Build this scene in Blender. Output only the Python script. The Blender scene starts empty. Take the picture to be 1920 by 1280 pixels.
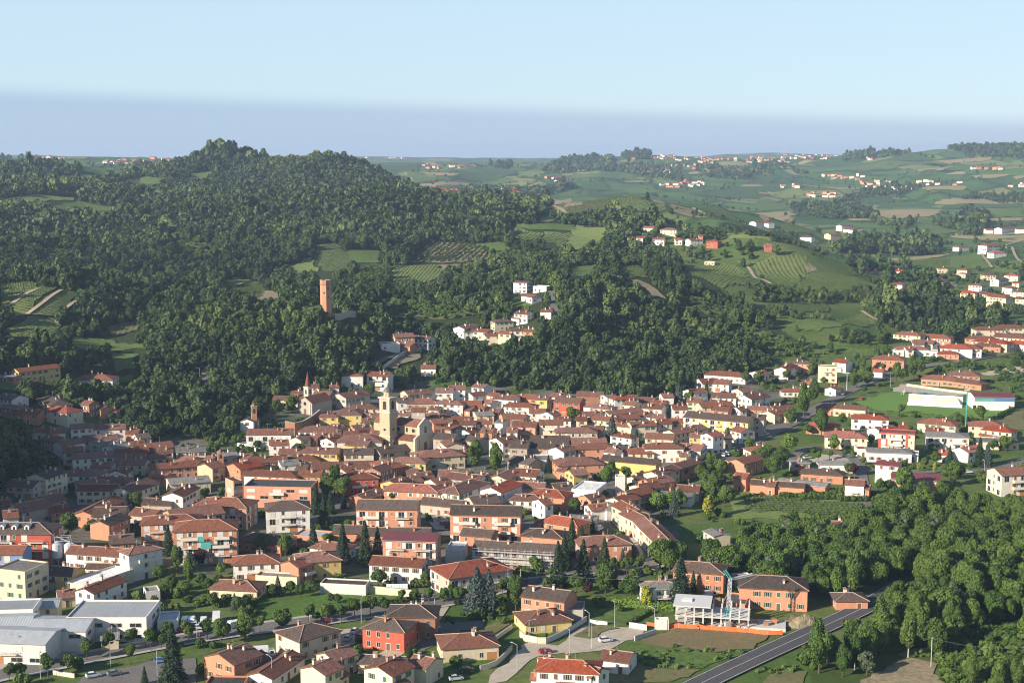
import bpy, bmesh, math, random
import numpy as np
from mathutils import Vector, Matrix
random.seed(7); RNG = np.random.default_rng(7)
SC = bpy.context.scene
COL = SC.collection
# ------------------------------------------------------------------ camera
CAMZ = 145.0; FPX = 2667.0; HORIZ = 288.0
PITCH = math.atan((640.0 - HORIZ) / FPX)
cam = bpy.data.cameras.new('camera'); cam_o = bpy.data.objects.new('camera', cam); COL.objects.link(cam_o)
cam.sensor_width = 36.0; cam.lens = 36.0 * FPX / 1920.0
cam.clip_start = 1.0; cam.clip_end = 60000.0
cam_o.location = (0, 0, CAMZ); cam_o.rotation_euler = (math.pi / 2 - PITCH, 0, 0)
SC.camera = cam_o
# ------------------------------------------------------------------ sun and sky
SUN_EL = math.radians(22.0); SUN_AZ = math.radians(34.0)      # azimuth: degrees behind the left side of the view
SUNV = Vector((-math.cos(SUN_EL) * math.cos(SUN_AZ), -math.cos(SUN_EL) * math.sin(SUN_AZ), math.sin(SUN_EL)))
sl = bpy.data.lights.new('sun', 'SUN'); so = bpy.data.objects.new('sun', sl); COL.objects.link(so)
sl.energy = 5.0; sl.angle = math.radians(0.5); sl.color = (1.0, 0.88, 0.73)
so.rotation_euler = SUNV.to_track_quat('Z', 'Y').to_euler(); so.location = (-300, -200, 400)
world = bpy.data.worlds.new('World'); SC.world = world; world.use_nodes = True
nt = world.node_tree; nt.nodes.clear()
def wn(t, **k):
    n = nt.nodes.new(t)
    for a, b in k.items(): setattr(n, a, b)
    return n
sky = wn('ShaderNodeTexSky'); sky.sky_type = 'NISHITA'; sky.sun_disc = False
sky.sun_elevation = SUN_EL; sky.sun_rotation = math.atan2(SUNV.x, SUNV.y)
sky.altitude = 300; sky.air_density = 1.0; sky.dust_density = 0.15; sky.ozone_density = 2.5
bgd = wn('ShaderNodeBackground'); bgd.inputs['Strength'].default_value = 0.073
outw = wn('ShaderNodeOutputWorld')
# a low layer of haze under the inversion, the same all round the horizon
tcw = wn('ShaderNodeTexCoord'); sepw = wn('ShaderNodeSeparateXYZ'); nt.links.new(tcw.outputs['Generated'], sepw.inputs[0])
tilt = wn('ShaderNodeMath', operation='MULTIPLY_ADD'); tilt.inputs[1].default_value = 0.03; nt.links.new(sepw.outputs['X'], tilt.inputs[0]); nt.links.new(sepw.outputs['Z'], tilt.inputs[2])
rampw = wn('ShaderNodeMapRange', interpolation_type='SMOOTHSTEP'); nt.links.new(tilt.outputs[0], rampw.inputs['Value'])
rampw.inputs['From Min'].default_value = 0.023; rampw.inputs['From Max'].default_value = 0.038
rampw.inputs['To Min'].default_value = 1.0; rampw.inputs['To Max'].default_value = 0.0
mixw = wn('ShaderNodeMix', data_type='RGBA', blend_type='MULTIPLY')
nt.links.new(rampw.outputs[0], mixw.inputs['Factor']); 
# hazy whitening of the lower sky, equal in every direction
lowf = wn('ShaderNodeMapRange', interpolation_type='SMOOTHSTEP'); nt.links.new(sepw.outputs['Z'], lowf.inputs['Value'])
for _k, _v in (('From Min', 0.10), ('From Max', 0.55), ('To Min', 0.78), ('To Max', 0.0)): lowf.inputs[_k].default_value = _v
loww = wn('ShaderNodeMix', data_type='RGBA'); nt.links.new(lowf.outputs[0], loww.inputs['Factor']); nt.links.new(sky.outputs[0], loww.inputs['A']); loww.inputs['B'].default_value = (4.45, 5.85, 6.95, 1)
nt.links.new(loww.outputs['Result'], mixw.inputs['A']); mixw.inputs['B'].default_value = (0.72, 0.75, 0.86, 1)
nt.links.new(mixw.outputs['Result'], bgd.inputs['Color']); nt.links.new(bgd.outputs[0], outw.inputs[0])
SC.view_settings.view_transform = 'Standard'; SC.view_settings.look = 'None'; SC.view_settings.gamma = 1.0
SC.view_settings.exposure = 0.95; SC.view_settings.use_curve_mapping = False
SC.render.engine = 'CYCLES'; SC.cycles.use_denoising = True; SC.cycles.filter_width = 1.1
SC.cycles.max_bounces = 5; SC.cycles.diffuse_bounces = 2; SC.cycles.glossy_bounces = 2; SC.cycles.transparent_max_bounces = 4; SC.cycles.volume_bounces = 0
SC.cycles.use_adaptive_sampling = True; SC.cycles.adaptive_threshold = 0.02
SC.cycles.caustics_reflective = False; SC.cycles.caustics_refractive = False

# ------------------------------------------------------------------ node helpers
def mat(name, rough=0.85, spec=0.25):
    m = bpy.data.materials.new(name); m.use_nodes = True
    t = m.node_tree; b = t.nodes['Principled BSDF']; b.inputs['Roughness'].default_value = rough
    b.inputs['Specular IOR Level'].default_value = spec
    return m, t, b
def node(t, typ, **k):
    n = t.nodes.new(typ)
    for a, b in k.items(): setattr(n, a, b)
    return n
def noise(t, scale, detail=3.0, rough=0.55, coord=None):
    n = node(t, 'ShaderNodeTexNoise'); n.inputs['Scale'].default_value = scale; n.inputs['Detail'].default_value = detail; n.inputs['Roughness'].default_value = rough
    if coord is not None: t.links.new(coord, n.inputs['Vector'])
    return n
def mixc(t, f, a, b, blend='MIX'):
    n = node(t, 'ShaderNodeMix', data_type='RGBA', blend_type=blend)
    for s, v in (('Factor', f), ('A', a), ('B', b)):
        if isinstance(v, (int, float)): n.inputs[s].default_value = v
        elif isinstance(v, tuple): n.inputs[s].default_value = (*v, 1) if len(v) == 3 else v
        else: t.links.new(v, n.inputs[s])
    return n.outputs['Result']
def ramp(t, f, stops):
    n = node(t, 'ShaderNodeValToRGB'); cr = n.color_ramp
    while len(cr.elements) < len(stops): cr.elements.new(0.5)
    for e, (p, c) in zip(cr.elements, stops): e.position = p; e.color = (*c, 1) if len(c) == 3 else c
    t.links.new(f, n.inputs[0]); return n.outputs['Color']
def mrange(t, v, a, b, c=0.0, d=1.0):
    n = node(t, 'ShaderNodeMapRange'); t.links.new(v, n.inputs['Value'])
    for i, x in zip(('From Min', 'From Max', 'To Min', 'To Max'), (a, b, c, d)): n.inputs[i].default_value = x
    return n.outputs[0]
def math_(t, op, a, b=0.0):
    n = node(t, 'ShaderNodeMath', operation=op)
    for i, v in enumerate((a, b)):
        if isinstance(v, (int, float)): n.inputs[i].default_value = v
        else: t.links.new(v, n.inputs[i])
    return n.outputs[0]
def bump(t, b, h, strength=0.4, dist=0.1):
    n = node(t, 'ShaderNodeBump'); n.inputs['Strength'].default_value = strength; n.inputs['Distance'].default_value = dist
    t.links.new(h, n.inputs['Height']); t.links.new(n.outputs[0], b.inputs['Normal'])
def worldpos(t): return node(t, 'ShaderNodeNewGeometry').outputs['Position']
def noisy_mat(name, c1, c2, scale=0.1, rough=0.9, spec=0.2, fine=None, c3=None):
    m, t, b = mat(name, rough, spec); p = worldpos(t)
    c = mixc(t, mrange(t, noise(t, scale, 5, 0.65, p).outputs[0], 0.35, 0.65), c1, c2)
    c = mixc(t, mrange(t, noise(t, scale * 6, 4, 0.7, p).outputs[0], 0.5, 0.72, 0, 0.55), c, tuple(x * 0.7 + (0.02 if i == 0 else 0.0) for i, x in enumerate(c1)))
    if fine: c = mixc(t, mrange(t, noise(t, fine, 3, 0.6, p).outputs[0], 0.4, 0.7), c, c3 or tuple(x * 0.6 for x in c1))
    t.links.new(c, b.inputs['Base Color']); return m

# ------------------------------------------------------------------ mesh helpers
class MB:
    def __init__(s): s.v = []; s.f = []; s.m = []; s.uv = []
    def face(s, pts, mi=0, uv=None):
        i = len(s.v); s.v += [tuple(p) for p in pts]; s.f.append(tuple(range(i, i + len(pts)))); s.m.append(mi); s.uv.append(uv or [(p[0], p[1]) for p in pts])
    def box(s, x0, x1, y0, y1, z0, z1, mi=0, M=None, bottom=False):
        c = [Vector((x, y, z)) for z in (z0, z1) for y in (y0, y1) for x in (x0, x1)]
        if M is not None: c = [M @ p for p in c]
        q = [(0, 1, 5, 4), (1, 3, 7, 5), (3, 2, 6, 7), (2, 0, 4, 6), (4, 5, 7, 6)] + ([(0, 2, 3, 1)] if bottom else [])
        i = len(s.v); s.v += [tuple(p) for p in c]
        for f in q:
            s.f.append(tuple(i + k for k in f)); s.m.append(mi); s.uv.append([(0, 0)] * 4)
    def bar(s, a, b, r, mi=0, n=6, r2=None):
        a = Vector(a); b = Vector(b); d = (b - a); q = d.to_track_quat('Z', 'Y'); i = len(s.v)
        for c, rr in ((a, r), (b, r if r2 is None else r2)):
            for k in range(n):
                t = 2 * math.pi * k / n; s.v.append(tuple(c + q @ Vector((rr * math.cos(t), rr * math.sin(t), 0))))
        for k in range(n):
            s.f.append((i + k, i + (k + 1) % n, i + n + (k + 1) % n, i + n + k)); s.m.append(mi); s.uv.append([(0, 0)] * 4)
        s.f.append(tuple(i + n + k for k in range(n))); s.m.append(mi); s.uv.append([(0, 0)] * n)
        s.f.append(tuple(i + n - 1 - k for k in range(n))); s.m.append(mi); s.uv.append([(0, 0)] * n)
    def mesh(s, name, mats, uv=False, smooth=False):
        me = bpy.data.meshes.new(name); me.from_pydata(s.v, [], s.f)
        for m in (mats if isinstance(mats, (list, tuple)) else [mats]): me.materials.append(m)
        if any(s.m): me.polygons.foreach_set('material_index', s.m)
        if uv:
            l = me.uv_layers.new(name='UVMap'); flat = [c for u in s.uv for p in u for c in p]; l.data.foreach_set('uv', flat)
        if smooth: me.polygons.foreach_set('use_smooth', [True] * len(s.f))
        me.update(); return me
    def obj(s, name, mats, parent=None, **k): return link(name, s.mesh(name, mats, **k), parent)
def link(name, data, parent=None, loc=None, rz=0.0):
    o = bpy.data.objects.new(name, data); COL.objects.link(o)
    if parent is not None: o.parent = parent
    if loc is not None: o.location = loc
    if rz: o.rotation_euler = (0, 0, rz)
    return o
def tag(o, label=None, cat=None, group=None, kind=None):
    for k, v in (('label', label), ('category', cat), ('group', group), ('kind', kind)):
        if v: o[k] = v
    return o
def empty(name, loc, rz=0.0): 
    o = link(name, None, None, loc, rz); o.empty_display_size = 0.5; return o
def copy_tree(o, parent=None):
    c = o.copy(); COL.objects.link(c); c.parent = parent
    for ch in o.children: copy_tree(ch, c)
    return c

# ------------------------------------------------------------------ view geometry: photo pixel <-> ground
def ray(px, py):
    x = (px - 960.0) / FPX; y = (640.0 - py) / FPX
    return np.array([x, math.cos(PITCH) + y * math.sin(PITCH), -math.sin(PITCH) + y * math.cos(PITCH)])
def project(P):
    P = np.atleast_2d(np.asarray(P, float)); X = P[:, 0]; Y = P[:, 1]; Z = P[:, 2] - CAMZ
    f = Y * math.cos(PITCH) - Z * math.sin(PITCH); u = Y * math.sin(PITCH) + Z * math.cos(PITCH)
    f = np.maximum(f, 1e-3); return np.stack([960 + FPX * X / f, 640 - FPX * u / f], 1)
# ------------------------------------------------------------------ terrain: surveyed spot heights (column in the photo, distance, row in the photo or z in metres)
SPOT = []
def sp(px, D, py=None, z=None):
    if z is None:
        d = ray(px, py); h = math.hypot(d[0], d[1]); th = math.atan2(d[0], d[1]); z = CAMZ + D * d[2] / h
    else:
        row = HORIZ + FPX * (CAMZ - z) / D; d = ray(px, min(row, 1600)); th = math.atan2(d[0], d[1])
    SPOT.append((th, math.log(D), z))
for px in (-2500, -1500, -700, 0, 500, 960, 1400, 1920, 2700, 3600):
    for D in (40, 150, 260): sp(px, D, z=0)
for px in (-300, 100, 500, 960, 1400, 1800, 2200):
    for D in (390, 470): sp(px, D, z=0)
for a in [(2600,500,0),(3400,700,10),(2500,1000,15),(3400,1500,40),(2600,2000,40),(200,560,0),(600,560,0),(1000,560,0),(1400,560,0),(1800,560,0),(2300,600,0),
          (150,620,0),(400,640,0),(700,640,0),(1000,660,0),(1300,660,0),(1600,660,0),(1900,660,1),(300,700,2),(550,720,3),(700,760,3),(900,740,1),(1200,740,0),(1500,740,0),(1800,760,0),(2200,800,3),
          (-60,600,8),(-160,640,42),(-350,620,62),(-600,600,66),(-1000,600,50),(-200,540,14),(-350,500,14),(-700,450,8),(-1200,400,4),(-2200,700,20),(-1400,1000,40),(-700,900,40),(-350,800,34),(-200,745,36),(0,655,9),(50,675,4),(-60,720,18),
          (-300,1000,22),(-100,950,26),(-400,1400,58),(-1200,1600,50),(-400,2200,120),(-1200,2600,110),(-2500,1600,40),
          # left flank
          (0,1200,36),(250,950,24),(250,1100,38),(200,1020,36),(250,1300,36),(250,850,11),(350,800,9),(350,880,26),(480,830,13),(490,900,29),(250,780,7),(100,1250,33),
          (400,3200,80),(0,3200,72),(700,2100,78),(600,3000,40),(780,2900,28),
          # tower hill
          (610,950,41),(610,885,26),(610,825,9),(610,1050,37),(560,930,36),(660,930,34),(680,870,14),(600,790,5),(520,790,6),
          (720,855,7),(840,1000,30),(940,905,12),(940,862,4),(1000,1800,57),(820,850,4),(820,900,14),
          # ridge with the dark flank
          (1040,1040,43),(1065,980,37),(1085,920,19),(1095,872,4),(1150,1000,23),(1210,950,10),(1200,885,2),(1300,900,2),(1300,990,11),(1250,1050,25),(1130,1150,48),(1130,1080,44),(1340,950,4),(1420,900,1),(1500,960,2),
          (1180,1550,72),(1130,1560,66),(1500,1700,16),(1700,1000,2),(1920,1000,2),(2250,1000,4),(1800,1400,5),(1800,1600,8),(1930,1600,10),(1650,1150,6),(1900,1200,3),(2200,1500,14),(1600,2000,7),(1600,2300,7),(1720,2500,10),(1452,2450,10),(1920,2300,14),(2300,2500,30),(1400,1750,22),(1300,1750,40),
          (1100,2500,40),(900,2600,28),(1300,2600,22),(1600,3000,12),(1900,3000,16),(2400,4000,60),
          (850,7500,70),(1200,7500,70),(1500,8000,70),(500,6000,80),(200,6500,70),(-300,5000,100),(2300,6000,180),(1900,7500,110),(2500,9000,90),
          (-500,12000,60),(0,12000,60),(500,12000,60),(960,12500,60),(1400,13500,60),(1900,13000,60),(2500,13000,60),(-500,17000,60),(500,17000,60),(1400,17000,60),(2500,17000,60)]:
    sp(a[0], a[1], z=a[2])
for a in [(0,760,775),(0,820,700),(0,900,632),(0,1000,574),(0,1080,544),(75,1000,572),(0,1500,470),(0,1900,388),(0,2200,352),(0,2560,322),(150,760,770),(150,850,690),(150,950,640),(150,1080,542),
          (200,1500,470),(200,1900,400),(180,2400,358),(180,2800,326),(265,2700,341),(100,2900,322),(0,4600,300),(150,4200,305),(60,9500,292),(330,5200,303),(550,8200,294),
          (350,950,612),(350,1200,540),(350,1500,455),(350,1900,384),(350,2300,338),(440,2600,297),(395,2600,302),(475,2600,306),(345,2600,320),(525,2600,336),(500,2600,326),(565,2600,318),(610,2600,305),(650,2600,314),(700,2520,334),(740,2400,358),(790,2300,374),
          (520,960,604),(520,1200,532),(520,1500,460),(520,1900,386),(520,2200,352),
          (610,1200,522),(610,1500,452),(610,1900,380),(700,1900,376),(780,2000,392),(900,2000,394),(720,920,652),(770,980,622),(940,950,642),(985,1050,556),(985,1000,590),
          (840,1150,542),(840,1250,507),(840,1400,462),(840,1600,432),(840,1800,404),(1000,1300,492),(1000,1500,442),(1000,1600,424),(1130,1450,455),(1230,1520,452),(1300,1500,462),
          (1000,2100,390),(1100,2100,366),(1180,2100,354),(1250,2150,372),(1330,2200,392),(1400,2250,406),(1100,1850,406),(1250,1900,404),(1380,1900,428),
          (1200,1100,536),(1300,1080,580),(1400,1050,624),(1500,1020,652),(1520,1480,476),(1500,1250,548),(1370,1350,530),(1430,1420,512),(1650,1300,552),(1630,1500,520),(1500,1100,602),(1600,1100,612),(1300,1250,520),
          (1450,1900,452),(1920,1900,470),(1600,3600,386),(1920,3600,380),(1600,4200,348),(1600,5000,318),(1930,5500,278),(1750,5500,286),(1600,5800,294),(1450,6200,303),(1320,6200,305),(1920,4400,325),
          (1200,6000,289),(1260,6000,296),(1100,6000,304),(1000,6500,305),(850,3500,368),(850,4500,326),(850,5500,308),(1000,3500,366),(1000,4500,330),(1200,4500,332),(1350,4500,342),(1200,3500,370),(1350,3500,384),(1450,4500,345),
          (700,9000,295),(850,9500,300),(1000,9000,297),(1400,10500,288),(1250,10500,298),(300,9000,298),(1600,11000,296)]:
    sp(a[0], a[1], py=a[2])
SPA = np.array(SPOT); _C = 0.03
def _phi(A, B): return np.sqrt(((A[:, None, :] - B[None, :, :]) ** 2).sum(-1) + _C * _C)
_K = _phi(SPA[:, :2], SPA[:, :2]) ; _n = len(SPA)
_A = np.zeros((_n + 3, _n + 3)); _A[:_n, :_n] = _K - 0.001 * np.eye(_n); _P = np.column_stack([np.ones(_n), SPA[:, :2]]); _A[:_n, _n:] = _P; _A[_n:, :_n] = _P.T
_W = np.linalg.solve(_A, np.concatenate([SPA[:, 2], np.zeros(3)]))
def _hash(ix, iy): 
    h = np.sin(ix * 127.1 + iy * 311.7) * 43758.5453; return h - np.floor(h)
def vnoise(x, y):
    ix = np.floor(x); iy = np.floor(y); fx = x - ix; fy = y - iy; fx = fx * fx * (3 - 2 * fx); fy = fy * fy * (3 - 2 * fy)
    a = _hash(ix, iy); b = _hash(ix + 1, iy); c = _hash(ix, iy + 1); d = _hash(ix + 1, iy + 1)
    return (a + (b - a) * fx) * (1 - fy) + (c + (d - c) * fx) * fy
TH = np.concatenate([np.radians(np.linspace(-62, -22.4, 56)), np.radians(np.linspace(-22.0, 22.0, 400)), np.radians(np.linspace(22.4, 62, 44))])
LD = np.linspace(math.log(35.0), math.log(17000.0), 680)
ZG = np.zeros((len(TH), len(LD)))
for i, th in enumerate(TH):
    q = np.column_stack([np.full(len(LD), th), LD]); ZG[i] = _phi(q, SPA[:, :2]) @ _W[:_n] + _W[_n] + _W[_n + 1] * th + _W[_n + 2] * LD
DG = np.exp(LD)[None, :]; XG = np.sin(TH)[:, None] * DG; YG = np.cos(TH)[:, None] * DG
_amp = np.clip((ZG - 6) / 40, 0, 1)
ZG = ZG + _amp * np.clip((DG - 900) / 500, 0.12, 1) * np.clip(3500 / DG, 0.3, 1) * (np.abs(vnoise(XG / 210 + 5.3, YG / 260 + YG * 0 + 2.1) - .5) * -46 + 11 + (vnoise(XG / 90, YG / 110 + 9) - .5) * 14)
ZG = np.maximum(ZG, -0.5 + 0.0 * ZG)
def ground(x, y):
    x = np.asarray(x, float); y = np.asarray(y, float)
    th = np.arctan2(x, y); ld = np.log(np.maximum(np.hypot(x, y), 36.0))
    i = np.clip(np.searchsorted(TH, th) - 1, 0, len(TH) - 2); j = np.clip(np.searchsorted(LD, ld) - 1, 0, len(LD) - 2)
    a = np.clip((th - TH[i]) / (TH[i + 1] - TH[i]), 0, 1)
    e0 = np.exp(LD[j]); e1 = np.exp(LD[j + 1]); b = np.clip((np.exp(ld) - e0) / (e1 - e0), 0, 1)
    return (ZG[i, j] * (1 - a) + ZG[i + 1, j] * a) * (1 - b) + (ZG[i, j + 1] * (1 - a) + ZG[i + 1, j + 1] * a) * b
_DS = np.exp(np.linspace(math.log(200.0), math.log(16500.0), 2600))
def hit(px, py, h=0.0, dmin=200.0, plane=None):
    """where the line of sight through a photo pixel meets the ground raised by h (or the level z = plane)"""
    d = ray(px, py); hz = math.hypot(d[0], d[1])
    if plane is not None:
        s = (plane - CAMZ) / d[2]; return np.array([d[0] * s, d[1] * s])
    s = _DS / hz; zr = CAMZ + d[2] * s; g = ground(d[0] * s, d[1] * s) + h
    k = np.nonzero((zr < g) & (_DS >= dmin))[0]
    if len(k) == 0: k = len(_DS) - 1; return np.array([d[0] * s[k], d[1] * s[k]])
    k = k[0]
    if k == 0: return np.array([d[0] * s[0], d[1] * s[0]])
    a0 = zr[k - 1] - g[k - 1]; a1 = zr[k] - g[k]; f = a0 / (a0 - a1 + 1e-9); ss = s[k - 1] + (s[k] - s[k - 1]) * f
    return np.array([d[0] * ss, d[1] * ss])
def P3(px, py, off=0.0):
    a = hit(px, py); return Vector((a[0], a[1], float(ground(a[0], a[1])) + off))
def inpoly(X, Y, poly):
    X = np.asarray(X); Y = np.asarray(Y); r = np.zeros(X.shape, bool); n = len(poly)
    for k in range(n):
        x0, y0 = poly[k]; x1, y1 = poly[(k + 1) % n]
        c = ((y0 > Y) != (y1 > Y)); xi = (x1 - x0) * (Y - y0) / ((y1 - y0) if y1 != y0 else 1e-9) + x0
        r ^= c & (X < xi)
    return r
# which terrain vertices can be seen (used to give polygons traced in the photo their own ground)
_PR = project(np.stack([XG.ravel(), YG.ravel(), ZG.ravel()], 1)); PXG = _PR[:, 0].reshape(ZG.shape); PYG = _PR[:, 1].reshape(ZG.shape)
_runmin = np.minimum.accumulate(np.where(DG > 150, PYG, 9999), axis=1)
VIS = PYG <= _runmin + 10
# ------------------------------------------------------------------ land cover traced from the photo
def zz(ox, oy, s, pts): return [(ox + x / s, oy + y / s) for x, y in pts]
F1 = lambda *p: zz(0, 240, 3, p)
F2 = lambda *p: zz(640, 240, 3, p)
F3 = lambda *p: zz(1280, 240, 3, p)
HILLWOOD = [(-900,250),(0,300),(380,270),(500,268),(640,280),(800,365),(960,372),(1130,340),(1200,345),(1240,400),(1250,440),(1180,460),(1290,500),(1360,545),(1420,590),(1500,640),(1480,668),(1400,690),(1300,722),(1200,738),(1080,728),(960,716),(880,712),(800,700),(740,722),(640,738),(560,700),(520,745),(450,800),(400,815),(330,800),(300,818),(240,790),(200,750),(0,760),(-900,800)]
BANKWOOD = [(-900,760),(-40,770),(40,790),(110,815),(130,850),(100,880),(60,905),(0,930),(-900,1000)]
EASTWOOD = [(1330,1015),(1400,985),(1500,968),(1620,950),(1690,915),(1760,912),(1850,925),(1925,930),(2300,930),(2300,1400),(1780,1330),(1760,1225),(1790,1205),(1700,1235),(1640,1300),(1560,1300),(1520,1250),(1515,1200),(1600,1165),(1645,1130),(1620,1112),(1540,1108),(1500,1085),(1420,1078),(1345,1060)]
WOODS = [  # (polygon of the canopy, nearest ground, farthest ground, spacing, tree size)
 (HILLWOOD, 690, 2700, 5.3, 0.80), ([(385,266),(478,266),(484,296),(378,298)], 2350, 2750, 8, 1.15), (BANKWOOD, 560, 860, 6.5, 0.95),
 (F3((780,615),(1430,610),(1430,690),(880,705)), 1500, 2600, 10, 1.15), (F3((500,400),(800,415),(1060,450),(1070,490),(800,500),(620,450)), 1800, 3600, 12, 1.2),
 (F3((1580,470),(1720,470),(1700,590),(1440,580),(1440,520)), 1700, 3500, 10, 1.2), (F3((1060,500),(1320,520),(1290,560),(1080,530)), 1700, 3200, 11, 1.0),
 (F3((1000,960),(1300,930),(1500,950),(1720,1000),(1860,1020),(1760,1100),(1500,1180),(1250,1130),(1000,1050)), 1050, 1600, 8, 0.9),
 (F3((900,720),(1290,760),(1270,830),(1450,790),(1500,830),(1160,860),(1000,830)), 1350, 1800, 9, 0.9), (F3((500,960),(1000,900),(1180,920),(1100,970),(900,960),(760,990)), 1000, 1500, 9, 0.6),
 (F3((740,1120),(1010,1080),(1240,1180),(1200,1220),(880,1210)), 930, 1250, 9, 0.9),
 (F3((330,690),(800,690),(900,730),(560,715),(370,760)), 1300, 2300, 10, 0.9), (F3((1180,880),(1700,960),(1500,1000),(1200,960)), 1100, 1600, 9, 0.85),
 (F3((0,570),(520,590),(500,690),(300,700),(0,760)), 1300, 1800, 13, 0.8),
 (F3((900,160),(1060,118),(1300,140),(900,185)), 4000, 7000, 24, 1.5), (F3((1440,95),(1920,90),(1920,160),(1600,150),(1560,125)), 4000, 7500, 24, 1.4), (F3((1200,150),(1400,145),(1420,180),(1200,175)), 4000, 7000, 26, 1.3),
 (F3((600,225),(900,210),(1000,245),(640,250)), 3500, 7000, 22, 1.3), (F3((60,210),(300,215),(520,190),(640,215),(300,285),(80,270)), 3500, 7000, 26, 1.3),
 (F3((1650,360),(1920,370),(1920,420),(1500,400)), 2000, 4800, 18, 1.1), (F3((960,360),(1200,310),(1340,330),(1200,400),(800,410)), 2200, 5000, 20, 1.1),
 (F2((1140,215),(1330,160),(1540,170),(1540,235),(1140,250)), 4000, 7500, 22, 1.5), (F2((1570,140),(1640,118),(1740,125),(1740,165),(1600,165)), 4500, 7500, 16, 1.6),
 (F2((830,200),(960,190),(960,220),(850,225)), 4000, 7500, 20, 1.4), (F2((420,310),(640,330),(1000,330),(1000,345),(480,345)), 2600, 4200, 16, 1.0),
 (F2((1000,340),(1300,310),(1320,330),(1100,380),(780,385),(420,390)), 2200, 4000, 13, 1.1), (F2((1540,185),(1920,200),(1920,300),(1600,290)), 3000, 6500, 30, 1.2),
 (F1((0,170),(270,180),(460,230),(280,300),(0,260)), 3000, 6500, 22, 1.3), (F1((460,200),(1000,200),(1000,250),(720,250)), 3000, 7500, 26, 1.3),
]
TAN = [F3((1140,735),(1490,710),(1480,725),(1190,750)), F3((1350,332),(1610,326),(1600,350),(1370,355)), F3((1450,405),(1700,400),(1780,430),(1440,432)), F3((1630,272),(1840,258),(1840,270),(1740,286)),
 F3((1440,187),(1740,168),(1730,182),(1460,198)), F3((410,366),(470,355),(540,368),(480,376)), F3((420,480),(610,470),(625,490),(430,496)), F3((440,502),(630,500),(600,530),(460,522)), F3((1080,465),(1300,455),(1460,462),(1440,490),(1180,515),(1070,490)),
 F3((1720,511),(1920,504),(1920,522),(1730,526)), F3((1850,277),(1920,268),(1920,288),(1860,288)), F3((1300,236),(1520,215),(1500,232),(1330,246)), F3((930,510),(1050,514),(1030,526),(940,522)), F3((1500,500),(1590,495),(1580,515),(1520,515)),
 F3((320,325),(440,318),(430,330),(330,332)), F3((20,252),(100,248),(90,262),(30,264)), F3((610,374),(690,368),(680,384),(620,386)), F2((450,250),(660,258),(650,268),(460,262)), F2((460,195),(540,190),(540,210),(470,212)), F2((420,325),(700,312),(740,322),(520,336)), F2((1300,250),(1460,244),(1450,254),(1310,258)), F3((1480,255),(1590,248),(1560,262),(1490,264)), F1((70,640),(80,640),(80,645))][:-1]
GREEN = [  # (polygon, tone)  tone 0 meadow, 1 light, 2 dark crop
 (F3((1290,742),(1680,706),(1740,790),(1300,790)), 0), (F3((1835,665),(1920,640),(1920,765)), 2), (F3((1250,580),(1320,540),(1590,580),(1440,602)), 0), (F3((1080,432),(1440,430),(1920,425),(1920,448),(1470,458),(1110,455)), 2), (F3((560,550),(750,546),(720,590),(562,592)), 0),
 (F3((1730,462),(1920,446),(1920,500),(1720,505)), 0), (F3((60,380),(430,310),(620,345),(400,402)), 2), (F3((240,602),(500,615),(490,640),(250,628)), 1), (F3((640,230),(900,215),(1100,200),(1400,190),(1200,230),(800,250)), 0), (F3((1000,400),(1190,380),(1180,420),(1000,425)), 2), (F3((400,410),(480,400),(620,450),(430,470)), 0), (F3((1840,190),(1920,180),(1920,215),(1850,215)), 1), (F3((570,225),(1300,150),(1420,180),(900,215)), 2),
 (F3((450,370),(620,340),(700,365),(560,400)), 1), (F3((1120,455),(1470,440),(1460,458),(1100,460)), 1), (F3((730,1205),(1180,1235),(1100,1280),(980,1290),(820,1260)), 0), (F3((560,1085),(860,1085),(900,1110),(700,1150),(560,1110)), 0), (F3((870,705),(1160,712),(1120,730),(900,725)), 1),
 (F2((350,250),(450,255),(640,300),(400,310)), 0), (F2((700,230),(860,225),(1000,250),(860,300),(660,290)), 2), (F2((1300,255),(1540,245),(1700,290),(1300,290)), 0), (F2((1000,250),(1140,250),(1130,275),(1000,280)), 1), (F2((150,190),(460,185),(430,245),(250,240)), 2), (F2((640,300),(900,285),(1000,300),(900,320),(700,312)), 0),
 (F1((270,445),(440,412),(700,462),(420,472)), 0), (F1((0,395),(200,378),(420,390),(430,405),(60,420)), 1), (F1((290,292),(600,230),(720,250),(500,290)), 0), (F1((650,312),(800,276),(910,286),(900,320)), 0), (F1((1060,262),(1180,250),(1190,290),(1070,290)), 0),
 (F1((1255,862),(1340,836),(1410,860),(1310,900)), 1), (F2((1310,545),(1490,560),(1480,620),(1340,690),(1255,690),(1305,590)), 1), (F2((970,542),(1300,546),(1300,580),(980,570)), 0), (F2((700,660),(900,640),(960,700),(860,700)), 0), (F2((1150,500),(1200,500),(1190,530),(1100,530)), 1), (F2((20,690),(230,690),(200,760),(40,760)), 0), (F2((1290,790),(1430,770),(1400,850),(1290,870)), 0), (F2((960,960),(1100,960),(1060,1010),(940,1000)), 0),
 (zz(0,640,4,[(830,90),(1020,100),(1000,220),(840,220)]), 0), (zz(0,640,4,[(850,265),(990,260),(1010,300),(860,320)]), 0), (zz(0,640,4,[(0,300),(60,290),(130,310),(90,370),(0,365)]), 0), (F1((400,1190),(560,1180),(700,1210),(900,1240),(700,1250),(420,1240)), 0), (F1((1640,780),(1750,730),(1800,810),(1660,820)), 1),
]
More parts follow.
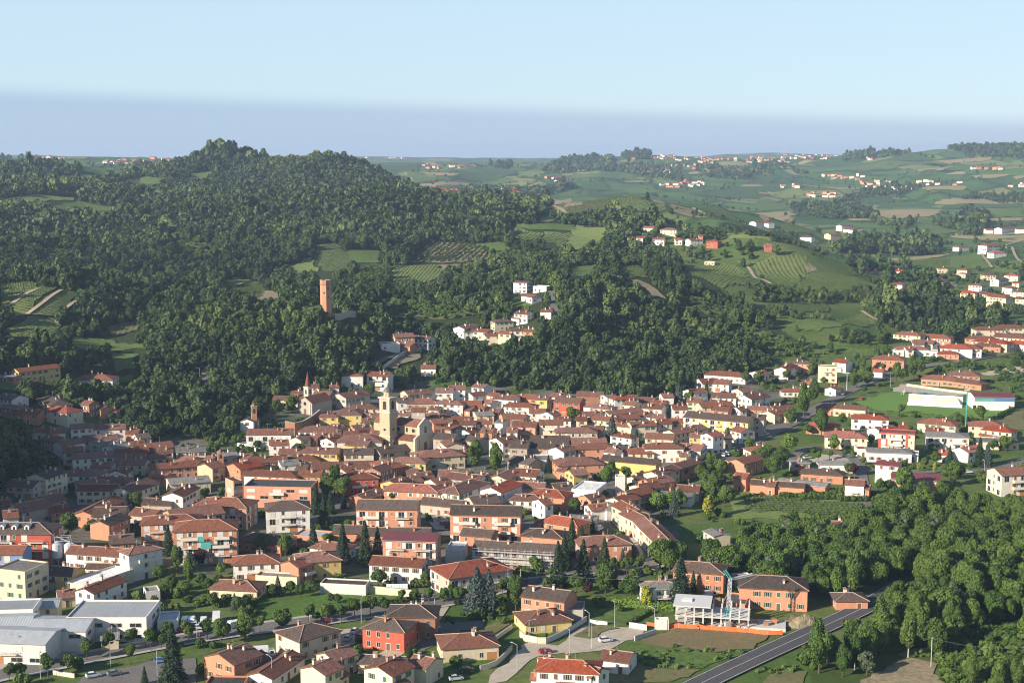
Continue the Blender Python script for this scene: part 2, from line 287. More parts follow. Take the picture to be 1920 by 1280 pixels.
SCRUB = [F2((140,780),(225,775),(230,865),(60,850)), F2((870,700),(1150,700),(1230,720),(1000,750),(900,745)), F1((1500,800),(1640,770),(1650,830),(1530,850)), F1((1000,640),(1180,660),(1150,720),(980,700)), F1((230,690),(420,700),(400,740),(240,735)), F2((180,960),(560,1000),(760,1060),(600,1080),(300,1060)), F3((250,1100),(400,1110),(560,1180),(720,1240),(640,1290),(500,1280),(330,1160)), F3((100,990),(250,1010),(240,1060),(120,1050)), F3((0,950),(110,960),(150,1030),(30,1010)), F3((450,880),(700,930),(560,990),(480,960))]
VINES = [  # polygon, row direction (degrees from the line of sight, clockwise), tone
 (F1((0,882),(190,868),(212,900),(20,1018),(0,1020)), -62, 0), (F1((48,1010),(232,895),(330,900),(152,1050)), -62, 0), (F1((165,1050),(352,915),(450,925),(322,1063)), -62, 0), (F1((12,1150),(152,1060),(318,1072),(340,1130),(240,1190),(150,1185)), -62, 0),
 (F1((1310,900),(1450,866),(1500,910),(1445,968),(1320,940)), 20, 2), (F1((1775,660),(1900,650),(1960,720),(1960,810),(1815,810)), 30, 1),
 (F2((290,780),(550,772),(565,838),(440,878),(285,868)), 8, 0), (F2((975,572),(1138,592),(1100,640),(990,630)), 12, 0), (F2((1152,592),(1296,592),(1250,670),(1122,642)), 12, 0),
 (F2((1150,452),(1280,402),(1420,372),(1540,402),(1440,488),(1290,498)), -40, 2), (F2((1480,372),(1620,362),(1850,460),(1750,478),(1560,440)), 25, 0),
 (F3((370,762),(560,722),(700,716),(690,800),(620,900),(540,888),(450,840)), -10, 0), (F3((720,722),(820,722),(960,800),(1000,838),(850,828),(700,808)), 70, 1), (F3((690,820),(1000,845),(1100,900),(900,920),(640,908)), 80, 0), (F3((0,772),(200,766),(318,772),(455,868),(440,888),(200,900),(60,832)), 10, 0), (F3((560,990),(800,985),(830,1030),(600,1050)), 75, 1),
 (F2((1565,775),(1680,778),(1720,845),(1615,835)), 60, 2), (F1((600,1120),(760,1090),(780,1140),(640,1170)), 10, 2), ([(1390,925),(1520,938),(1640,948),(1590,966),(1400,957)], 78, 1), (F3((860,1080),(1000,1040),(1100,1090),(900,1112)), 70, 0),
 (F3((130,440),(300,500),(290,530),(60,470)), 40, 1), (F3((1300,750),(1500,735),(1500,785),(1310,785)), 30, 1),
]
ORCHARD = F2((522,642),(700,650),(842,690),(800,748),(560,758),(372,754))
SOIL = [F1((1500,912),(1578,950),(1558,978),(1452,968)), F2((1600,845),(1680,860),(1840,960),(1760,960)), F2((560,775),(700,768),(690,790),(575,800)), F2((1200,410),(1290,400),(1330,440),(1260,455)), F3((680,790),(710,765),(755,810),(700,812)), F2((1180,445),(1260,450),(1280,495),(1230,470)), zz(480,640,4,[(1200,90),(1240,60),(1250,130),(1040,200),(940,200)])]
TOWN = [(-50,905),(60,905),(130,850),(100,800),(280,790),(420,800),(440,835),(480,800),(520,760),(640,735),(700,705),(830,725),(960,725),(1090,728),(1200,740),(1300,715),(1400,685),(1560,690),(1480,740),(1500,800),(1430,830),(1380,850),(1380,920),(1290,940),(1260,960),(1290,1050),(1200,1090),(960,1090),(820,1110),(500,1060),(400,1080),(280,1060),(270,1100),(0,1110),(-50,1000)]
def field_world(poly, shrink=None):
    pts = [hit(*p) for p in poly]; D = np.array([np.hypot(*q) for q in pts]); med = np.median(D); out = []
    for (px, py), q, d in zip(poly, pts, D):
        n = 0
        while d > 1.35 * med and n < 12:
            py += 1.0; q = hit(px, py); d = np.hypot(*q); n += 1
        out.append(q)
    return out, med
# terrain mesh
terr_cover = np.zeros((ZG.size, 4), np.float32); terr_cover[:, 3] = 1
_px, _py, _d = PXG.ravel(), PYG.ravel(), np.broadcast_to(DG, ZG.shape).ravel()
terr_cover[:, 0] = inpoly(_px, _py, TOWN) & (_d < 980)
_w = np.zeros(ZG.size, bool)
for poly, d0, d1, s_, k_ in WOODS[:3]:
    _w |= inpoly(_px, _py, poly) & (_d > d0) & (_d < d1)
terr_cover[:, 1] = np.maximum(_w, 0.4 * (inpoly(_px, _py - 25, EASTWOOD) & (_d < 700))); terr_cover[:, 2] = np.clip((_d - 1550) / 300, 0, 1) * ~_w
me = bpy.data.meshes.new('terrain')
nT, nD = ZG.shape; ii, jj = np.meshgrid(np.arange(nT - 1), np.arange(nD - 1), indexing='ij'); a = (ii * nD + jj).ravel()
quads = np.stack([a, a + nD, a + nD + 1, a + 1], 1).astype(np.int32)
me.vertices.add(ZG.size); me.vertices.foreach_set('co', np.stack([XG.ravel(), YG.ravel(), ZG.ravel()], 1).astype(np.float32).ravel())
me.loops.add(quads.size); me.loops.foreach_set('vertex_index', quads[:, ::-1].ravel())
me.polygons.add(len(quads)); me.polygons.foreach_set('loop_start', np.arange(0, quads.size, 4, dtype=np.int32))
me.update(calc_edges=True); me.polygons.foreach_set('use_smooth', np.ones(len(quads), bool))
at_ = me.color_attributes.new('cover', 'FLOAT_COLOR', 'POINT'); at_.data.foreach_set('color', terr_cover.ravel())
terrain = link('terrain', me); tag(terrain, 'rolling green valley floor and hills under the town', None, None, 'structure')
m, t, b = mat('terrain_ground', 0.95, 0.1); p = worldpos(t)
cov = node(t, 'ShaderNodeVertexColor', layer_name='cover'); sepc = node(t, 'ShaderNodeSeparateColor'); t.links.new(cov.outputs[0], sepc.inputs[0])
n1 = noise(t, 0.02, 6, 0.6, p).outputs[0]; n2 = noise(t, 0.25, 4, 0.6, p).outputs[0]
mead = mixc(t, mrange(t, n1, 0.35, 0.65), (0.062, 0.115, 0.024), (0.13, 0.155, 0.048)); mead = mixc(t, mrange(t, n2, 0.5, 0.75, 0, 0.7), mead, (0.040, 0.075, 0.020))
towng = mixc(t, mrange(t, noise(t, 0.05, 4, 0.6, p).outputs[0], 0.42, 0.58), (0.16, 0.145, 0.125), (0.055, 0.09, 0.03)); towng = mixc(t, mrange(t, n2, 0.45, 0.7, 0, 0.6), towng, (0.10, 0.095, 0.085))
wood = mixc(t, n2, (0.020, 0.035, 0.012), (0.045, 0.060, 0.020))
vor = node(t, 'ShaderNodeTexVoronoi'); vor.inputs['Scale'].default_value = 0.0075; mp = node(t, 'ShaderNodeMapping'); mp.inputs['Scale'].default_value = (1.0, 0.55, 0.0); mp.inputs['Rotation'].default_value = (0, 0, 0.5); t.links.new(p, mp.inputs[0]); t.links.new(mp.outputs[0], vor.inputs['Vector'])
sepv = node(t, 'ShaderNodeSeparateColor'); t.links.new(vor.outputs['Color'], sepv.inputs[0])
farm = ramp(t, sepv.outputs[0], [(0.0, (0.045, 0.095, 0.028)), (0.3, (0.085, 0.155, 0.042)), (0.5, (0.055, 0.115, 0.034)), (0.75, (0.12, 0.18, 0.055)), (0.9, (0.19, 0.20, 0.08)), (1.0, (0.28, 0.24, 0.12))])
farm = mixc(t, mrange(t, noise(t, 0.012, 5, 0.6, p).outputs[0], 0.56, 0.63), farm, (0.022, 0.042, 0.018))
ved = node(t, 'ShaderNodeTexVoronoi', feature='DISTANCE_TO_EDGE'); ved.inputs['Scale'].default_value = 0.0075; t.links.new(mp.outputs[0], ved.inputs['Vector']); farm = mixc(t, mrange(t, ved.outputs['Distance'], 0.015, 0.05, 0.8, 0.0), farm, (0.03, 0.055, 0.02))
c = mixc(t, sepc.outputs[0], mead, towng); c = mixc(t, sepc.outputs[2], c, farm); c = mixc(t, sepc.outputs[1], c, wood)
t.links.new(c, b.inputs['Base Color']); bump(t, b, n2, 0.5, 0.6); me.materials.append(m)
def drape(name, wpts, med, material, off=None, step=None):
    bm = bmesh.new(); pts = []
    for k in range(len(wpts)):
        a0, b0 = np.array(wpts[k]), np.array(wpts[(k + 1) % len(wpts)]); pts.append(a0)
    vs = [bm.verts.new((q[0], q[1], 0)) for q in pts]
    try: bm.faces.new(vs)
    except Exception: bm.free(); return None
    bmesh.ops.triangulate(bm, faces=bm.faces[:]); step = step or max(2.5, med * 0.009)
    for _ in range(8):
        es = [e for e in bm.edges if e.calc_length() > step]
        if not es or len(bm.faces) > 9000: break
        bmesh.ops.subdivide_edges(bm, edges=es, cuts=1, use_grid_fill=False); bmesh.ops.triangulate(bm, faces=[f for f in bm.faces if len(f.verts) > 3])
    co = np.array([v.co[:2] for v in bm.verts]); z = ground(co[:, 0], co[:, 1]) + (off if off is not None else 0.25 + 2.5e-4 * med)
    for v in bm.verts:
        if v.is_boundary:
            k_ = med * 0.0035; v.co.x += (float(vnoise(np.array(v.co.x / 3.1), np.array(v.co.y / 3.1))) - .5) * 2 * k_; v.co.y += (float(vnoise(np.array(v.co.x / 2.7 + 40), np.array(v.co.y / 2.7))) - .5) * 3 * k_
    co = np.array([v.co[:2] for v in bm.verts]); z = ground(co[:, 0], co[:, 1]) + (off if off is not None else 0.25 + 2.5e-4 * med)
    for v, zv in zip(bm.verts, z): v.co.z = zv
    bm.normal_update()
    for f in bm.faces:
        if f.normal.z < 0: f.normal_flip()
        f.smooth = True
    me = bpy.data.meshes.new(name); bm.to_mesh(me); bm.free(); me.materials.append(material); o = link(name, me); o['kind'] = 'structure'; return o
M_tan = noisy_mat('ripe_stubble', (0.34, 0.27, 0.13), (0.26, 0.21, 0.10), 0.02, fine=0.2, c3=(0.22, 0.19, 0.09))
M_gr = [noisy_mat('meadow_green', (0.082, 0.148, 0.028), (0.13, 0.175, 0.045), 0.03, fine=0.4), noisy_mat('light_meadow', (0.20, 0.25, 0.065), (0.145, 0.20, 0.048), 0.04, fine=0.4), noisy_mat('dark_crop', (0.05, 0.105, 0.028), (0.075, 0.13, 0.036), 0.02, fine=0.3)]
M_vsoil = [noisy_mat('vineyard_grass', (0.16, 0.21, 0.06), (0.20, 0.22, 0.075), 0.05, fine=0.5), noisy_mat('vineyard_dark_grass', (0.10, 0.145, 0.05), (0.13, 0.15, 0.06), 0.05, fine=0.5), noisy_mat('vineyard_dry_grass', (0.17, 0.16, 0.07), (0.12, 0.13, 0.05), 0.05, fine=0.5)]
M_soil = noisy_mat('bare_soil', (0.34, 0.27, 0.18), (0.25, 0.20, 0.13), 0.08, fine=0.6, c3=(0.16, 0.15, 0.08))
M_scrub = noisy_mat('scrub_grass', (0.11, 0.14, 0.05), (0.15, 0.16, 0.07), 0.06, fine=0.5)
CLEAR = [[(600,521),(623,521),(623,576),(600,576)]]
for poly in TAN: w, d = field_world(poly); drape('stubble_field', w, d, M_tan); CLEAR.append(poly)
for poly, k in GREEN: w, d = field_world(poly); drape('meadow', w, d, M_gr[k]); CLEAR.append(poly)
for poly in SCRUB: w, d = field_world(poly); drape('scrub_slope', w, d, M_scrub)
VW = []
for poly, ang, k in VINES: w, d = field_world(poly); drape('vineyard_ground', w, d, M_vsoil[k]); VW.append((w, d, ang, k)); CLEAR.append(poly)
ow, od = field_world(ORCHARD); drape('orchard_ground', ow, od, M_soil); CLEAR.append(ORCHARD)
for poly in SOIL: w, d = field_world(poly); drape('bare_bank', w, d, M_soil, 0.5 + 3e-4 * d); CLEAR.append(poly)
# ------------------------------------------------------------------ roads
M_asph = noisy_mat('asphalt', (0.19, 0.18, 0.165), (0.14, 0.135, 0.125), 0.15, 0.9, 0.25, 1.5)
M_asph_d = noisy_mat('dark_asphalt', (0.078, 0.077, 0.082), (0.098, 0.096, 0.098), 0.1, 0.85, 0.3, 2.0)
M_pave = noisy_mat('pale_concrete_paving', (0.46, 0.40, 0.32), (0.40, 0.35, 0.285), 0.05, 0.9, 0.2, 0.35, (0.36, 0.32, 0.25))
M_track = noisy_mat('dirt_track', (0.40, 0.33, 0.23), (0.30, 0.25, 0.17), 0.1)
M_line = noisy_mat('road_paint', (0.55, 0.55, 0.53), (0.38, 0.38, 0.37), 0.8)
M_kerb = noisy_mat('kerb_stone', (0.42, 0.40, 0.37), (0.34, 0.32, 0.30), 0.6)
def world_line(px_pts, step=4.0):
    w = [hit(*p) for p in px_pts]; w = [np.array(q) for q in w]; out = [w[0]]
    for i in range(len(w) - 1):
        p0 = w[max(i - 1, 0)]; p1 = w[i]; p2 = w[i + 1]; p3 = w[min(i + 2, len(w) - 1)]; L = np.linalg.norm(p2 - p1); n = max(1, int(L / step))
        for k in range(1, n + 1):
            s = k / n; out.append(0.5 * ((2 * p1) + (-p0 + p2) * s + (2 * p0 - 5 * p1 + 4 * p2 - p3) * s * s + (-p0 + 3 * p1 - 3 * p2 + p3) * s ** 3))
    return np.array(out)
def strip(W, o0, o1, off, lift=0.0, dash=None):
    d = np.gradient(W, axis=0); n = np.stack([d[:, 1], -d[:, 0]], 1); n /= np.linalg.norm(n, axis=1)[:, None] + 1e-9
    A = W + n * o0; B = W + n * o1; zc = np.maximum(ground(A[:, 0], A[:, 1]), ground(B[:, 0], B[:, 1])) + off; mb = MB(); run = 0.0
    for i in range(len(W) - 1):
        run += np.linalg.norm(W[i + 1] - W[i])
        if dash and (run % dash) > dash * 0.5: continue
        mb.face([(*A[i], zc[i]), (*B[i], zc[i]), (*B[i + 1], zc[i + 1]), (*A[i + 1], zc[i + 1])])
    return mb
ROADS = []
def road(name, pts, width, material, off=0.3, kerb=False, lines=None, step=4.0):
    W = world_line(pts, step); o = strip(W, -width / 2, width / 2, off).obj(name, material); o['kind'] = 'structure'; ROADS.append((W, width))
    for v in o.data.polygons:
        pass
    if kerb:
        for s in (-1, 1):
            mb = MB(); d = np.gradient(W, axis=0); n = np.stack([d[:, 1], -d[:, 0]], 1); n /= np.linalg.norm(n, axis=1)[:, None] + 1e-9
            A = W + n * s * (width / 2); B = W + n * s * (width / 2 + 1.6); z = np.maximum(ground(A[:, 0], A[:, 1]), ground(B[:, 0], B[:, 1])) + off + 0.13
            for i in range(len(W) - 1):
                f = [(*A[i], z[i]), (*B[i], z[i]), (*B[i + 1], z[i + 1]), (*A[i + 1], z[i + 1])]; mb.face(f if s > 0 else f[::-1])
                g = [(*A[i], z[i] - .6), (*A[i], z[i]), (*A[i + 1], z[i + 1]), (*A[i + 1], z[i + 1] - .6)]; mb.face(g)
            mb.obj('kerb', M_kerb, o)
    if lines:
        for a0, a1, dash in lines: strip(W, a0, a1, off + 0.03, dash=dash).obj('road_marking', M_line, o)
    return o
road('main_road', [(1225,1330),(1300,1290),(1345,1268),(1430,1228),(1520,1187),(1600,1150),(1628,1136),(1652,1122),(1690,1101)], 8.4, M_asph_d, 0.45, False, [(-3.95,-3.75,None),(3.75,3.95,None),(-0.1,0.1,None)])
road('avenue', [(-80,1284),(0,1266),(140,1238),(275,1212),(400,1190),(480,1179),(560,1168),(700,1148),(830,1128),(900,1112),(960,1098),(1060,1086),(1150,1081),(1205,1066),(1228,1046),(1215,1018),(1180,985),(1150,955),(1138,930),(1150,910)], 8.0, M_asph, 0.25, True)
road('town_street', [(1150,910),(1200,885),(1260,868),(1330,858),(1390,838),(1440,815),(1500,785),(1560,750),(1640,712),(1720,690),(1800,678),(1880,665),(1990,650)], 8.0, M_asph, 0.3)
road('side_street', [(830,1128),(800,1170),(770,1200),(720,1235)], 6.5, M_pave, 0.22)
road('side_street', [(1150,955),(1080,985),(1000,1000),(860,1000),(700,1000),(560,1010)], 7.0, M_asph, 0.22)
road('side_street', [(1150,955),(1110,900),(1020,870),(900,860),(800,855),(700,850)], 5.5, M_asph, 0.22)
road('side_street', [(110,1050),(80,1030),(150,960),(230,900),(330,870),(420,850)], 7.0, M_asph, 0.22)
road('side_street', [(1600,880),(1760,885),(1860,880),(1960,850)], 6.0, M_asph, 0.25)
road('side_street', [(1622,960),(1615,900),(1600,860),(1520,840),(1470,870)], 6.0, M_asph, 0.27)
road('hill_road', [(700,690),(745,668),(785,655),(800,650)], 5.0, M_asph, 0.9)
road('hill_road', [(1030,622),(1043,606),(1040,585),(1036,560),(1034,548)], 5.0, M_asph, 0.9)
road('hill_road', [(384,725),(386,705),(380,690)], 4.5, M_asph, 0.9)
for pts in [F1((20,1022),(90,975),(215,905)), F1((150,1055),(250,980),(345,915)), F1((320,1105),(350,1040),(420,985),(490,930)), F1((150,1055),(240,1058),(320,1066)), F1((250,1198),(370,1160)), F2((235,870),(270,830),(325,780)), F3((310,755),(380,800),(460,860),(540,905)), F3((60,455),(130,490),(290,525)), F3((1680,710),(1710,750),(1740,790)), F3((1815,668),(1870,720),(1920,770)), F3((1810,666),(1920,630)), F3((1005,1030),(1060,1065),(1110,1090)), F2((1190,440),(1280,495)), F2((350,250),(400,305))]:
    road('dirt_track', pts, 3.2 if pts[0][1] > 430 else 5.0, M_track, 0.6 + (0.6 if pts[0][1] < 480 else 0), step=8)
def flat(name, poly, material, off=0.2): w, d = field_world(poly); return drape(name, w, d, material, off, 6.0)
Q5 = lambda *p: zz(0, 960, 4, p); Q6 = lambda *p: zz(480, 960, 4, p); Q7 = lambda *p: zz(960, 960, 4, p); Q8 = lambda *p: zz(1440, 960, 4, p)
Q1 = lambda *p: zz(0, 640, 4, p); Q2 = lambda *p: zz(480, 640, 4, p); Q3 = lambda *p: zz(960, 640, 4, p); Q4 = lambda *p: zz(1440, 640, 4, p)
M_brown = noisy_mat('ploughed_earth', (0.22, 0.155, 0.085), (0.17, 0.13, 0.07), 0.08, fine=0.7, c3=(0.12, 0.12, 0.05))
M_dry = noisy_mat('dry_grass', (0.19, 0.17, 0.075), (0.12, 0.14, 0.05), 0.1, fine=0.6)
M_pitch = noisy_mat('mown_turf', (0.105, 0.21, 0.035), (0.125, 0.225, 0.042), 0.05)
M_lawn = noisy_mat('lawn_grass', (0.065, 0.15, 0.02), (0.11, 0.185, 0.034), 0.1, fine=0.8)
flat('car_park', Q5((560,1290),(700,1190),(830,1180),(1180,1110),(1450,1080),(1440,1300)), M_asph, 0.18)
flat('yard', Q5((1180,880),(1360,830),(1700,780),(1720,860),(1600,900),(1400,930),(1200,930)), M_asph, 0.18)
flat('yard', Q5((0,1110),(310,1110),(620,1010),(660,1020),(300,1140),(0,1200)), M_pave, 0.18)
flat('meadow', Q6((0,780),(200,700),(480,610),(620,600),(1080,640),(1060,680),(700,720),(430,790),(60,810)), M_lawn, 0.2)
flat('yard', Q6((560,890),(800,860),(900,930),(700,1000),(560,1010)), M_pave, 0.2)
flat('yard', Q6((1160,900),(1420,830),(1700,820),(1680,870),(1560,890),(1400,960),(1260,1060),(1200,1000)), M_asph, 0.16)
flat('lawn', Q6((720,1000),(800,960),(1040,1010),(1180,960),(1240,1000),(1030,1060),(740,1040)), M_lawn, 0.2)
flat('dry_meadow', Q6((1660,880),(1750,830),(1920,810),(1900,850),(1760,940)), M_dry, 0.2)
flat('lawn', Q6((1400,1110),(1720,1090),(1920,980),(1910,1060),(1700,1180),(1440,1160)), M_lawn, 0.18)
flat('concrete_square', Q7((0,1080),(120,980),(330,990),(560,850),(830,840),(1010,880),(960,950),(780,1010),(560,1050),(200,1080),(-60,1260),(-200,1290)), M_pave, 0.16)
flat('dry_meadow', Q7((480,940),(600,850),(700,845),(800,885),(570,950)), M_dry, 0.36)
flat('lawn', Q7((580,740),(760,720),(1010,745),(870,860),(720,850),(560,800)), M_gr[0], 0.2)
flat('lawn', Q7((880,840),(1030,750),(1120,780),(1060,820)), M_gr[0], 0.2)
flat('lawn', Q7((70,900),(110,870),(250,890),(260,940),(100,935)), M_lawn, 0.3)
flat('lawn', Q7((280,900),(430,860),(560,800),(520,850),(390,910),(290,930)), M_lawn, 0.28)
flat('ploughed_field', Q7((940,960),(1200,880),(1400,860),(1920,925),(1800,1020),(1550,1045),(1100,1000)), M_brown, 0.3)
flat('building_plot', Q7((1010,860),(1200,840),(1780,870),(1920,850),(2100,780),(2200,830),(1920,920),(1400,870),(1200,890)), M_soil, 0.26)
flat('dry_meadow', Q7((700,1260),(980,1150),(1100,1170),(1210,1180),(1400,1180),(1200,1280),(760,1300)), M_dry, 0.22)
flat('meadow', Q7((820,1020),(900,980),(1150,1000),(1560,1050),(1800,1030),(1700,1080),(1300,1190),(990,1140)), M_gr[0], 0.2)
flat('dry_meadow', Q8((0,1220),(120,1190),(280,1200),(280,1300),(-80,1300)), M_dry, 0.2)
flat('dirt_clearing', Q8((700,1270),(900,1160),(1100,1100),(1260,1120),(1240,1200),(1400,1260),(1380,1300),(700,1310)), M_soil, 0.25)
flat('grass_bank', Q8((1000,1080),(1200,1000),(1480,920),(1920,810),(1920,850),(1500,960),(1240,1060),(1050,1110)), M_gr[1], 0.22)
flat('football_pitch', Q4((660,460),(760,425),(900,375),(1060,390),(1100,410),(1440,420),(1500,470),(1790,500),(1830,520),(1710,585),(1250,560),(880,540)), M_pitch, 0.2)
flat('car_park', Q4((890,370),(1040,320),(1500,380),(1480,410),(1060,385)), M_pave, 0.18)
flat('yard', Q4((300,880),(440,850),(740,860),(700,930),(400,930)), M_pave, 0.18)
flat('dry_meadow', Q4((1740,600),(1830,530),(1930,520),(1930,670),(1830,660)), M_dry, 0.2)
flat('gravel_bed', Q4((1560,250),(1700,220),(1920,190),(1930,230),(1700,260)), M_pave, 0.25)
flat('meadow', Q3((1640,1280),(1660,1180),(1740,1120),(2200,1180),(2600,1210),(2500,1260),(2100,1330),(1660,1330)), M_gr[1], 0.2)
flat('concrete_square', Q6((1300,-10),(1440,-20),(1430,130),(1330,120)), M_pave, 0.18)
# ------------------------------------------------------------------ building materials
def roof_mat(name, c1, c2, c3, course=0.42, rough=0.85, metal=False):
    m, t, b = mat(name, rough, 0.2); uv = node(t, 'ShaderNodeUVMap').outputs[0]; p = worldpos(t); oi = node(t, 'ShaderNodeObjectInfo').outputs['Random']
    c = mixc(t, mrange(t, noise(t, 0.9, 5, 0.7, p).outputs[0], 0.35, 0.68), c1, c2)
    c = mixc(t, mrange(t, noise(t, 3.2, 3, 0.7, p).outputs[0], 0.5, 0.72, 0, 0.75), c, c3)
    mp = node(t, 'ShaderNodeMapping'); mp.inputs['Scale'].default_value = (2.2, 0.25, 1); t.links.new(uv, mp.inputs[0])
    c = mixc(t, mrange(t, noise(t, 1.0, 3, 0.6, mp.outputs[0]).outputs[0], 0.45, 0.7, 0, 0.45), c, tuple(x * 0.55 for x in c1))
    vt = node(t, 'ShaderNodeTexVoronoi'); mv = node(t, 'ShaderNodeMapping'); mv.inputs['Scale'].default_value = (2.0, 1.1, 1); t.links.new(uv, mv.inputs[0]); t.links.new(mv.outputs[0], vt.inputs['Vector']); vt.inputs['Scale'].default_value = 1.0 if not metal else 0.3; sv = node(t, 'ShaderNodeSeparateColor'); t.links.new(vt.outputs['Color'], sv.inputs[0])
    c = mixc(t, mrange(t, sv.outputs[0], 0.55, 1.0, 0, 0.55 if not metal else 0.15), c, tuple(min(1, x * 1.35) for x in c1)); c = mixc(t, mrange(t, sv.outputs[1], 0.6, 1.0, 0, 0.6 if not metal else 0.15), c, tuple(x * 0.45 for x in c1))
    hs = node(t, 'ShaderNodeHueSaturation'); t.links.new(c, hs.inputs['Color']); t.links.new(mrange(t, oi, 0, 1, 0.72, 1.25), hs.inputs['Value']); t.links.new(mrange(t, math_(t, 'FRACT', math_(t, 'MULTIPLY', oi, 7.3)), 0, 1, 0.8, 1.12), hs.inputs['Saturation'])
    t.links.new(hs.outputs[0], b.inputs['Base Color'])
    wv = node(t, 'ShaderNodeTexWave', wave_type='BANDS', bands_direction='X' if metal else 'Y'); wv.inputs['Scale'].default_value = (1.0 / course) * 0.5 * 0.32 * 2; wv.inputs['Distortion'].default_value = 0.0 if metal else 0.6; t.links.new(uv, wv.inputs['Vector'])
    bump(t, b, wv.outputs[0], 0.5, 0.08)
    if metal: b.inputs['Roughness'].default_value = 0.5
    return m
ROOF = {'t': roof_mat('old_clay_tile', (0.215, 0.088, 0.058), (0.145, 0.066, 0.048), (0.26, 0.135, 0.088)), 'r': roof_mat('red_clay_tile', (0.32, 0.080, 0.045), (0.24, 0.066, 0.042), (0.30, 0.125, 0.075)),
        'b': roof_mat('dark_brown_tile', (0.105, 0.075, 0.06), (0.08, 0.06, 0.052), (0.14, 0.105, 0.085)), 'g': roof_mat('grey_slab_roofing', (0.20, 0.19, 0.175), (0.145, 0.14, 0.13), (0.25, 0.24, 0.22), 1.1),
        'm': roof_mat('dark_red_sheet', (0.20, 0.035, 0.04), (0.16, 0.035, 0.038), (0.22, 0.06, 0.055), 0.6, 0.6, True), 'a': roof_mat('blue_grey_sheet', (0.36, 0.385, 0.40), (0.29, 0.31, 0.33), (0.42, 0.43, 0.43), 0.8, 0.55, True),
        'w': roof_mat('pale_membrane', (0.76, 0.75, 0.72), (0.66, 0.65, 0.63), (0.58, 0.57, 0.54), 2.0), 'k': roof_mat('bitumen_felt', (0.06, 0.06, 0.06), (0.08, 0.078, 0.075), (0.10, 0.1, 0.1), 2.0)}
RNAME = {'t': 'weathered tile roof', 'r': 'bright red tile roof', 'b': 'dark brown roof', 'g': 'grey roof', 'm': 'dark red metal roof', 'a': 'blue-grey sheet roof', 'w': 'pale flat roof', 'k': 'black felt roof'}
def wall_mat(name, c, brick=False, rough=0.9):
    m, t, b = mat(name, rough, 0.15); p = worldpos(t); oi = node(t, 'ShaderNodeObjectInfo').outputs['Random']
    k = mixc(t, mrange(t, noise(t, 0.6, 5, 0.7, p).outputs[0], 0.4, 0.75, 0, 0.55), c, tuple(x * 0.72 for x in c))
    mp = node(t, 'ShaderNodeMapping'); mp.inputs['Scale'].default_value = (1.6, 1.6, 0.16); t.links.new(p, mp.inputs[0])
    k = mixc(t, mrange(t, noise(t, 1.0, 4, 0.65, mp.outputs[0]).outputs[0], 0.52, 0.75, 0, 0.5), k, tuple(x * 0.55 for x in c))
    if brick:
        k = mixc(t, mrange(t, noise(t, 5.0, 2, 0.6, p).outputs[0], 0.45, 0.7, 0, 0.6), k, tuple(x * 0.62 for x in c))
    hs = node(t, 'ShaderNodeHueSaturation'); t.links.new(k, hs.inputs['Color']); t.links.new(mrange(t, oi, 0, 1, 0.84, 1.08), hs.inputs['Value'])
    t.links.new(hs.outputs[0], b.inputs['Base Color']); return m
WALL = {'w': wall_mat('white_render', (0.74, 0.71, 0.65)), 'c': wall_mat('cream_render', (0.66, 0.56, 0.40)), 'y': wall_mat('yellow_render', (0.62, 0.46, 0.17)), 'o': wall_mat('orange_brick', (0.56, 0.265, 0.16), True), 'p': wall_mat('salmon_render', (0.60, 0.30, 0.20)),
        'R': wall_mat('red_render', (0.47, 0.11, 0.07)), 'B': wall_mat('blue_render', (0.22, 0.36, 0.62)), 's': wall_mat('grey_beige_render', (0.42, 0.37, 0.31)), 'k': wall_mat('brown_brick', (0.34, 0.17, 0.11), True), 'e': wall_mat('raw_concrete', (0.54, 0.52, 0.48)), 'O': wall_mat('ochre_stone', (0.56, 0.43, 0.28), True), 'v': wall_mat('pale_green_render', (0.50, 0.54, 0.42))}
WNAME = {'w': 'white', 'c': 'cream', 'y': 'yellow', 'o': 'orange brick', 'p': 'salmon', 'R': 'red', 'B': 'blue', 's': 'grey-beige', 'k': 'brown brick', 'e': 'concrete', 'O': 'ochre stone', 'v': 'pale green'}
M_glass, _t, _b = mat('window_glass', 0.12, 0.5); _b.inputs['Base Color'].default_value = (0.025, 0.03, 0.035, 1)
def flatc(name, c, rough=0.7, spec=0.3):
    m, t, b = mat(name, rough, spec); k = mixc(t, mrange(t, noise(t, 2.0, 4, 0.6, worldpos(t)).outputs[0], 0.4, 0.75, 0, 0.5), c, tuple(x * 0.7 for x in c)); t.links.new(k, b.inputs['Base Color']); return m
M_frame = flatc('window_surround', (0.62, 0.58, 0.50)); M_white = flatc('white_paint', (0.75, 0.74, 0.71)); M_wood = flatc('brown_wood', (0.16, 0.085, 0.045)); M_green = flatc('green_shutter_paint', (0.05, 0.13, 0.07)); M_ow = flatc('orange_wood', (0.38, 0.17, 0.07)); M_grey = flatc('grey_metal', (0.33, 0.34, 0.35), 0.5); M_dark = flatc('dark_interior', (0.03, 0.028, 0.026)); M_conc = WALL['e']; M_teal = flatc('teal_paint', (0.08, 0.38, 0.36), 0.5); M_orng = flatc('orange_plastic', (0.75, 0.16, 0.05)); M_steel = flatc('galvanised_steel', (0.45, 0.47, 0.49), 0.45, 0.5); M_hiptile = flatc('ridge_tile', (0.42, 0.28, 0.20)); M_rblind = flatc('roller_blind', (0.60, 0.57, 0.52))  # M_dark paints the shade inside openings onto closed faces
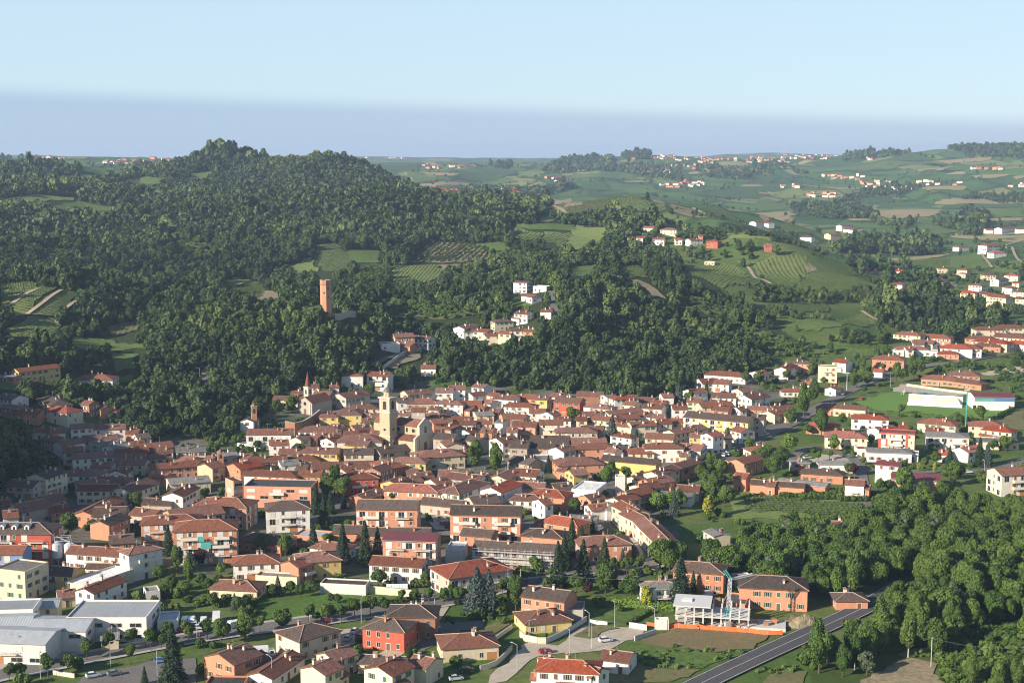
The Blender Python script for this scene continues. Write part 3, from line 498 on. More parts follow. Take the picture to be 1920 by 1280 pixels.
# window: surround, recessed pane and shutters in one small mesh (local x along the wall, -y outwards)
def window_mesh(name, w, h, sh, closed=False):
    mb = MB(); f = 0.09
    for x0, x1, z0, z1 in ((-w/2-f, -w/2, -f, h+f), (w/2, w/2+f, -f, h+f), (-w/2, w/2, h, h+f), (-w/2-.06, w/2+.06, -f-.05, 0)): mb.box(x0, x1, -0.06, 0.02, z0, z1, 0, None, True)
    if closed: mb.face([(-w/2, -0.045, 0), (w/2, -0.045, 0), (w/2, -0.045, h), (-w/2, -0.045, h)], 2)
    else: mb.face([(-w/2, -0.012, 0), (w/2, -0.012, 0), (w/2, -0.012, h), (-w/2, -0.012, h)], 1); mb.box(-0.03, 0.03, -0.03, 0.0, 0, h, 0)
    if sh is not None and not closed:
        for s in (-1, 1): mb.box(min(s*(w/2+f), s*(w/2+f+w*.5)), max(s*(w/2+f), s*(w/2+f+w*.5)), -0.07, 0.0, 0, h, 2, None, True)
    return mb.mesh(name, [M_frame, M_glass, sh or M_wood])
WIN = {}
for nm, sh in (('n', None), ('b', M_wood), ('g', M_green), ('o', M_ow), ('w', M_rblind)):
    WIN[nm] = [window_mesh('window', 1.05, 1.45, sh), window_mesh('window', 1.05, 1.45, sh, sh is not None)]
WIN['big'] = [window_mesh('window', 2.2, 2.2, M_rblind), window_mesh('window', 2.0, 2.3, M_rblind, True)]
WIN['strip'] = [window_mesh('window', 3.4, 1.2, None), window_mesh('window', 3.4, 1.2, M_rblind, True)]
_d = MB(); _d.box(-0.75, -0.6, -0.08, 0.02, 0, 2.4); _d.box(0.6, 0.75, -0.08, 0.02, 0, 2.4); _d.box(-0.6, 0.6, -0.08, 0.02, 2.25, 2.4); _d.box(-0.6, 0.6, -0.03, 0.02, 0, 2.25, 1); DOOR = _d.mesh('door', [M_frame, M_wood])
_d = MB(); _d.box(-1.45, 1.45, -0.04, 0.02, 0, 2.5, 1); _d.box(-1.55, 1.55, -0.09, 0.02, 2.5, 2.65); GATE = _d.mesh('garage_door', [M_frame, M_ow])
def chimney_mesh(mat0):
    mb = MB(); mb.box(-.3, .3, -.3, .3, -0.9, 1.0, 0); mb.box(-.4, .4, -.4, .4, 1.0, 1.12, 1, None, True); mb.box(-.22, .22, -.22, .22, 1.12, 1.35, 2); mb.box(-.38, .38, -.38, .38, 1.35, 1.45, 1, None, True); return mb.mesh('chimney', [mat0, M_hiptile, M_dark])
CHIM = [chimney_mesh(WALL['c']), chimney_mesh(WALL['o']), chimney_mesh(WALL['w'])]
_d = MB(); _d.bar((0, 0, 0), (0, 0, 2.6), 0.035, 0, 4); [_d.bar((-.5 + .1 * k, 0, 2.0 + .12 * k), (.5 - .1 * k, 0, 2.0 + .12 * k), 0.02, 0, 3) for k in range(5)]; ANT = _d.mesh('antenna', M_steel)
def balcony_mesh(L):
    mb = MB(); mb.box(-L/2, L/2, -1.25, 0, -0.16, 0, 0, None, True); n = max(2, int(L / 0.5))
    mb.box(-L/2, L/2, -1.25, -1.20, 0.95, 1.02, 1, None, True)
    for k in range(n + 1): x = -L/2 + 0.03 + (L - .06) * k / n; mb.box(x - .02, x + .02, -1.24, -1.20, 0, 0.95, 1)
    for s in (-L/2, L/2 - .05): mb.box(s, s + .05, -1.2, 0, 0.95, 1.02, 1, None, True); mb.box(s, s + .05, -1.2, -0.02, 0.1, 0.18, 1, None, True)
    return mb.mesh('balcony', [M_frame, M_grey])
BALC = {L: balcony_mesh(L) for L in (3.0, 4.5, 6.0)}
def solid_balcony(L):
    mb = MB(); mb.box(-L/2, L/2, -1.3, 0, -0.18, 0, 0, None, True); mb.box(-L/2, L/2, -1.3, -1.2, 0, 0.95, 0); mb.box(-L/2, -L/2 + .1, -1.2, 0, 0, 0.95, 0); mb.box(L/2 - .1, L/2, -1.2, 0, 0, 0.95, 0); return mb.mesh('balcony', [M_frame])
SBALC = {L: solid_balcony(L) for L in (3.0, 4.5, 6.0)}
HB = []; HOUSES = []   # image boxes and records of what stands
def roof_gable(L, W, H, pitch, ov, th=0.22):
    r = H + pitch * W / 2; lx = L / 2 + ov * 0.6; wy = W / 2 + ov; ez = H - pitch * ov; mb = MB(); sl = math.hypot(wy, r - ez)
    for s in (-1, 1):
        q = [(-lx, s * wy, ez + th), (lx, s * wy, ez + th), (lx, 0, r + th), (-lx, 0, r + th)]; uv = [(0, 0), (2 * lx, 0), (2 * lx, sl), (0, sl)]
        mb.face(q if s < 0 else q[::-1], 0, uv if s < 0 else uv[::-1])
        q = [(-lx, s * wy, ez), (lx, s * wy, ez), (lx, 0, r), (-lx, 0, r)]; mb.face(q[::-1] if s < 0 else q, 1)
        q = [(-lx, s * wy, ez), (lx, s * wy, ez), (lx, s * wy, ez + th), (-lx, s * wy, ez + th)]; mb.face(q if s < 0 else q[::-1], 1)
        for e in (-lx, lx):
            q = [(e, s * wy, ez), (e, s * wy, ez + th), (e, 0, r + th), (e, 0, r)]; mb.face(q, 1)
    return mb, r
def roof_hip(L, W, H, pitch, ov, th=0.22):
    r = H + pitch * W / 2; lx = L / 2 + ov; wy = W / 2 + ov; ez = H - pitch * ov; hl = max(0.05, (L - W) / 2); mb = MB(); sl = math.hypot(wy, r - ez)
    A = [(-lx, -wy, ez + th), (lx, -wy, ez + th), (lx, wy, ez + th), (-lx, wy, ez + th)]; R0 = (-hl, 0, r + th); R1 = (hl, 0, r + th)
    mb.face([A[0], A[1], R1, R0], 0, [(0, 0), (2 * lx, 0), (lx + hl, sl), (lx - hl, sl)]); mb.face([A[2], A[3], R0, R1], 0, [(0, 0), (2 * lx, 0), (lx + hl, sl), (lx - hl, sl)])
    mb.face([A[1], A[2], R1], 0, [(0, 0), (2 * wy, 0), (wy, sl)]); mb.face([A[3], A[0], R0], 0, [(0, 0), (2 * wy, 0), (wy, sl)])
    B = [(x, y, ez) for x, y, z in A]; mb.face(B[::-1], 1)
    for k in range(4): mb.face([B[k], B[(k + 1) % 4], A[(k + 1) % 4], A[k]], 1)
    return mb, r
def face_slots(L, W):   # (name, centre, outward angle, length)
    return [('front', (0, -W / 2), 0.0, L), ('back', (0, W / 2), math.pi, L), ('right', (L / 2, 0), math.pi / 2, W), ('left', (-L / 2, 0), -math.pi / 2, W)]
def build(cx, cy, L, W, H, rz, form, rc, wc, name='house', label=None, cat='house', opt='', pitch=None, group=None, z0=None, near=None):
    """one building with its walls, roof, chimneys, windows, doors and balconies; returns its root"""
    D = math.hypot(cx, cy); R = random.Random(int(cx * 13.7 + cy * 7.1) & 0xffff)
    ca, sa = math.cos(rz), math.sin(rz); cor = [(cx + x * ca - y * sa, cy + x * sa + y * ca) for x, y in ((-L/2, -W/2), (L/2, -W/2), (L/2, W/2), (-L/2, W/2))]
    gz = [float(ground(*c)) for c in cor]; base = z0 if z0 is not None else (0.6 * min(gz) + 0.4 * max(gz)); dn = base - min(gz) + 0.8
    root = empty(name, (cx, cy, base), rz); tag(root, label, cat, group)
    pitch = pitch if pitch is not None else (0.34 if rc in 'trb' else 0.18); ov = 0.55 if D < 1300 else 0.4
    mb = MB()
    if form == 'F':
        pz = 0.5; q = [(-L/2, -W/2), (L/2, -W/2), (L/2, W/2), (-L/2, W/2)]
        for k in range(4): a, b = q[k], q[(k + 1) % 4]; mb.face([(*a, -dn), (*b, -dn), (*b, H + pz), (*a, H + pz)])
        iq = [(x * (1 - 0.5 / L), y * (1 - 0.5 / W)) for x, y in q]
        for k in range(4):
            a, b, c, d = q[k], q[(k + 1) % 4], iq[(k + 1) % 4], iq[k]; mb.face([(*a, H + pz), (*b, H + pz), (*c, H + pz), (*d, H + pz)]); mb.face([(*d, H), (*d, H + pz), (*c, H + pz), (*c, H)])
        mb.obj('wall', WALL[wc], root); rb = MB(); rb.face([(*p, H + 0.05) for p in iq], 0, [(p[0], p[1]) for p in iq]); r = H
        ro = rb.obj('roof', [ROOF[rc]], root, uv=True)
    else:
        gab = form == 'G'; rr = H + pitch * W / 2
        for s in (-1, 1):
            q = [(-L/2, s*W/2, -dn), (L/2, s*W/2, -dn), (L/2, s*W/2, H), (-L/2, s*W/2, H)]; mb.face(q if s < 0 else q[::-1])
            q = [(s*L/2, -W/2, -dn), (s*L/2, W/2, -dn), (s*L/2, W/2, H)] + ([(s*L/2, 0, rr)] if gab else []) + [(s*L/2, -W/2, H)]; mb.face(q if s > 0 else q[::-1])
        mb.obj('wall', WALL[wc], root); rb, r = (roof_gable if gab else roof_hip)(L, W, H, pitch, ov)
        ro = rb.obj('roof', [ROOF[rc], M_wood if rc in 'trb' else M_grey], root, uv=True)
    lod = 0 if D < 620 else 1 if D < 1000 else 2 if D < 1950 else 3
    if 'x' in opt: lod = 3
    # chimneys and ridge tiles are pieces of the roof
    if form != 'F' and lod < 3 and rc in 'trbg' and 'q' not in opt:
        for k in range(R.choice((1, 2, 2, 3)) if lod < 2 else R.choice((0, 1))):
            y = R.uniform(-0.33, 0.33) * W; x = R.uniform(-0.32, 0.32) * (L if form == 'G' else max(2, L - W * .6)); z = H + pitch * (W / 2 - abs(y)) + 0.2; s = R.uniform(0.8, 1.2)
            c = link('chimney', R.choice(CHIM), ro, (x, y, z)); c.scale = (s, s, s * R.uniform(0.8, 1.3))
        if lod < 2 and R.random() < 0.6: link('antenna', ANT, ro, (R.uniform(-.3, .3) * max(2, L - W), 0, r + 0.1), R.uniform(0, 3))
    if form == 'H' and lod == 0:
        hb = MB(); hl = max(0.05, (L - W) / 2); th = 0.22 + 0.04; lx = L/2 + ov; wy = W/2 + ov; ez = H - pitch * ov + th
        hb.bar((-hl, 0, r + th), (hl, 0, r + th), 0.14, 0, 5)
        for sx in (-1, 1):
            for sy in (-1, 1): hb.bar((sx * hl, 0, r + th), (sx * lx, sy * wy, ez), 0.12, 0, 5)
        hb.obj('ridge_tile_line', M_hiptile, ro)['kind'] = 'stuff'
    elif form == 'G' and lod == 0 and rc in 'trb':
        hb = MB(); hb.bar((-L/2 - .3, 0, r + .26), (L/2 + .3, 0, r + .26), 0.14, 0, 5); hb.obj('ridge_tile_line', M_hiptile, ro)['kind'] = 'stuff'
    # windows, doors, balconies
    if lod < 3 and 'n' not in opt:
        st = max(1, int(round((H - 0.2) / 3.05))); sh = H / st; kind = R.choice(('b', 'b', 'n', 'g', 'o', 'w')) if 'W' not in opt else 'w'
        for fn, (fx, fy), ang, fl in face_slots(L, W):
            nx, ny = math.sin(ang), -math.cos(ang); wx, wy_ = nx * ca - ny * sa, nx * sa + ny * ca; vis = -(wx * cx + wy_ * cy) / D
            if vis < (-0.15 if lod == 0 else 0.06): continue
            long = fn in ('front', 'back'); 
            if not long and R.random() < 0.3 and form == 'G': continue
            strip_ = 'S' in opt
            gap = 4.6 if strip_ else (3.0 if H < 8.5 or 'A' not in opt else 3.3); n = max(1, int((fl - 1.2) / gap)); ex, ey = math.cos(ang), math.sin(ang)
            for s in range(st):
                for k in range(n):
                    if R.random() < (0.06 if 'A' in opt else 0.16): continue
                    u = (k + 0.5 - n / 2) * (fl - 0.8) / n; z = s * sh + (0.95 if sh > 2.6 else 0.5)
                    if s == 0 and long and k == n // 2 and 'A' not in opt and not strip_: 
                        link('door', DOOR, root, (fx + ex * u + nx * .01, fy + ey * u + ny * .01, 0.02), ang); continue
                    if s == 0 and long and R.random() < 0.10 and H > 4 and fl > 7 and abs(u) < fl / 2 - 1.8: link('garage_door', GATE, root, (fx + ex * u + nx * .01, fy + ey * u + ny * .01, 0.02), ang); continue
                    me = WIN['strip' if strip_ else 'big' if ('A' in opt and k % 2 == 0) else kind][1 if R.random() < (0.5 if kind == 'w' or 'A' in opt else 0.35) else 0]
                    if me in WIN['big']: z = s * sh + 0.25
                    link('window', me, root, (fx + ex * u + nx * .01, fy + ey * u + ny * .01, z), ang)
                if lod < 2 and s >= 1 and long and fl > 7.5 and ('A' in opt or (R.random() < 0.35)):
                    bl = [b for b in (3.0, 4.5, 6.0) if b < fl * 0.5] or [3.0]; bl = bl[-1]; nb = max(1, int(fl / 9)) if 'A' in opt else 1
                    for k in range(nb):
                        u = (k + 0.5 - nb / 2) * fl / nb; link('balcony', (SBALC if R.random() < .3 else BALC)[bl], root, (fx + ex * u, fy + ey * u, s * sh), ang)
    top = r + 0.3; P = np.array([[x, y, z] for x, y in cor for z in (base - 0.5, base + top)]); q = project(P)
    HB.append((q[:, 0].min(), q[:, 1].min(), q[:, 0].max(), q[:, 1].max(), D, cx, cy, math.hypot(L, W) / 2, L / 2, W / 2, rz))
    HOUSES.append((root, (q[:, 0].mean(), q[:, 1].mean()), rc, wc, form, H, L, W, D, label is None, cat)); return root
def house(x1, y1, x2, y2, W, H, rc, wc, form='G', opt='', **k):
    """a building given by the two ends of its ridge in the photo, its width and eave height in metres"""
    pitch = k.get('pitch'); pt = pitch if pitch is not None else (0.34 if rc in 'trb' else 0.18)
    rh = H + (pt * W / 2 + 0.2 if form != 'F' else 0.2)
    mx, my = (x1 + x2) / 2, (y1 + y2) / 2; c = hit(mx, my, rh); pl = float(ground(*c)) + rh
    a = hit(x1, y1, plane=pl); b = hit(x2, y2, plane=pl); d = b - a; Lr = float(np.linalg.norm(d)); c = (a + b) / 2
    L = Lr if form != 'H' else (Lr + W if math.hypot(*c) < 1250 else max(W * 1.05, Lr + .15 * W))
    L = max(4.0, min(L, 70.0)); rz = math.atan2(d[1], d[0]) if Lr > 0.8 else k.pop('rz', 0.1)
    k.pop('rz', None)
    if math.cos(rz) < 0: rz += math.pi
    return build(c[0], c[1], L, W, H, rz, form, rc, wc, opt=opt, **k)
# ------------------------------------------------------------------ the buildings: ridge ends in photo crops, width, eave height, roof, wall, form, options
S2, S3 = 6.2, 9.2
DATA = {  # crop origin and zoom : rows
(0, 960, 4): '''
-100 245 200 243 10 6.2 t B G A
70 437 250 362 12 9.5 g c F
390 402 592 412 9 5 b y G
540 246 955 270 9 6 t w G
1000 262 1110 240 7 9.5 t w H
560 540 930 415 9 4 w c F n
632 566 880 468 7.5 5.5 t w G
1085 582 1190 570 6 3.2 g w F
745 62 900 0 8.5 6 b o G
820 172 1000 160 10 5 b o G
1180 20 1400 12 11 9 t o H A
1450 57 1640 50 13 12.3 t o H A
1720 502 1850 508 10 3.4 t c H
560 728 1150 728 17 7 a w F S
250 798 690 800 13 6.5 a w G S
-150 785 250 775 12 6.5 a w G S
-150 870 415 890 14 6.5 a w G S
-100 700 280 690 11 7 a w F S
300 662 445 655 9 5 a c G
1190 782 1340 775 9 3.5 a w F S
760 910 890 900 6.5 3.5 g c G n
1640 1055 1850 975 12 6.2 t o G
1760 1100 1960 1030 8 4 t s G
1560 1258 1850 1262 6 3 k o F n
430 585 560 570 8 3.2 t c G
660 380 900 385 5 3.3 b w G
340 470 420 470 6 3 t s G
''',
(480, 960, 4): '''
-60 318 60 312 10 6 t w H
15 460 325 478 5 3 g c F n
250 362 400 318 9 6 r o G
420 296 500 290 11 6.5 t y H
975 152 1365 165 11 12.5 m o G A
880 322 1270 345 9.5 6 t w G
1530 372 1700 347 15 7 r s H A
500 515 840 532 6 3.2 b w F n
590 92 830 96 10 4.2 b o G
840 112 1310 116 9 4.2 b o G
1560 112 1790 130 9 6 b o G
362 842 420 826 12 6 b c H
965 792 1040 800 10 6.2 b R H
1130 690 1225 692 11 7 b k H
1530 907 1640 900 12 4.2 t c H
20 1195 270 1030 8 3.6 t w G
425 1150 560 1092 9 6.2 t c G
570 1200 625 1166 6 3.4 t c G
520 1050 690 996 8 5 t c G
915 1152 1080 1078 10 6 t c G
985 1240 1060 1205 8 3.4 t c G
790 1062 1120 1080 7 3 b c G
1190 1062 1340 1092 9 5 t c G
1440 250 1570 255 10 4.5 a w F n
320 150 560 170 9 3.4 a o F
0 150 150 170 11 4 t o H
530 215 620 225 9 4 t w H
760 20 900 20 8 3.4 g o F
''',
(960, 960, 4): '''
330 22 450 40 10 6.4 r o H
440 20 640 30 9 4 g s G
190 118 300 126 10 4.6 b o H
600 176 760 170 11 6.6 t o H
880 -30 985 22 8.5 7 t c G
995 27 1062 97 8.5 7 t c G
1068 99 1190 218 8.5 7 t c G
1500 118 1575 158 7 5 g c G
1350 366 1480 376 11 6.6 b o H
1070 521 1170 516 9 6 g w H
1600 640 1770 655 11 3 k o F n
120 546 440 588 11 6.5 b o G
200 728 262 722 12 3.5 t y H
400 700 540 705 9 3 g s F n
690 1022 905 1050 8.5 3.6 t w G
330 1098 530 1108 9.5 6.2 r w H
150 1200 275 1206 5 3.1 r w G
345 1226 470 1234 5 3.1 r w G
575 1140 660 1165 8 5.2 r w G
210 1088 300 1084 6 5.4 r w G
170 75 250 80 7 3.4 g s F n
1860 470 2060 480 13 7 b o H
1100 800 1150 800 2.6 2.8 w w F n
1680 490 1800 480 8 3.4 g w F
700 -80 780 -40 8 5 g w G
''',
(1440, 960, 4): '''
585 600 635 600 8 3 b o H
480 62 555 66 7 3 r c G n
''',
(1440, 640, 4): '''
100 192 170 158 9 6 t w G
215 136 290 141 9 6 b p H
510 126 610 136 10 6.2 r w G
378 180 520 185 8 10 m c F
270 292 350 302 9 4 r w G
140 352 220 352 7 3.2 t w H
468 342 510 328 7 4 t w G
860 101 960 106 12 7 t o H
800 201 870 206 8 4 r w G
1390 15 1540 22 12 6 t w H
1010 30 1140 31 10 4 t w H
1100 -20 1250 -10 11 6 t w G
1320 68 1380 70 9 3.4 r p H
1170 66 1275 70 8 3.4 t w F
1235 247 1370 256 12 4 t o H
1425 216 1520 221 12 6 t o H
1400 267 1580 291 10 3.6 t o H
502 466 740 481 9 4.5 t c G
430 464 500 468 9 4.2 t o H
700 541 830 546 10 6 r w H
380 596 450 601 11 4.2 r o H
520 666 650 671 12 6 r c H
800 642 930 622 10 6 t w G
1230 571 1340 581 12 5 t c H
1190 640 1320 648 10 6 t w G
980 623 1050 627 7 3.3 r w G
1290 676 1400 681 13 6.4 g w H A
1590 591 1690 596 11 6 r c H
1690 630 1780 640 9 6 r c H
1600 675 1800 690 7 3.2 r c G
1620 721 1800 727 9 4 g c H
1440 792 1560 772 10 5 r w G
1285 809 1370 816 8 3.6 r w G
830 796 980 801 11 4.6 g w H
1050 830 1130 835 8 3.4 g w F
660 797 740 797 8 3.5 m w F
440 892 590 893 8 4 g w H
330 947 490 957 9 4 b o H
820 892 990 907 9 8 m w G
935 975 1295 1000 14 5 m o G
580 1030 720 1037 8 6.6 t w G
90 1022 450 1062 8 4 g o G n
0 1041 65 1047 8 4 t o G
700 1070 760 1075 6 5 t o G
1700 945 1960 932 12 9 t c G A
228 886 246 886 7 5 g s H
20 480 160 470 10 5 t o G
110 530 190 525 8 4 t c G
0 520 90 500 9 5 t c G
1640 -10 1760 -5 11 5 t w H
1760 -60 1900 -50 12 6 t c H
1840 -10 1960 0 11 5 r w H
1600 10 1700 15 9 4 t o H
940 62 1010 62 8 3.4 g w F
''',
(960, 640, 4): '''
75 391 190 401 10 6 t o H
200 406 280 411 8 7 t y G
300 381 390 386 9 6 t w G
335 412 530 424 11 8 t R G
490 371 690 376 10 6 t k G
690 402 765 396 8 8 g v G
800 406 880 401 8 8 r w H
870 396 940 401 9 5 t c G
970 411 1080 421 9 5 t o G
1118 388 1200 386 9 5 t w G
1080 436 1160 441 9 5 t c G
1320 357 1430 346 10 6 t w G
1400 276 1520 271 12 5 t w G
1525 281 1640 287 11 5 t w G
1530 216 1700 227 12 4 t w H
1820 222 1890 212 9 4 r w G
1690 352 1780 341 10 5 t c G
1500 381 1680 386 11 6 t w G
1740 402 1880 376 11 6 t w G
10 456 130 461 9 5 t w H
130 501 250 501 9 6 t w G
262 526 322 515 9 6 t w G
-40 536 110 546 10 6 t o G
20 592 195 602 10 7 t p G
205 582 380 582 10 8 t c G
530 521 680 521 9 6 t w G
620 462 710 472 9 6 t w H
700 522 950 491 9 6 t c G
990 462 1140 472 10 6 t w G
1200 471 1310 471 10 6.5 t w G
640 551 760 562 9 5 t c H
780 551 940 541 9 5 t w G
960 526 1050 532 9 5 t w G
1080 581 1180 577 9 6 t c G
1190 571 1290 577 9 5 t w G
1320 519 1800 562 12 9 b y G A
1400 456 1640 446 10 6 t c G
1520 481 1640 491 9 5 t o G
1680 491 1730 486 8 5 t w G
1830 476 1910 481 9 5 t o H
1690 632 1770 652 9 6 t w G
1462 686 1540 671 8 9 r w G
1340 681 1430 686 8 6 t y G
1010 681 1220 691 10 5 t c G
1180 662 1420 617 9 5.5 t c G
1070 756 1200 756 10 7 t w H
1270 756 1440 771 11 5 t w G
1250 821 1330 821 8 4 t c G
400 641 560 641 10 6 t s H
570 626 690 631 9 5 t s G
820 602 900 610 8 5 t c H
880 602 1060 592 9 6 t c G
810 682 880 692 7 5 t w H
140 701 430 706 14 5 b s G
440 722 700 717 10 5 t c G
520 761 690 756 10 6 t o H
330 791 420 771 10 6 t w G
160 752 330 766 10 6 b s G
760 776 920 786 9 4 b s G
950 791 980 791 10 5 t c H
690 846 1100 881 9 6 b y G n
430 866 560 861 13 6 t o H
0 741 130 746 12 7 b s G
20 852 180 881 10 5 b s G
160 872 310 872 13 5 g w F
30 946 210 961 11 6 t w G
430 962 540 951 9 5 t y G
1215 916 1405 861 8 6 t o G
1045 972 1200 921 8 6 t c G
1000 1031 1170 1001 9 6 t o G
930 1071 1080 1046 9 6 t c G
850 1121 1010 1081 9 6 t o G
765 1168 900 1131 9 6 t c G
785 1008 838 1008 4.5 7 w w F n
30 1046 250 1056 9 5 t c G
300 1062 440 1052 11 4 b c G
490 1076 670 1091 16 5 w w F n
80 1141 170 1146 9 5 t w H
240 1101 340 1111 10 6 r o H
200 1181 260 1171 9 6 t w G
545 1150 660 1131 9 5 t o G
570 1221 690 1211 8 5 t w G
820 1188 955 1258 8.5 7 t c G
1100 1116 1360 1136 9 4 g w G n
1240 1071 1410 1081 9 4 t c G
1680 881 1830 841 9 6 t o G
1690 976 1780 986 9 5.5 t o G
1795 1031 2200 1060 7 4 b o G n
1840 781 1920 776 10 4 t c H
330 560 440 560 8 5 t w G
1060 540 1150 545 8 5 t w G
1320 420 1420 425 9 5 t c G
1490 430 1600 440 9 5 t c G
860 440 950 450 9 6 t c G
1560 690 1640 690 9 5 t c G
1800 540 1900 545 11 9 b s G
1300 640 1380 650 8 5 t s G
720 790 800 800 8 5 t w G
360 930 420 935 8 4 t o G
1290 775 1350 780 7 5 t w G
100 1000 200 1010 9 4 t s G
900 1010 960 1000 7 4 t c G
480 560 560 560 8 5 t c G
''',
(480, 640, 4): '''
140 402 360 407 9 4 t c G
270 366 350 366 9 5 t c G
445 367 570 371 9 5 t s G
420 316 470 316 7 5 t w G
620 386 800 356 12 7 t s G
550 321 620 319 7 3.5 t w G
690 231 760 231 7 7 t w H
850 221 1010 226 11 8.5 t w G A
1240 171 1350 171 9 4 t w G
1112 366 1290 351 11 6 t c G
1050 421 1170 416 10 7 b w G
1200 426 1310 426 10 7 t s H
1350 346 1480 346 10 7 t w G
1460 326 1570 326 10 8 t w G
1650 311 1740 321 9 5 t w G
1600 381 1700 371 9 5 t w G
1800 391 1960 401 11 6.5 t w G
1765 376 1830 386 8 6 t c G
1405 437 1510 441 8 8 t w H
1530 441 1690 441 11 5 t w G
1660 472 1730 482 8 5 t o G
1310 531 1400 531 9 4 t w H
1310 582 1450 571 9 5 t o G
1470 556 1620 561 9 5 t o G
1640 526 1770 521 11 5 g c G
1530 591 1650 591 9 5 t w G
1660 581 1770 581 9 5 t w G
1820 581 1880 586 10 6 g w G
1840 541 1930 536 9 5 t o G
1170 491 1270 491 9 9 t s G
1090 521 1160 526 8 6 t w G
650 506 720 506 11 6.5 t y H
532 536 570 536 7 6 t y H
690 482 760 500 9 6 b c G
770 466 855 466 10 5 t c H
810 536 930 536 9 5 t c G
800 573 880 571 9 5 t w G
720 626 840 616 10 5 t o G
430 626 580 631 12 5 t w H
570 616 660 621 9 5 t c G
530 722 620 701 9 5 t w G
300 716 370 701 7 6 t c G
660 666 770 666 9 5 t s G
720 696 850 696 13 6 t c H
700 731 860 741 10 5 t y G
-60 651 270 649 11 7 t w G A
100 736 240 731 9 6.5 t w G
180 801 380 801 9 4 t c G
380 786 630 796 10 6 t y G
660 801 880 796 10 6 b c G
895 791 1120 766 11 6 b s G
-40 861 230 851 10 5 t o G
172 891 310 881 11 5 g w G
290 851 410 851 9 4 t c H
310 920 390 920 9 5 b s G
420 901 890 891 11 6 t o G
20 956 250 966 10 5 t w H
330 961 500 966 9 5 t o G
530 981 640 981 9 5 t s G
700 987 830 981 9 7 t R H
870 945 1000 902 9 8 t k G
960 881 1030 901 9 8 t k H
1110 861 1220 866 9 6 t y H
1280 811 1440 801 13 6 t c H
1500 811 1590 801 8 5 t w G
1360 681 1510 691 11 7 b s G
1500 651 1640 651 10 5 g w F
1120 956 1210 951 9 5 t c G
1200 981 1310 971 9 5 t c G
1000 1041 1090 1006 9 6 t y G
1120 1016 1210 1001 9 5 t c G
1080 1061 1290 1071 11 6 r o H
1370 961 1520 961 11 6 t c G
1460 976 1700 1001 10 6 t w G
1310 1031 1420 1011 9 5 t c G
1490 1081 1620 1031 11 6 t w H
760 1151 920 1091 9 4 t o G
1810 1001 1930 951 9 6 t c G
1760 1091 1920 1031 10 7 r w G
1600 1161 1800 1141 12 5 b s G
1260 1161 1560 1191 10 4 b s G
770 1182 1220 1187 12 10.5 b o G A
1470 1222 1990 1232 12 10.5 b o G A
190 1191 280 1187 12 9 b w H A
1390 1086 1470 1081 8 4 t c G
1800 721 1930 701 11 8 t w G
1560 480 1640 490 9 5 t o G
1440 620 1520 625 9 5 t o G
1700 640 1790 645 9 6 t o G
1560 660 1640 640 8 5 t w G
1880 640 1960 640 9 6 t w G
580 660 640 660 8 5 t c G
470 680 560 690 8 5 t w G
410 700 480 705 8 5 t o G
880 640 910 640 7 5 t c G
1000 500 1040 500 8 6 t w G
1320 480 1380 485 8 6 t c G
1060 590 1120 585 8 6 t c G
1740 430 1800 440 9 6 t w G
1760 500 1840 505 9 5 t o G
1700 980 1740 990 8 5 t c G
420 960 470 950 8 4 t c G
640 950 690 940 8 5 t s G
1420 700 1490 760 8 6 t c G
1600 700 1700 720 9 6 b s G
''',
(0, 640, 4): '''
112 191 420 156 9 6 t y G
0 241 130 246 7 3.2 g o G
650 241 780 241 13 4 t w H
30 381 150 401 10 5 b w G
380 396 440 430 11 6 b s H
410 471 500 481 11 6 r c H
110 496 320 501 10 5 t o G
70 470 140 480 8 5 t o H
642 436 705 441 8 7 t k G
742 466 800 481 7 5 t o G
825 501 880 501 6 4 r w G
530 616 700 606 9 6 t w G
705 621 940 611 9 6 t w G
960 651 1050 651 9 5 t o G
1012 691 1110 681 9 5 b w G
370 651 470 641 9 5 t c G
260 641 365 641 8 4 t c G
365 692 480 715 9 5 t s G
430 746 600 721 9 6 t w G
620 701 880 691 9 5 t w G
680 741 830 736 9 5 g s G
810 781 970 751 10 5 g w G
980 741 1080 736 9 6 t c G
1090 761 1280 741 9 6 t s G
1130 791 1290 781 9 5 t w G
1320 791 1540 781 12 5 g c G
860 805 1110 787 10 6 t s G
540 841 850 821 10 6 t w G
870 846 1100 836 9 6 t w G
1110 841 1280 831 9 5 t c G
700 901 850 901 9 6 t s G
860 881 1100 881 9 5 t c G
470 791 620 781 9 6 t c G
480 966 600 961 9 6 t w G
270 991 430 941 10 8 b c G
90 1031 290 1041 10 5 b s G
590 957 690 961 10 6 t w H
760 1011 900 1011 9 5 t w H
872 968 932 932 8 5 t w G
600 1071 890 1071 9 6 t c G
910 1091 1110 1021 11 6 t c G
1120 921 1490 891 9 5 t p G
1180 976 1270 986 8 4 t o G
1260 1031 1560 1006 12 5 g c G
1290 1131 1420 1061 9 7 t w G
1360 846 1470 861 10 5 t c G
1400 880 1510 890 8 5 t s G
1620 841 1770 826 10 6 g s G
1560 850 1620 855 8 5 t s G
1750 911 1920 881 11 6 r o G
1800 831 1900 841 9 5 t o G
110 1221 340 1181 12 6 t s G
290 1166 450 1136 10 6 t s G
620 1271 850 1151 10 5 t o G
710 1241 950 1236 12 5 b s G
1090 1171 1310 1176 9 4 b s G
1610 1162 1780 1171 12 9 t o H A
1260 1262 1640 1212 13 9 t p G A
0 1190 80 1180 9 4 t s G
640 1035 740 1030 8 5 t s H
1020 1240 1200 1260 10 5 t s G
1540 905 1600 895 8 5 t c G
360 1235 500 1215 9 5 t o G
20 1265 130 1255 10 6 t w G
''',
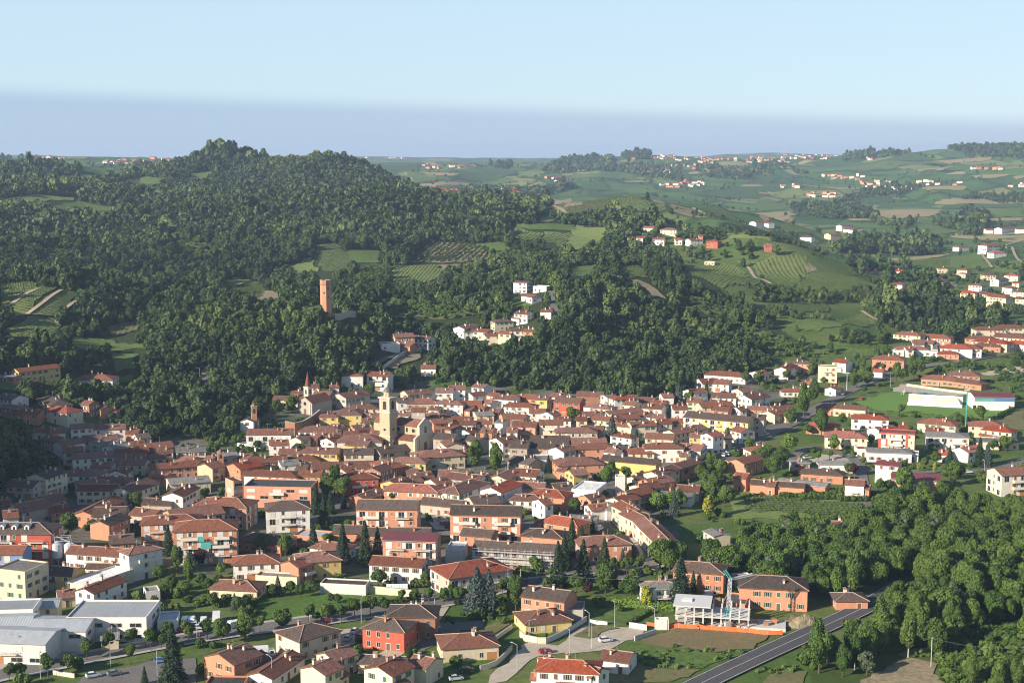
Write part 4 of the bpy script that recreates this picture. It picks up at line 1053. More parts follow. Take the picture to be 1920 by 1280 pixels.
(640, 240, 3): '''
985 855 1060 858 11 8 m w G
1040 926 1100 936 8 4 t w G
990 1023 1065 1028 9 6 t w G
970 1053 1015 1056 7 4 t w G
1130 1011 1190 1013 9 4.5 t w G
882 1070 925 1068 8 6 b c H
660 1111 740 1096 9 6 t w G
680 1130 735 1128 8 5 t w G
760 1123 840 1129 9 5 t c G
810 1151 900 1151 8 5 t c G
900 1137 970 1142 8 6 t c G
980 1121 1030 1121 8 6 b w H
1035 1123 1090 1126 8 5 t o G
290 1156 400 1151 11 7 t o G
400 1162 510 1171 9 6 b w G
215 1211 320 1206 9 4 g w F
340 1205 405 1210 8 5 t o G
1090 885 1165 888 8 4 w w F
1610 616 1645 616 10 5 r w G
1660 606 1695 606 9 6 r w G
1750 616 1820 617 10 5 t w G
1875 617 1915 617 9 5 r w G
1700 547 1765 549 10 4 r c G
1805 558 1890 560 11 5 t c H
''',
(1280, 240, 3): '''
30 620 100 618 10 5 t w G
90 598 112 598 6 8 t o G
150 625 205 627 10 6 r R H
458 650 500 650 9 5 r R G
130 750 185 752 7 3 g c F
395 520 440 518 12 6 t w G
455 525 500 528 11 5 t w G
880 545 940 540 12 8 t w G
920 560 1000 570 12 6 t w G
815 590 870 588 14 8 r c G
670 602 730 604 12 6 b w H
1700 565 1740 565 12 6 r w G
1775 558 1860 552 14 7 t w G
1880 560 1920 560 12 7 t w H
1690 648 1755 645 14 10 r w H
1735 690 1800 688 12 6 r w H
1540 660 1590 658 12 6 r w H
1040 800 1115 800 9 3 m o G
1190 795 1240 797 8 4 r c G
1185 865 1245 868 10 6 t w G
1410 840 1475 845 11 6 t v H
1410 870 1485 875 11 6 m k H
1560 785 1610 788 11 6 t c H
1555 812 1600 815 9 4 m c H
1435 780 1480 780 9 5 t c H
1690 815 1750 815 11 5 t c H
1820 815 1890 818 12 6 r c H
1755 845 1810 838 10 6 t w G
1630 870 1695 875 11 6 t w H
1820 885 1870 890 10 6 t w H
1860 860 1900 862 9 5 r c G
1560 910 1650 915 12 5 r c H
1680 915 1760 930 11 5 t w G
1740 930 1840 940 13 10 t c H
1860 905 1920 908 12 6 t c H
1500 865 1530 868 8 5 t w G
1870 945 1920 948 11 7 t c H
1240 1140 1310 1145 11 5 t c H
1380 1155 1470 1160 12 5 t o H
1680 1115 1760 1115 12 6 t c H
1800 1105 1880 1105 12 6 t c H
1640 1165 1720 1170 11 6 t o H
1690 1180 1800 1190 12 6 r c H
1300 1195 1360 1197 11 6 t w G
1380 1200 1430 1205 10 5 t w G
1500 1215 1580 1218 12 6 r w H
1250 1228 1290 1228 9 5 t w G
1820 1150 1900 1155 11 6 b c H
1760 1150 1800 1152 9 5 t w G
'''}
def run_data():
    for (ox, oy, s), rows in DATA.items():
        for ln in rows.strip().splitlines():
            f = ln.split(); x1, y1, x2, y2 = (float(v) for v in f[:4])
            house(ox + x1 / s, oy + y1 / s, ox + x2 / s, oy + y2 / s, float(f[4]), float(f[5]), f[6], f[7], f[8] if len(f) > 8 else 'G', f[9] if len(f) > 9 else '')
run_data()
# ------------------------------------------------------------------ landmarks and single structures
def reg(root, pts3, L=10, W=10, rz=0.0):
    P = np.array(pts3, float); q = project(P); c = P.mean(0); HB.append((q[:, 0].min(), q[:, 1].min(), q[:, 0].max(), q[:, 1].max(), math.hypot(c[0], c[1]), c[0], c[1], math.hypot(L, W) / 2, L / 2, W / 2, rz))
M_dome = flatc('verdigris_lead', (0.10, 0.115, 0.11), 0.5, 0.4); M_clock = flatc('clock_face', (0.8, 0.78, 0.7)); M_bell = flatc('bronze', (0.2, 0.13, 0.05), 0.4, 0.5); M_stone = wall_mat('pale_stone', (0.56, 0.50, 0.40)); M_tower = wall_mat('tower_brick', (0.50, 0.26, 0.155), True); M_greenglass = flatc('green_roof_glazing', (0.30, 0.45, 0.40), 0.3)
UX = math.atan2(0.52, -0.85)    # church axis
M_tan_tower = wall_mat('tan_tower_render', (0.52, 0.41, 0.27))
def arch(mb, w, h, y, mi, z0=0.0, n=7, M=None, d=0.25):
    """a flat arched face on the plane y; in dark paint, the shade of an opening"""
    pts = [(-w/2, z0), (w/2, z0)] + [(w/2 * math.cos(math.pi * k / n), z0 + h - w/2 + w/2 * math.sin(math.pi * k / n)) for k in range(n + 1)]
    f = [Vector((x, y, z)) for x, z in pts]; mb.face([M @ p if M else p for p in f], mi)
def church():
    K = hit(777, 849); Z = float(ground(*K)) - 0.3; rz = math.atan2(0.85, 0.52) - math.pi / 2     # local +x along u reversed, see below
    u = np.array([-0.853, 0.522]); v = np.array([0.522, 0.853]); L, W = 27.0, 17.0; c = K + u * L / 2 + v * W / 2; ang = math.atan2(-u[1], -u[0])   # local +x points to the facade
    root = empty('church', (c[0], c[1], Z), ang); tag(root, 'ochre stone parish church with round windows and gabled facade beside the bell tower', 'church')
    aw = 3.6; nb = W / 2 - aw; mb = MB(); dn = 2.0
    for s in (-1, 1):
        q = [(-L/2, s*W/2, -dn), (L/2, s*W/2, -dn), (L/2, s*W/2, 6.0), (-L/2, s*W/2, 6.0)]; mb.face(q if s < 0 else q[::-1])
        q = [(-L/2, s*nb, 5.0), (L/2, s*nb, 5.0), (L/2, s*nb, 12.6), (-L/2, s*nb, 12.6)]; mb.face(q if s < 0 else q[::-1])
    mb.face([(-L/2, -W/2, -dn), (-L/2, -W/2, 6), (-L/2, -nb, 8.2), (-L/2, -nb, 12.6), (-L/2, 0, 15.2), (-L/2, nb, 12.6), (-L/2, nb, 8.2), (-L/2, W/2, 6), (-L/2, W/2, -dn)])
    mb.obj('wall', WALL['O'], root)
    f = MB(); x0 = L/2; 
    prof = [(-W/2 - .3, -dn), (W/2 + .3, -dn), (W/2 + .3, 7.4), (nb + .6, 8.8), (nb + .6, 13.2), (0, 16.4), (-nb - .6, 13.2), (-nb - .6, 8.8), (-W/2 - .3, 7.4)]
    f.face([(x0 + .7, y, z) for y, z in prof]); f.face([(x0 - .3, y, z) for y, z in prof][::-1])
    for k in range(len(prof)): (a, b), (c_, d) = prof[k], prof[(k + 1) % len(prof)]; f.face([(x0 - .3, a, b), (x0 - .3, c_, d), (x0 + .7, c_, d), (x0 + .7, a, b)])
    fo = f.obj('facade', M_stone, root)
    for y in (-W/2 + .6, -nb, nb, W/2 - .6): p = MB(); p.box(x0 + .7, x0 + 1.0, y - .4, y + .4, -1, 7.2 if abs(y) > nb + .1 else 12.8); p.obj('pilaster', M_stone, fo)
    p = MB(); p.box(x0 + .7, x0 + 1.15, -W/2 - .3, W/2 + .3, 7.4, 7.9, 0, None, True); p.obj('cornice', M_stone, fo)
    p = MB(); R90 = Matrix.Rotation(math.pi / 2, 4, 'Z'); T = Matrix.Translation((x0 + .73, 0, 0)) @ R90; arch(p, 2.6, 4.6, 0, 0, 0, 8, T); p.obj('portal_door', M_wood, fo)
    p = MB(); T = Matrix.Translation((x0 + .73, 0, 0)) @ R90; arch(p, 2.0, 3.4, 0, 0, 9.0, 8, T); p.obj('facade_window', M_glass, fo)
    r = MB(); rr = 15.2; 
    for s in (-1, 1):
        q = [(-L/2 - .4, s * (nb + .6), 12.4), (L/2 - .3, s * (nb + .6), 12.4), (L/2 - .3, 0, 15.4), (-L/2 - .4, 0, 15.4)]; r.face(q if s < 0 else q[::-1], 0, [(0, 0), (L, 0), (L, 6), (0, 6)])
    r.obj('nave_roof', ROOF['t'], root, uv=True)
    for s in (-1, 1):
        r = MB(); q = [(-L/2 - .3, s * (W/2 + .5), 5.9), (L/2 - .3, s * (W/2 + .5), 5.9), (L/2 - .3, s * nb, 8.4), (-L/2 - .3, s * nb, 8.4)]; r.face(q if s < 0 else q[::-1], 0, [(0, 0), (L, 0), (L, 4), (0, 4)]); r.obj('aisle_roof', ROOF['t'], root, uv=True)
    for s in (-1, 1):
        for k, x in enumerate((-8.5, -3.5, 1.5, 6.5, 10.5)):
            p = MB(); y = s * (nb + .04); z = 10.4; n = 14
            if k % 2 == 0:
                ring = [(x + 1.0 * math.cos(6.283 * i / n), y, z + 1.0 * math.sin(6.283 * i / n)) for i in range(n)]; p.face(ring if s < 0 else ring[::-1], 0); g = [(x + 1.25 * math.cos(6.283 * i / n), y - s * -.02 * 0, z + 1.25 * math.sin(6.283 * i / n)) for i in range(n)]
                for i in range(n): p.face([(*ring[i][:1], y + s * .12, ring[i][2]), (*ring[(i + 1) % n][:1], y + s * .12, ring[(i + 1) % n][2]), (g[(i + 1) % n][0], y + s * .12, g[(i + 1) % n][2]), (g[i][0], y + s * .12, g[i][2])], 1)
                p.obj('round_window', [M_glass, M_stone], root)
            else: p.box(x - .55, x + .55, min(y, y + s * .06), max(y, y + s * .06), 9.4, 11.6, 0); p.obj('nave_window', [M_glass], root)
    a = K + u * L + v * 0; reg(root, [[*(K), Z], [*K, Z + 16], [*(K + u * L), Z + 16], [*(K + v * W), Z + 16], [*(K + v * W), Z]], L, W, ang)
    # bell tower
    Kt = hit(731, 846); s = 6.0; c = Kt + u * s / 2 + v * s / 2; Zt = float(ground(*c)) - .3
    t = empty('bell_tower', (c[0], c[1], Zt), ang); tag(t, 'tall cream church bell tower with arched belfry and small dark dome', 'tower')
    t.scale = (1, 1, .89)
    def blk(nm, a, z0, z1, m_, par=t): b = MB(); b.box(-a, a, -a, a, z0, z1, 0, None, True); return b.obj(nm, m_, par)
    blk('tower_base', 3.25, -2, 8.2, WALL['O']); blk('tower_shaft', 3.0, 8.2, 21.2, M_tan_tower); blk('string_course', 3.35, 8.2, 8.7, M_stone); blk('string_course', 3.4, 21.2, 21.9, M_stone)
    bf = blk('belfry', 2.85, 21.9, 29.2, WALL['O']); blk('cornice', 3.55, 29.2, 29.9, M_stone)
    for sx in (-1, 1):
        for sy in (-1, 1): p = MB(); p.box(sx * 2.55 - .42, sx * 2.55 + .42, sy * 2.55 - .42, sy * 2.55 + .42, 21.9, 29.2); p.obj('corner_pier', M_stone, bf)
    for k in range(4):
        M = Matrix.Rotation(k * math.pi / 2, 4, 'Z'); p = MB(); arch(p, 2.1, 4.6, -2.90, 0, 23.2, 8, M); p.obj('belfry_opening', M_dark, bf)
        p = MB(); n = 16; p.face([M @ Vector((.75 * math.cos(6.283 * i / n), -3.05, 12.0 + .75 * math.sin(6.283 * i / n))) for i in range(n)], 0); p.obj('round_window', M_dark, t)
        p = MB(); p.box(-.45, .45, -3.30, -3.2, 3.2, 5.0, 0, M); p.obj('slit_window', M_dark, t)
    p = MB(); p.bar((0, 0, 29.9), (0, 0, 32.6), 2.1, 0, 8); ln = p.obj('lantern', WALL['O'], t)
    for k in range(4): M = Matrix.Rotation(k * math.pi / 2 + math.pi / 8 * 0, 4, 'Z'); p = MB(); arch(p, .8, 1.7, -2.0, 0, 30.4, 6, M); p.obj('lantern_opening', M_dark, ln)
    p = MB(); prof = [(2.35, 32.6), (2.2, 33.2), (1.8, 34.0), (1.1, 34.8), (.45, 35.5), (.3, 36.4), (.05, 37.6)]
    for (r0, z0), (r1, z1) in zip(prof, prof[1:]): p.bar((0, 0, z0), (0, 0, z1), r0, 0, 10, r1)
    p.obj('dome', M_dome, t)
    p = MB(); p.bar((0, 0, 37.4), (0, 0, 39.2), .06, 0, 4); p.bar((-.5, 0, 38.6), (.5, 0, 38.6), .06, 0, 4); p.obj('cross', M_steel, t)
    reg(t, [[*c, Zt], [*c, Zt + 36]], 7, 7, ang)
church()
def spire_church():
    c = hit(591, 771); Z = float(ground(*c)) - .4; ang = math.radians(58); root = empty('church', (c[0], c[1], Z), ang - math.pi/2); tag(root, 'small grey stone church with pointed red spire at the foot of the wood', 'church')
    W, L = 10.0, 17.0; mb = MB()
    for s in (-1, 1): q = [(s*W/2, -L/2, -2), (s*W/2, L/2, -2), (s*W/2, L/2, 6.5), (s*W/2, -L/2, 6.5)]; mb.face(q if s > 0 else q[::-1]); q = [(-W/2, s*L/2, -2), (W/2, s*L/2, -2), (W/2, s*L/2, 6.5), (0, s*L/2, 9.6), (-W/2, s*L/2, 6.5)]; mb.face(q if s < 0 else q[::-1])
    mb.obj('wall', WALL['s'], root); rb, r = roof_gable(L, W, 6.5, 0.62, .4); ro = rb.obj('roof', [ROOF['t'], M_wood], root, uv=True); ro.rotation_euler = (0, 0, math.pi / 2)
    p = MB(); arch(p, 1.7, 3.2, -L/2 - .05, 0, 0, 7); p.obj('portal_door', M_wood, root); p = MB(); n = 14; p.face([(1.0 * math.cos(6.283 * i / n), -L/2 - .05, 6.0 + 1.0 * math.sin(6.283 * i / n)) for i in range(n)]); p.obj('rose_window', M_glass, root)
    for x in (-3.4, 3.4): p = MB(); p.box(x - .45, x + .45, -L/2 - .3, -L/2, -1, 6.4); p.obj('pilaster', M_stone, root)
    p = MB(); p.box(-6.6, -3.4, -1.6, 1.6, -2, 13.5); tw = p.obj('bell_tower', WALL['c'], root)
    for k in range(4): M = Matrix.Translation((-5.0, 0, 0)) @ Matrix.Rotation(k * math.pi / 2, 4, 'Z'); p = MB(); arch(p, 1.1, 2.6, -1.64, 0, 9.8, 7, M); p.obj('belfry_opening', M_dark, tw)
    p = MB(); p.box(-6.85, -3.15, -1.85, 1.85, 13.5, 13.9, 0, None, True); p.obj('cornice', M_stone, tw)
    p = MB(); p.bar((-5, 0, 13.9), (-5, 0, 22.0), 1.75, 0, 8, .05); p.obj('spire', ROOF['t'], tw)
    reg(root, [[*c, Z], [*c, Z + 22]], 14, 17, 0)
spire_church()
def hill_tower():
    d = ray(611, 560); hz = math.hypot(d[0], d[1]); c = (d[0] / hz * 950, d[1] / hz * 950); Z = float(ground(*c)); root = empty('brick_tower', (c[0], c[1], Z), 0.2); tag(root, 'octagonal ruined brick tower rising from the woods on the hill', 'tower')
    top = 145 - (521 - HORIZ) / FPX * 950 - Z; r = 3.75
    p = MB(); p.bar((0, 0, -3), (0, 0, top - 3.2), r, 0, 8, r * .97); sh = p.obj('shaft', M_tower, root)
    p = MB(); p.bar((0, 0, top - 3.2), (0, 0, top - 2.7), r * 1.06, 0, 8); p.obj('string_course', WALL['k'], root)
    p = MB(); n = 8
    for k in range(n):
        a0, a1 = 6.2832 * k / n, 6.2832 * (k + 1) / n
        for (ra, rb_, z0, z1) in ((r, r, top - 2.7, top), ): p.face([(ra * math.cos(a0), ra * math.sin(a0), z0), (ra * math.cos(a1), ra * math.sin(a1), z0), (rb_ * math.cos(a1), rb_ * math.sin(a1), z1), (rb_ * math.cos(a0), rb_ * math.sin(a0), z1)])
        q = r * .78; p.face([(q * math.cos(a1), q * math.sin(a1), top - 2.7), (q * math.cos(a0), q * math.sin(a0), top - 2.7), (q * math.cos(a0), q * math.sin(a0), top), (q * math.cos(a1), q * math.sin(a1), top)]); p.face([(r * math.cos(a0), r * math.sin(a0), top), (r * math.cos(a1), r * math.sin(a1), top), (q * math.cos(a1), q * math.sin(a1), top), (q * math.cos(a0), q * math.sin(a0), top)])
    p.face([(r * .78 * math.cos(6.2832 * k / n), r * .78 * math.sin(6.2832 * k / n), top - 2.6) for k in range(n)]); p.obj('parapet', M_tower, root)
    for a, z, h in ((-math.pi / 2 + .4, top - 6.5, 2.2), (-math.pi / 2 + .4, top - 12, 1.2), (-math.pi / 2 - .4, top - 9, 1.2)):
        k = round((a - math.pi / 8) / (math.pi / 4)); am = math.pi / 8 + k * math.pi / 4; M = Matrix.Rotation(am + math.pi / 2, 4, 'Z'); p = MB(); arch(p, .9, h, -r * math.cos(math.pi / 8) - .06, 0, z, 6, M); p.obj('window_opening', M_dark, root)
    reg(root, [[*c, Z + 4], [c[0] - 4, c[1], Z + 4], [c[0] + 4, c[1], Z + top]], 8, 8, 0)
    c2 = hit(650, 596); w = MB(); W_ = world_line([(628, 600), (645, 598), (680, 598), (690, 603)], 3)
    for a, b in zip(W_, W_[1:]): za, zb = float(ground(*a)), float(ground(*b)); w.face([(*a, za - 2), (*b, zb - 2), (*b, zb + 4.5), (*a, za + 4.5)]); w.face([(a[0], a[1] + .8, za - 2), (a[0], a[1] + .8, za + 4.5), (b[0], b[1] + .8, zb + 4.5), (b[0], b[1] + .8, zb - 2)]); w.face([(*a, za + 4.5), (*b, zb + 4.5), (b[0], b[1] + .8, zb + 4.5), (a[0], a[1] + .8, za + 4.5)])
    o = w.obj('castle_wall', WALL['s'], None); tag(o, 'grey remnant of castle wall in the wood beside the brick tower', 'wall'); P = [[*a, float(ground(*a)) + z] for a in W_ for z in (0, 4.5)]; reg(o, P, 20, 3, 0)
hill_tower()
def wall_line(name, px, h, th, material, label, cat='wall', coping=True, off=0.0, group=None, step=3.0):
    W = world_line(px, step); d = np.gradient(W, axis=0); n = np.stack([d[:, 1], -d[:, 0]], 1); n /= np.linalg.norm(n, axis=1)[:, None] + 1e-9; A = W - n * th / 2; B = W + n * th / 2; z = ground(W[:, 0], W[:, 1]) + off; mb = MB()
    for i in range(len(W) - 1):
        z0, z1 = z[i], z[i + 1]
        mb.face([(*B[i], z0 - 1), (*B[i + 1], z1 - 1), (*B[i + 1], z1 + h), (*B[i], z0 + h)][::-1]); mb.face([(*A[i], z0 - 1), (*A[i + 1], z1 - 1), (*A[i + 1], z1 + h), (*A[i], z0 + h)]); mb.face([(*A[i], z0 + h), (*A[i + 1], z1 + h), (*B[i + 1], z1 + h), (*B[i], z0 + h)])
    for i in (0, len(W) - 1): mb.face([(*A[i], z[i] - 1), (*B[i], z[i] - 1), (*B[i], z[i] + h), (*A[i], z[i] + h)])
    root = empty(name, (0, 0, 0)); tag(root, label, cat, group); mb.obj('wall_body', material, root)
    if coping:
        cp = MB()
        for i in range(len(W) - 1):
            a0, a1, b0, b1 = W[i] - n[i] * (th / 2 + .06), W[i + 1] - n[i + 1] * (th / 2 + .06), W[i] + n[i] * (th / 2 + .06), W[i + 1] + n[i + 1] * (th / 2 + .06); t0, t1 = z[i] + h, z[i + 1] + h
            cp.face([(*a0, t0 + .08), (*a1, t1 + .08), (*b1, t1 + .08), (*b0, t0 + .08)]); cp.face([(*b0, t0 + .08), (*b1, t1 + .08), (*b1, t1), (*b0, t0)]); cp.face([(*a0, t0), (*a1, t1), (*a1, t1 + .08), (*a0, t0 + .08)])
        cp.obj('coping', M_kerb, root)
    return root
wall_line('retaining_wall', Q2((225,690),(290,705),(350,690),(420,650),(480,600)), 6.5, 1.0, WALL['k'], 'curved old brick retaining wall below the small spired church')
wall_line('garden_wall', Q6((800,605),(1000,620),(1215,645)), 2.6, .3, WALL['c'], 'long cream garden wall along the lawn beside the avenue')
wall_line('garden_wall', Q7((60,930),(100,965),(200,985),(255,985)), 2.0, .3, WALL['c'], 'low cream terrace wall round the lawn of the yellow villa')
wall_line('garden_wall', Q7((250,985),(380,925),(560,815)), 1.6, .3, WALL['e'], 'grey sloping wall beside the yellow villa garden')
wall_line('garden_wall', Q7((585,830),(715,848)), 1.2, .3, WALL['w'], 'short white wall at the edge of the concrete square')
wall_line('garden_wall', Q7((920,965),(1080,915)), 1.6, .3, WALL['e'], 'grey concrete wall beside the ploughed field')
wall_line('garden_wall', Q7((880,865),(1010,885)), 1.8, .3, WALL['w'], 'white wall beside the gate of the building site')
wall_line('garden_wall', Q6((1680,1190),(1800,1150),(1920,1030)), 1.6, .3, WALL['c'], 'cream boundary wall of the brown-roofed villa')
wall_line('garden_wall', Q6((1760,985),(1920,870)), 1.2, .3, WALL['e'], 'grey wall rising beside the dry meadow')
wall_line('garden_wall', Q4((1040,335),(1150,350),(1300,372),(1490,395)), 1.6, .35, WALL['c'], 'pale boundary wall with pillars beside the sports ground car park')
wall_line('garden_wall', Q1((1780,790),(1850,800),(1920,830)), 2.0, .3, WALL['w'], 'white balustrade wall below the white chapel')
wall_line('retaining_wall', Q2((950,215),(1040,150),(1130,95),(1240,70)), 2.4, .5, WALL['c'], 'pale retaining wall with railing along the climbing hill road')
wall_line('garden_wall', Q3((1560,905),(1650,925)), 1.5, .4, WALL['c'], 'pale parapet of the small bridge by the car park')
wall_line('garden_wall', Q5((400,1215),(560,1240)), 1.2, .3, WALL['c'], 'low cream wall at the corner of the asphalt car park')
# chapel with campanile
house(*sum(Q1((1850,580),(1895,556)), ()), 7, 5, 'b', 'w', 'G', 'q', name='chapel', label='small white gabled chapel beside a brick campanile under the wood', cat='chapel')
def campanile(px, py, w, h, label, m_=None):
    c = hit(px, py); Z = float(ground(*c)); r = empty('campanile', (c[0], c[1], Z), .3); tag(r, label, 'tower'); p = MB(); p.box(-w/2, w/2, -w/2, w/2, -1.5, h); p.obj('shaft', m_ or M_tower, r)
    for k in range(4): M = Matrix.Rotation(k * math.pi / 2, 4, 'Z'); p = MB(); arch(p, w * .42, h * .2, -w/2 - .04, 0, h * .72, 6, M); p.obj('belfry_opening', M_dark, r)
    p = MB(); p.box(-w/2 - .2, w/2 + .2, -w/2 - .2, w/2 + .2, h, h + .3, 0, None, True); p.obj('cornice', M_stone, r); p = MB(); p.bar((0, 0, h + .3), (0, 0, h + 1.7), w * .72, 0, 4, .05); p.obj('cap_roof', ROOF['t'], r); reg(r, [[*c, Z], [*c, Z + h]], w, w, .3)
campanile(477, 806, 2.6, 12.5, 'slender red brick campanile beside the white chapel'); campanile(414, 884, 2.6, 9, 'small ochre brick bell turret on the gable of the oratory')
house(*sum(Q1((1535,912),(1632,890)), ()), 10, 6, 't', 'O', 'G', 'q', name='oratory', label='ochre brick oratory with gabled front in the old quarter', cat='chapel')
# salmon school
house(*sum(Q2((-60,1058),(440,1068)), ()), 14, 8.5, 'k', 'p', 'F', 'S', name='school', label='long salmon flat-roofed school with white window bands', cat='school')
house(*sum(Q1((1720,1040),(1790,1030)), ()), 8, 11, 'k', 'p', 'F', 'S', name='school', label='taller salmon stair block at the end of the school', cat='school')
# red apartment house with dormers
ra = house(*sum(Q5((-140,80),(290,82)), ()), 13, 9, 'b', 'R', 'H', 'A', name='apartment_block', label='red apartment house with white dormers and brown hipped roof', cat='apartment block')
def add_dormers(root, xs, y, z, w=1.7):
    for x in xs:
        p = MB(); p.box(x - w/2, x + w/2, y - .2, y + 1.9, z, z + 1.5); p.face([(x - w/2 - .15, y - .35, z + 1.5), (x, y - .35, z + 2.2), (x, y + 2.4, z + 2.2), (x - w/2 - .15, y + 2.4, z + 1.5)][::-1]); p.face([(x + w/2 + .15, y - .35, z + 1.5), (x, y - .35, z + 2.2), (x, y + 2.4, z + 2.2), (x + w/2 + .15, y + 2.4, z + 1.5)]); p.face([(x - w/2, y - .2, z + 1.5), (x + w/2, y - .2, z + 1.5), (x, y - .2, z + 2.2)]); p.face([(x - .4, y - .22, z + .35), (x + .4, y - .22, z + .35), (x + .4, y - .22, z + 1.35), (x - .4, y - .22, z + 1.35)], 1); p.obj('dormer', [M_white, M_glass], root)
add_dormers(ra, (-6, -1.5, 3, 7.5), -4.2, 9.6)
# silos
def silos():
    for q, lab in (((435,380), 'pale steel grain silo beside the long white mill, nearer the avenue'), ((527,385), 'pale steel grain silo beside the long white mill, next to the gantry')):
        c = hit(*Q5(q)[0]); Z = float(ground(*c)); r = empty('grain_silo', (c[0], c[1], Z)); tag(r, lab, 'silo', 'grain silos at the mill'); p = MB(); p.bar((0, 0, 2.2), (0, 0, 7.0), 1.9, 0, 16); p.obj('tank', M_steel, r); p = MB(); p.bar((0, 0, 7.0), (0, 0, 8.1), 1.95, 0, 16, .3); p.obj('cone_top', M_steel, r); p = MB(); p.bar((0, 0, .8), (0, 0, 2.2), .4, 0, 16, 1.9); p.obj('hopper', M_steel, r)
        for k in range(4): a = k * 1.571 + .4; p = MB(); p.bar((1.7 * math.cos(a), 1.7 * math.sin(a), -.5), (1.7 * math.cos(a), 1.7 * math.sin(a), 2.6), .1, 0, 5); p.obj('leg', M_grey, r)
        reg(r, [[*c, Z], [*c, Z + 8]], 4, 4)
    a = hit(*Q5((480, 385))[0]); Z = float(ground(*a)); r = empty('gantry', (a[0], a[1], Z)); tag(r, 'steel lattice gantry above the grain silos', 'gantry')
    p = MB()
    for x in (-4, 4):
        for y in (-1, 1): p.bar((x, y, 0), (x * .6, y, 10), .1, 0, 4)
    for z in (8.5, 10): p.bar((-2.6, -1, z), (2.6, -1, z), .08, 0, 4); p.bar((-2.6, 1, z), (2.6, 1, z), .08, 0, 4)
    p.obj('frame', M_steel, r); p = MB(); p.bar((-2.4, 0, 10), (5.5, 0, 6.5), .18, 0, 6); p.obj('chute', M_steel, r)
silos()
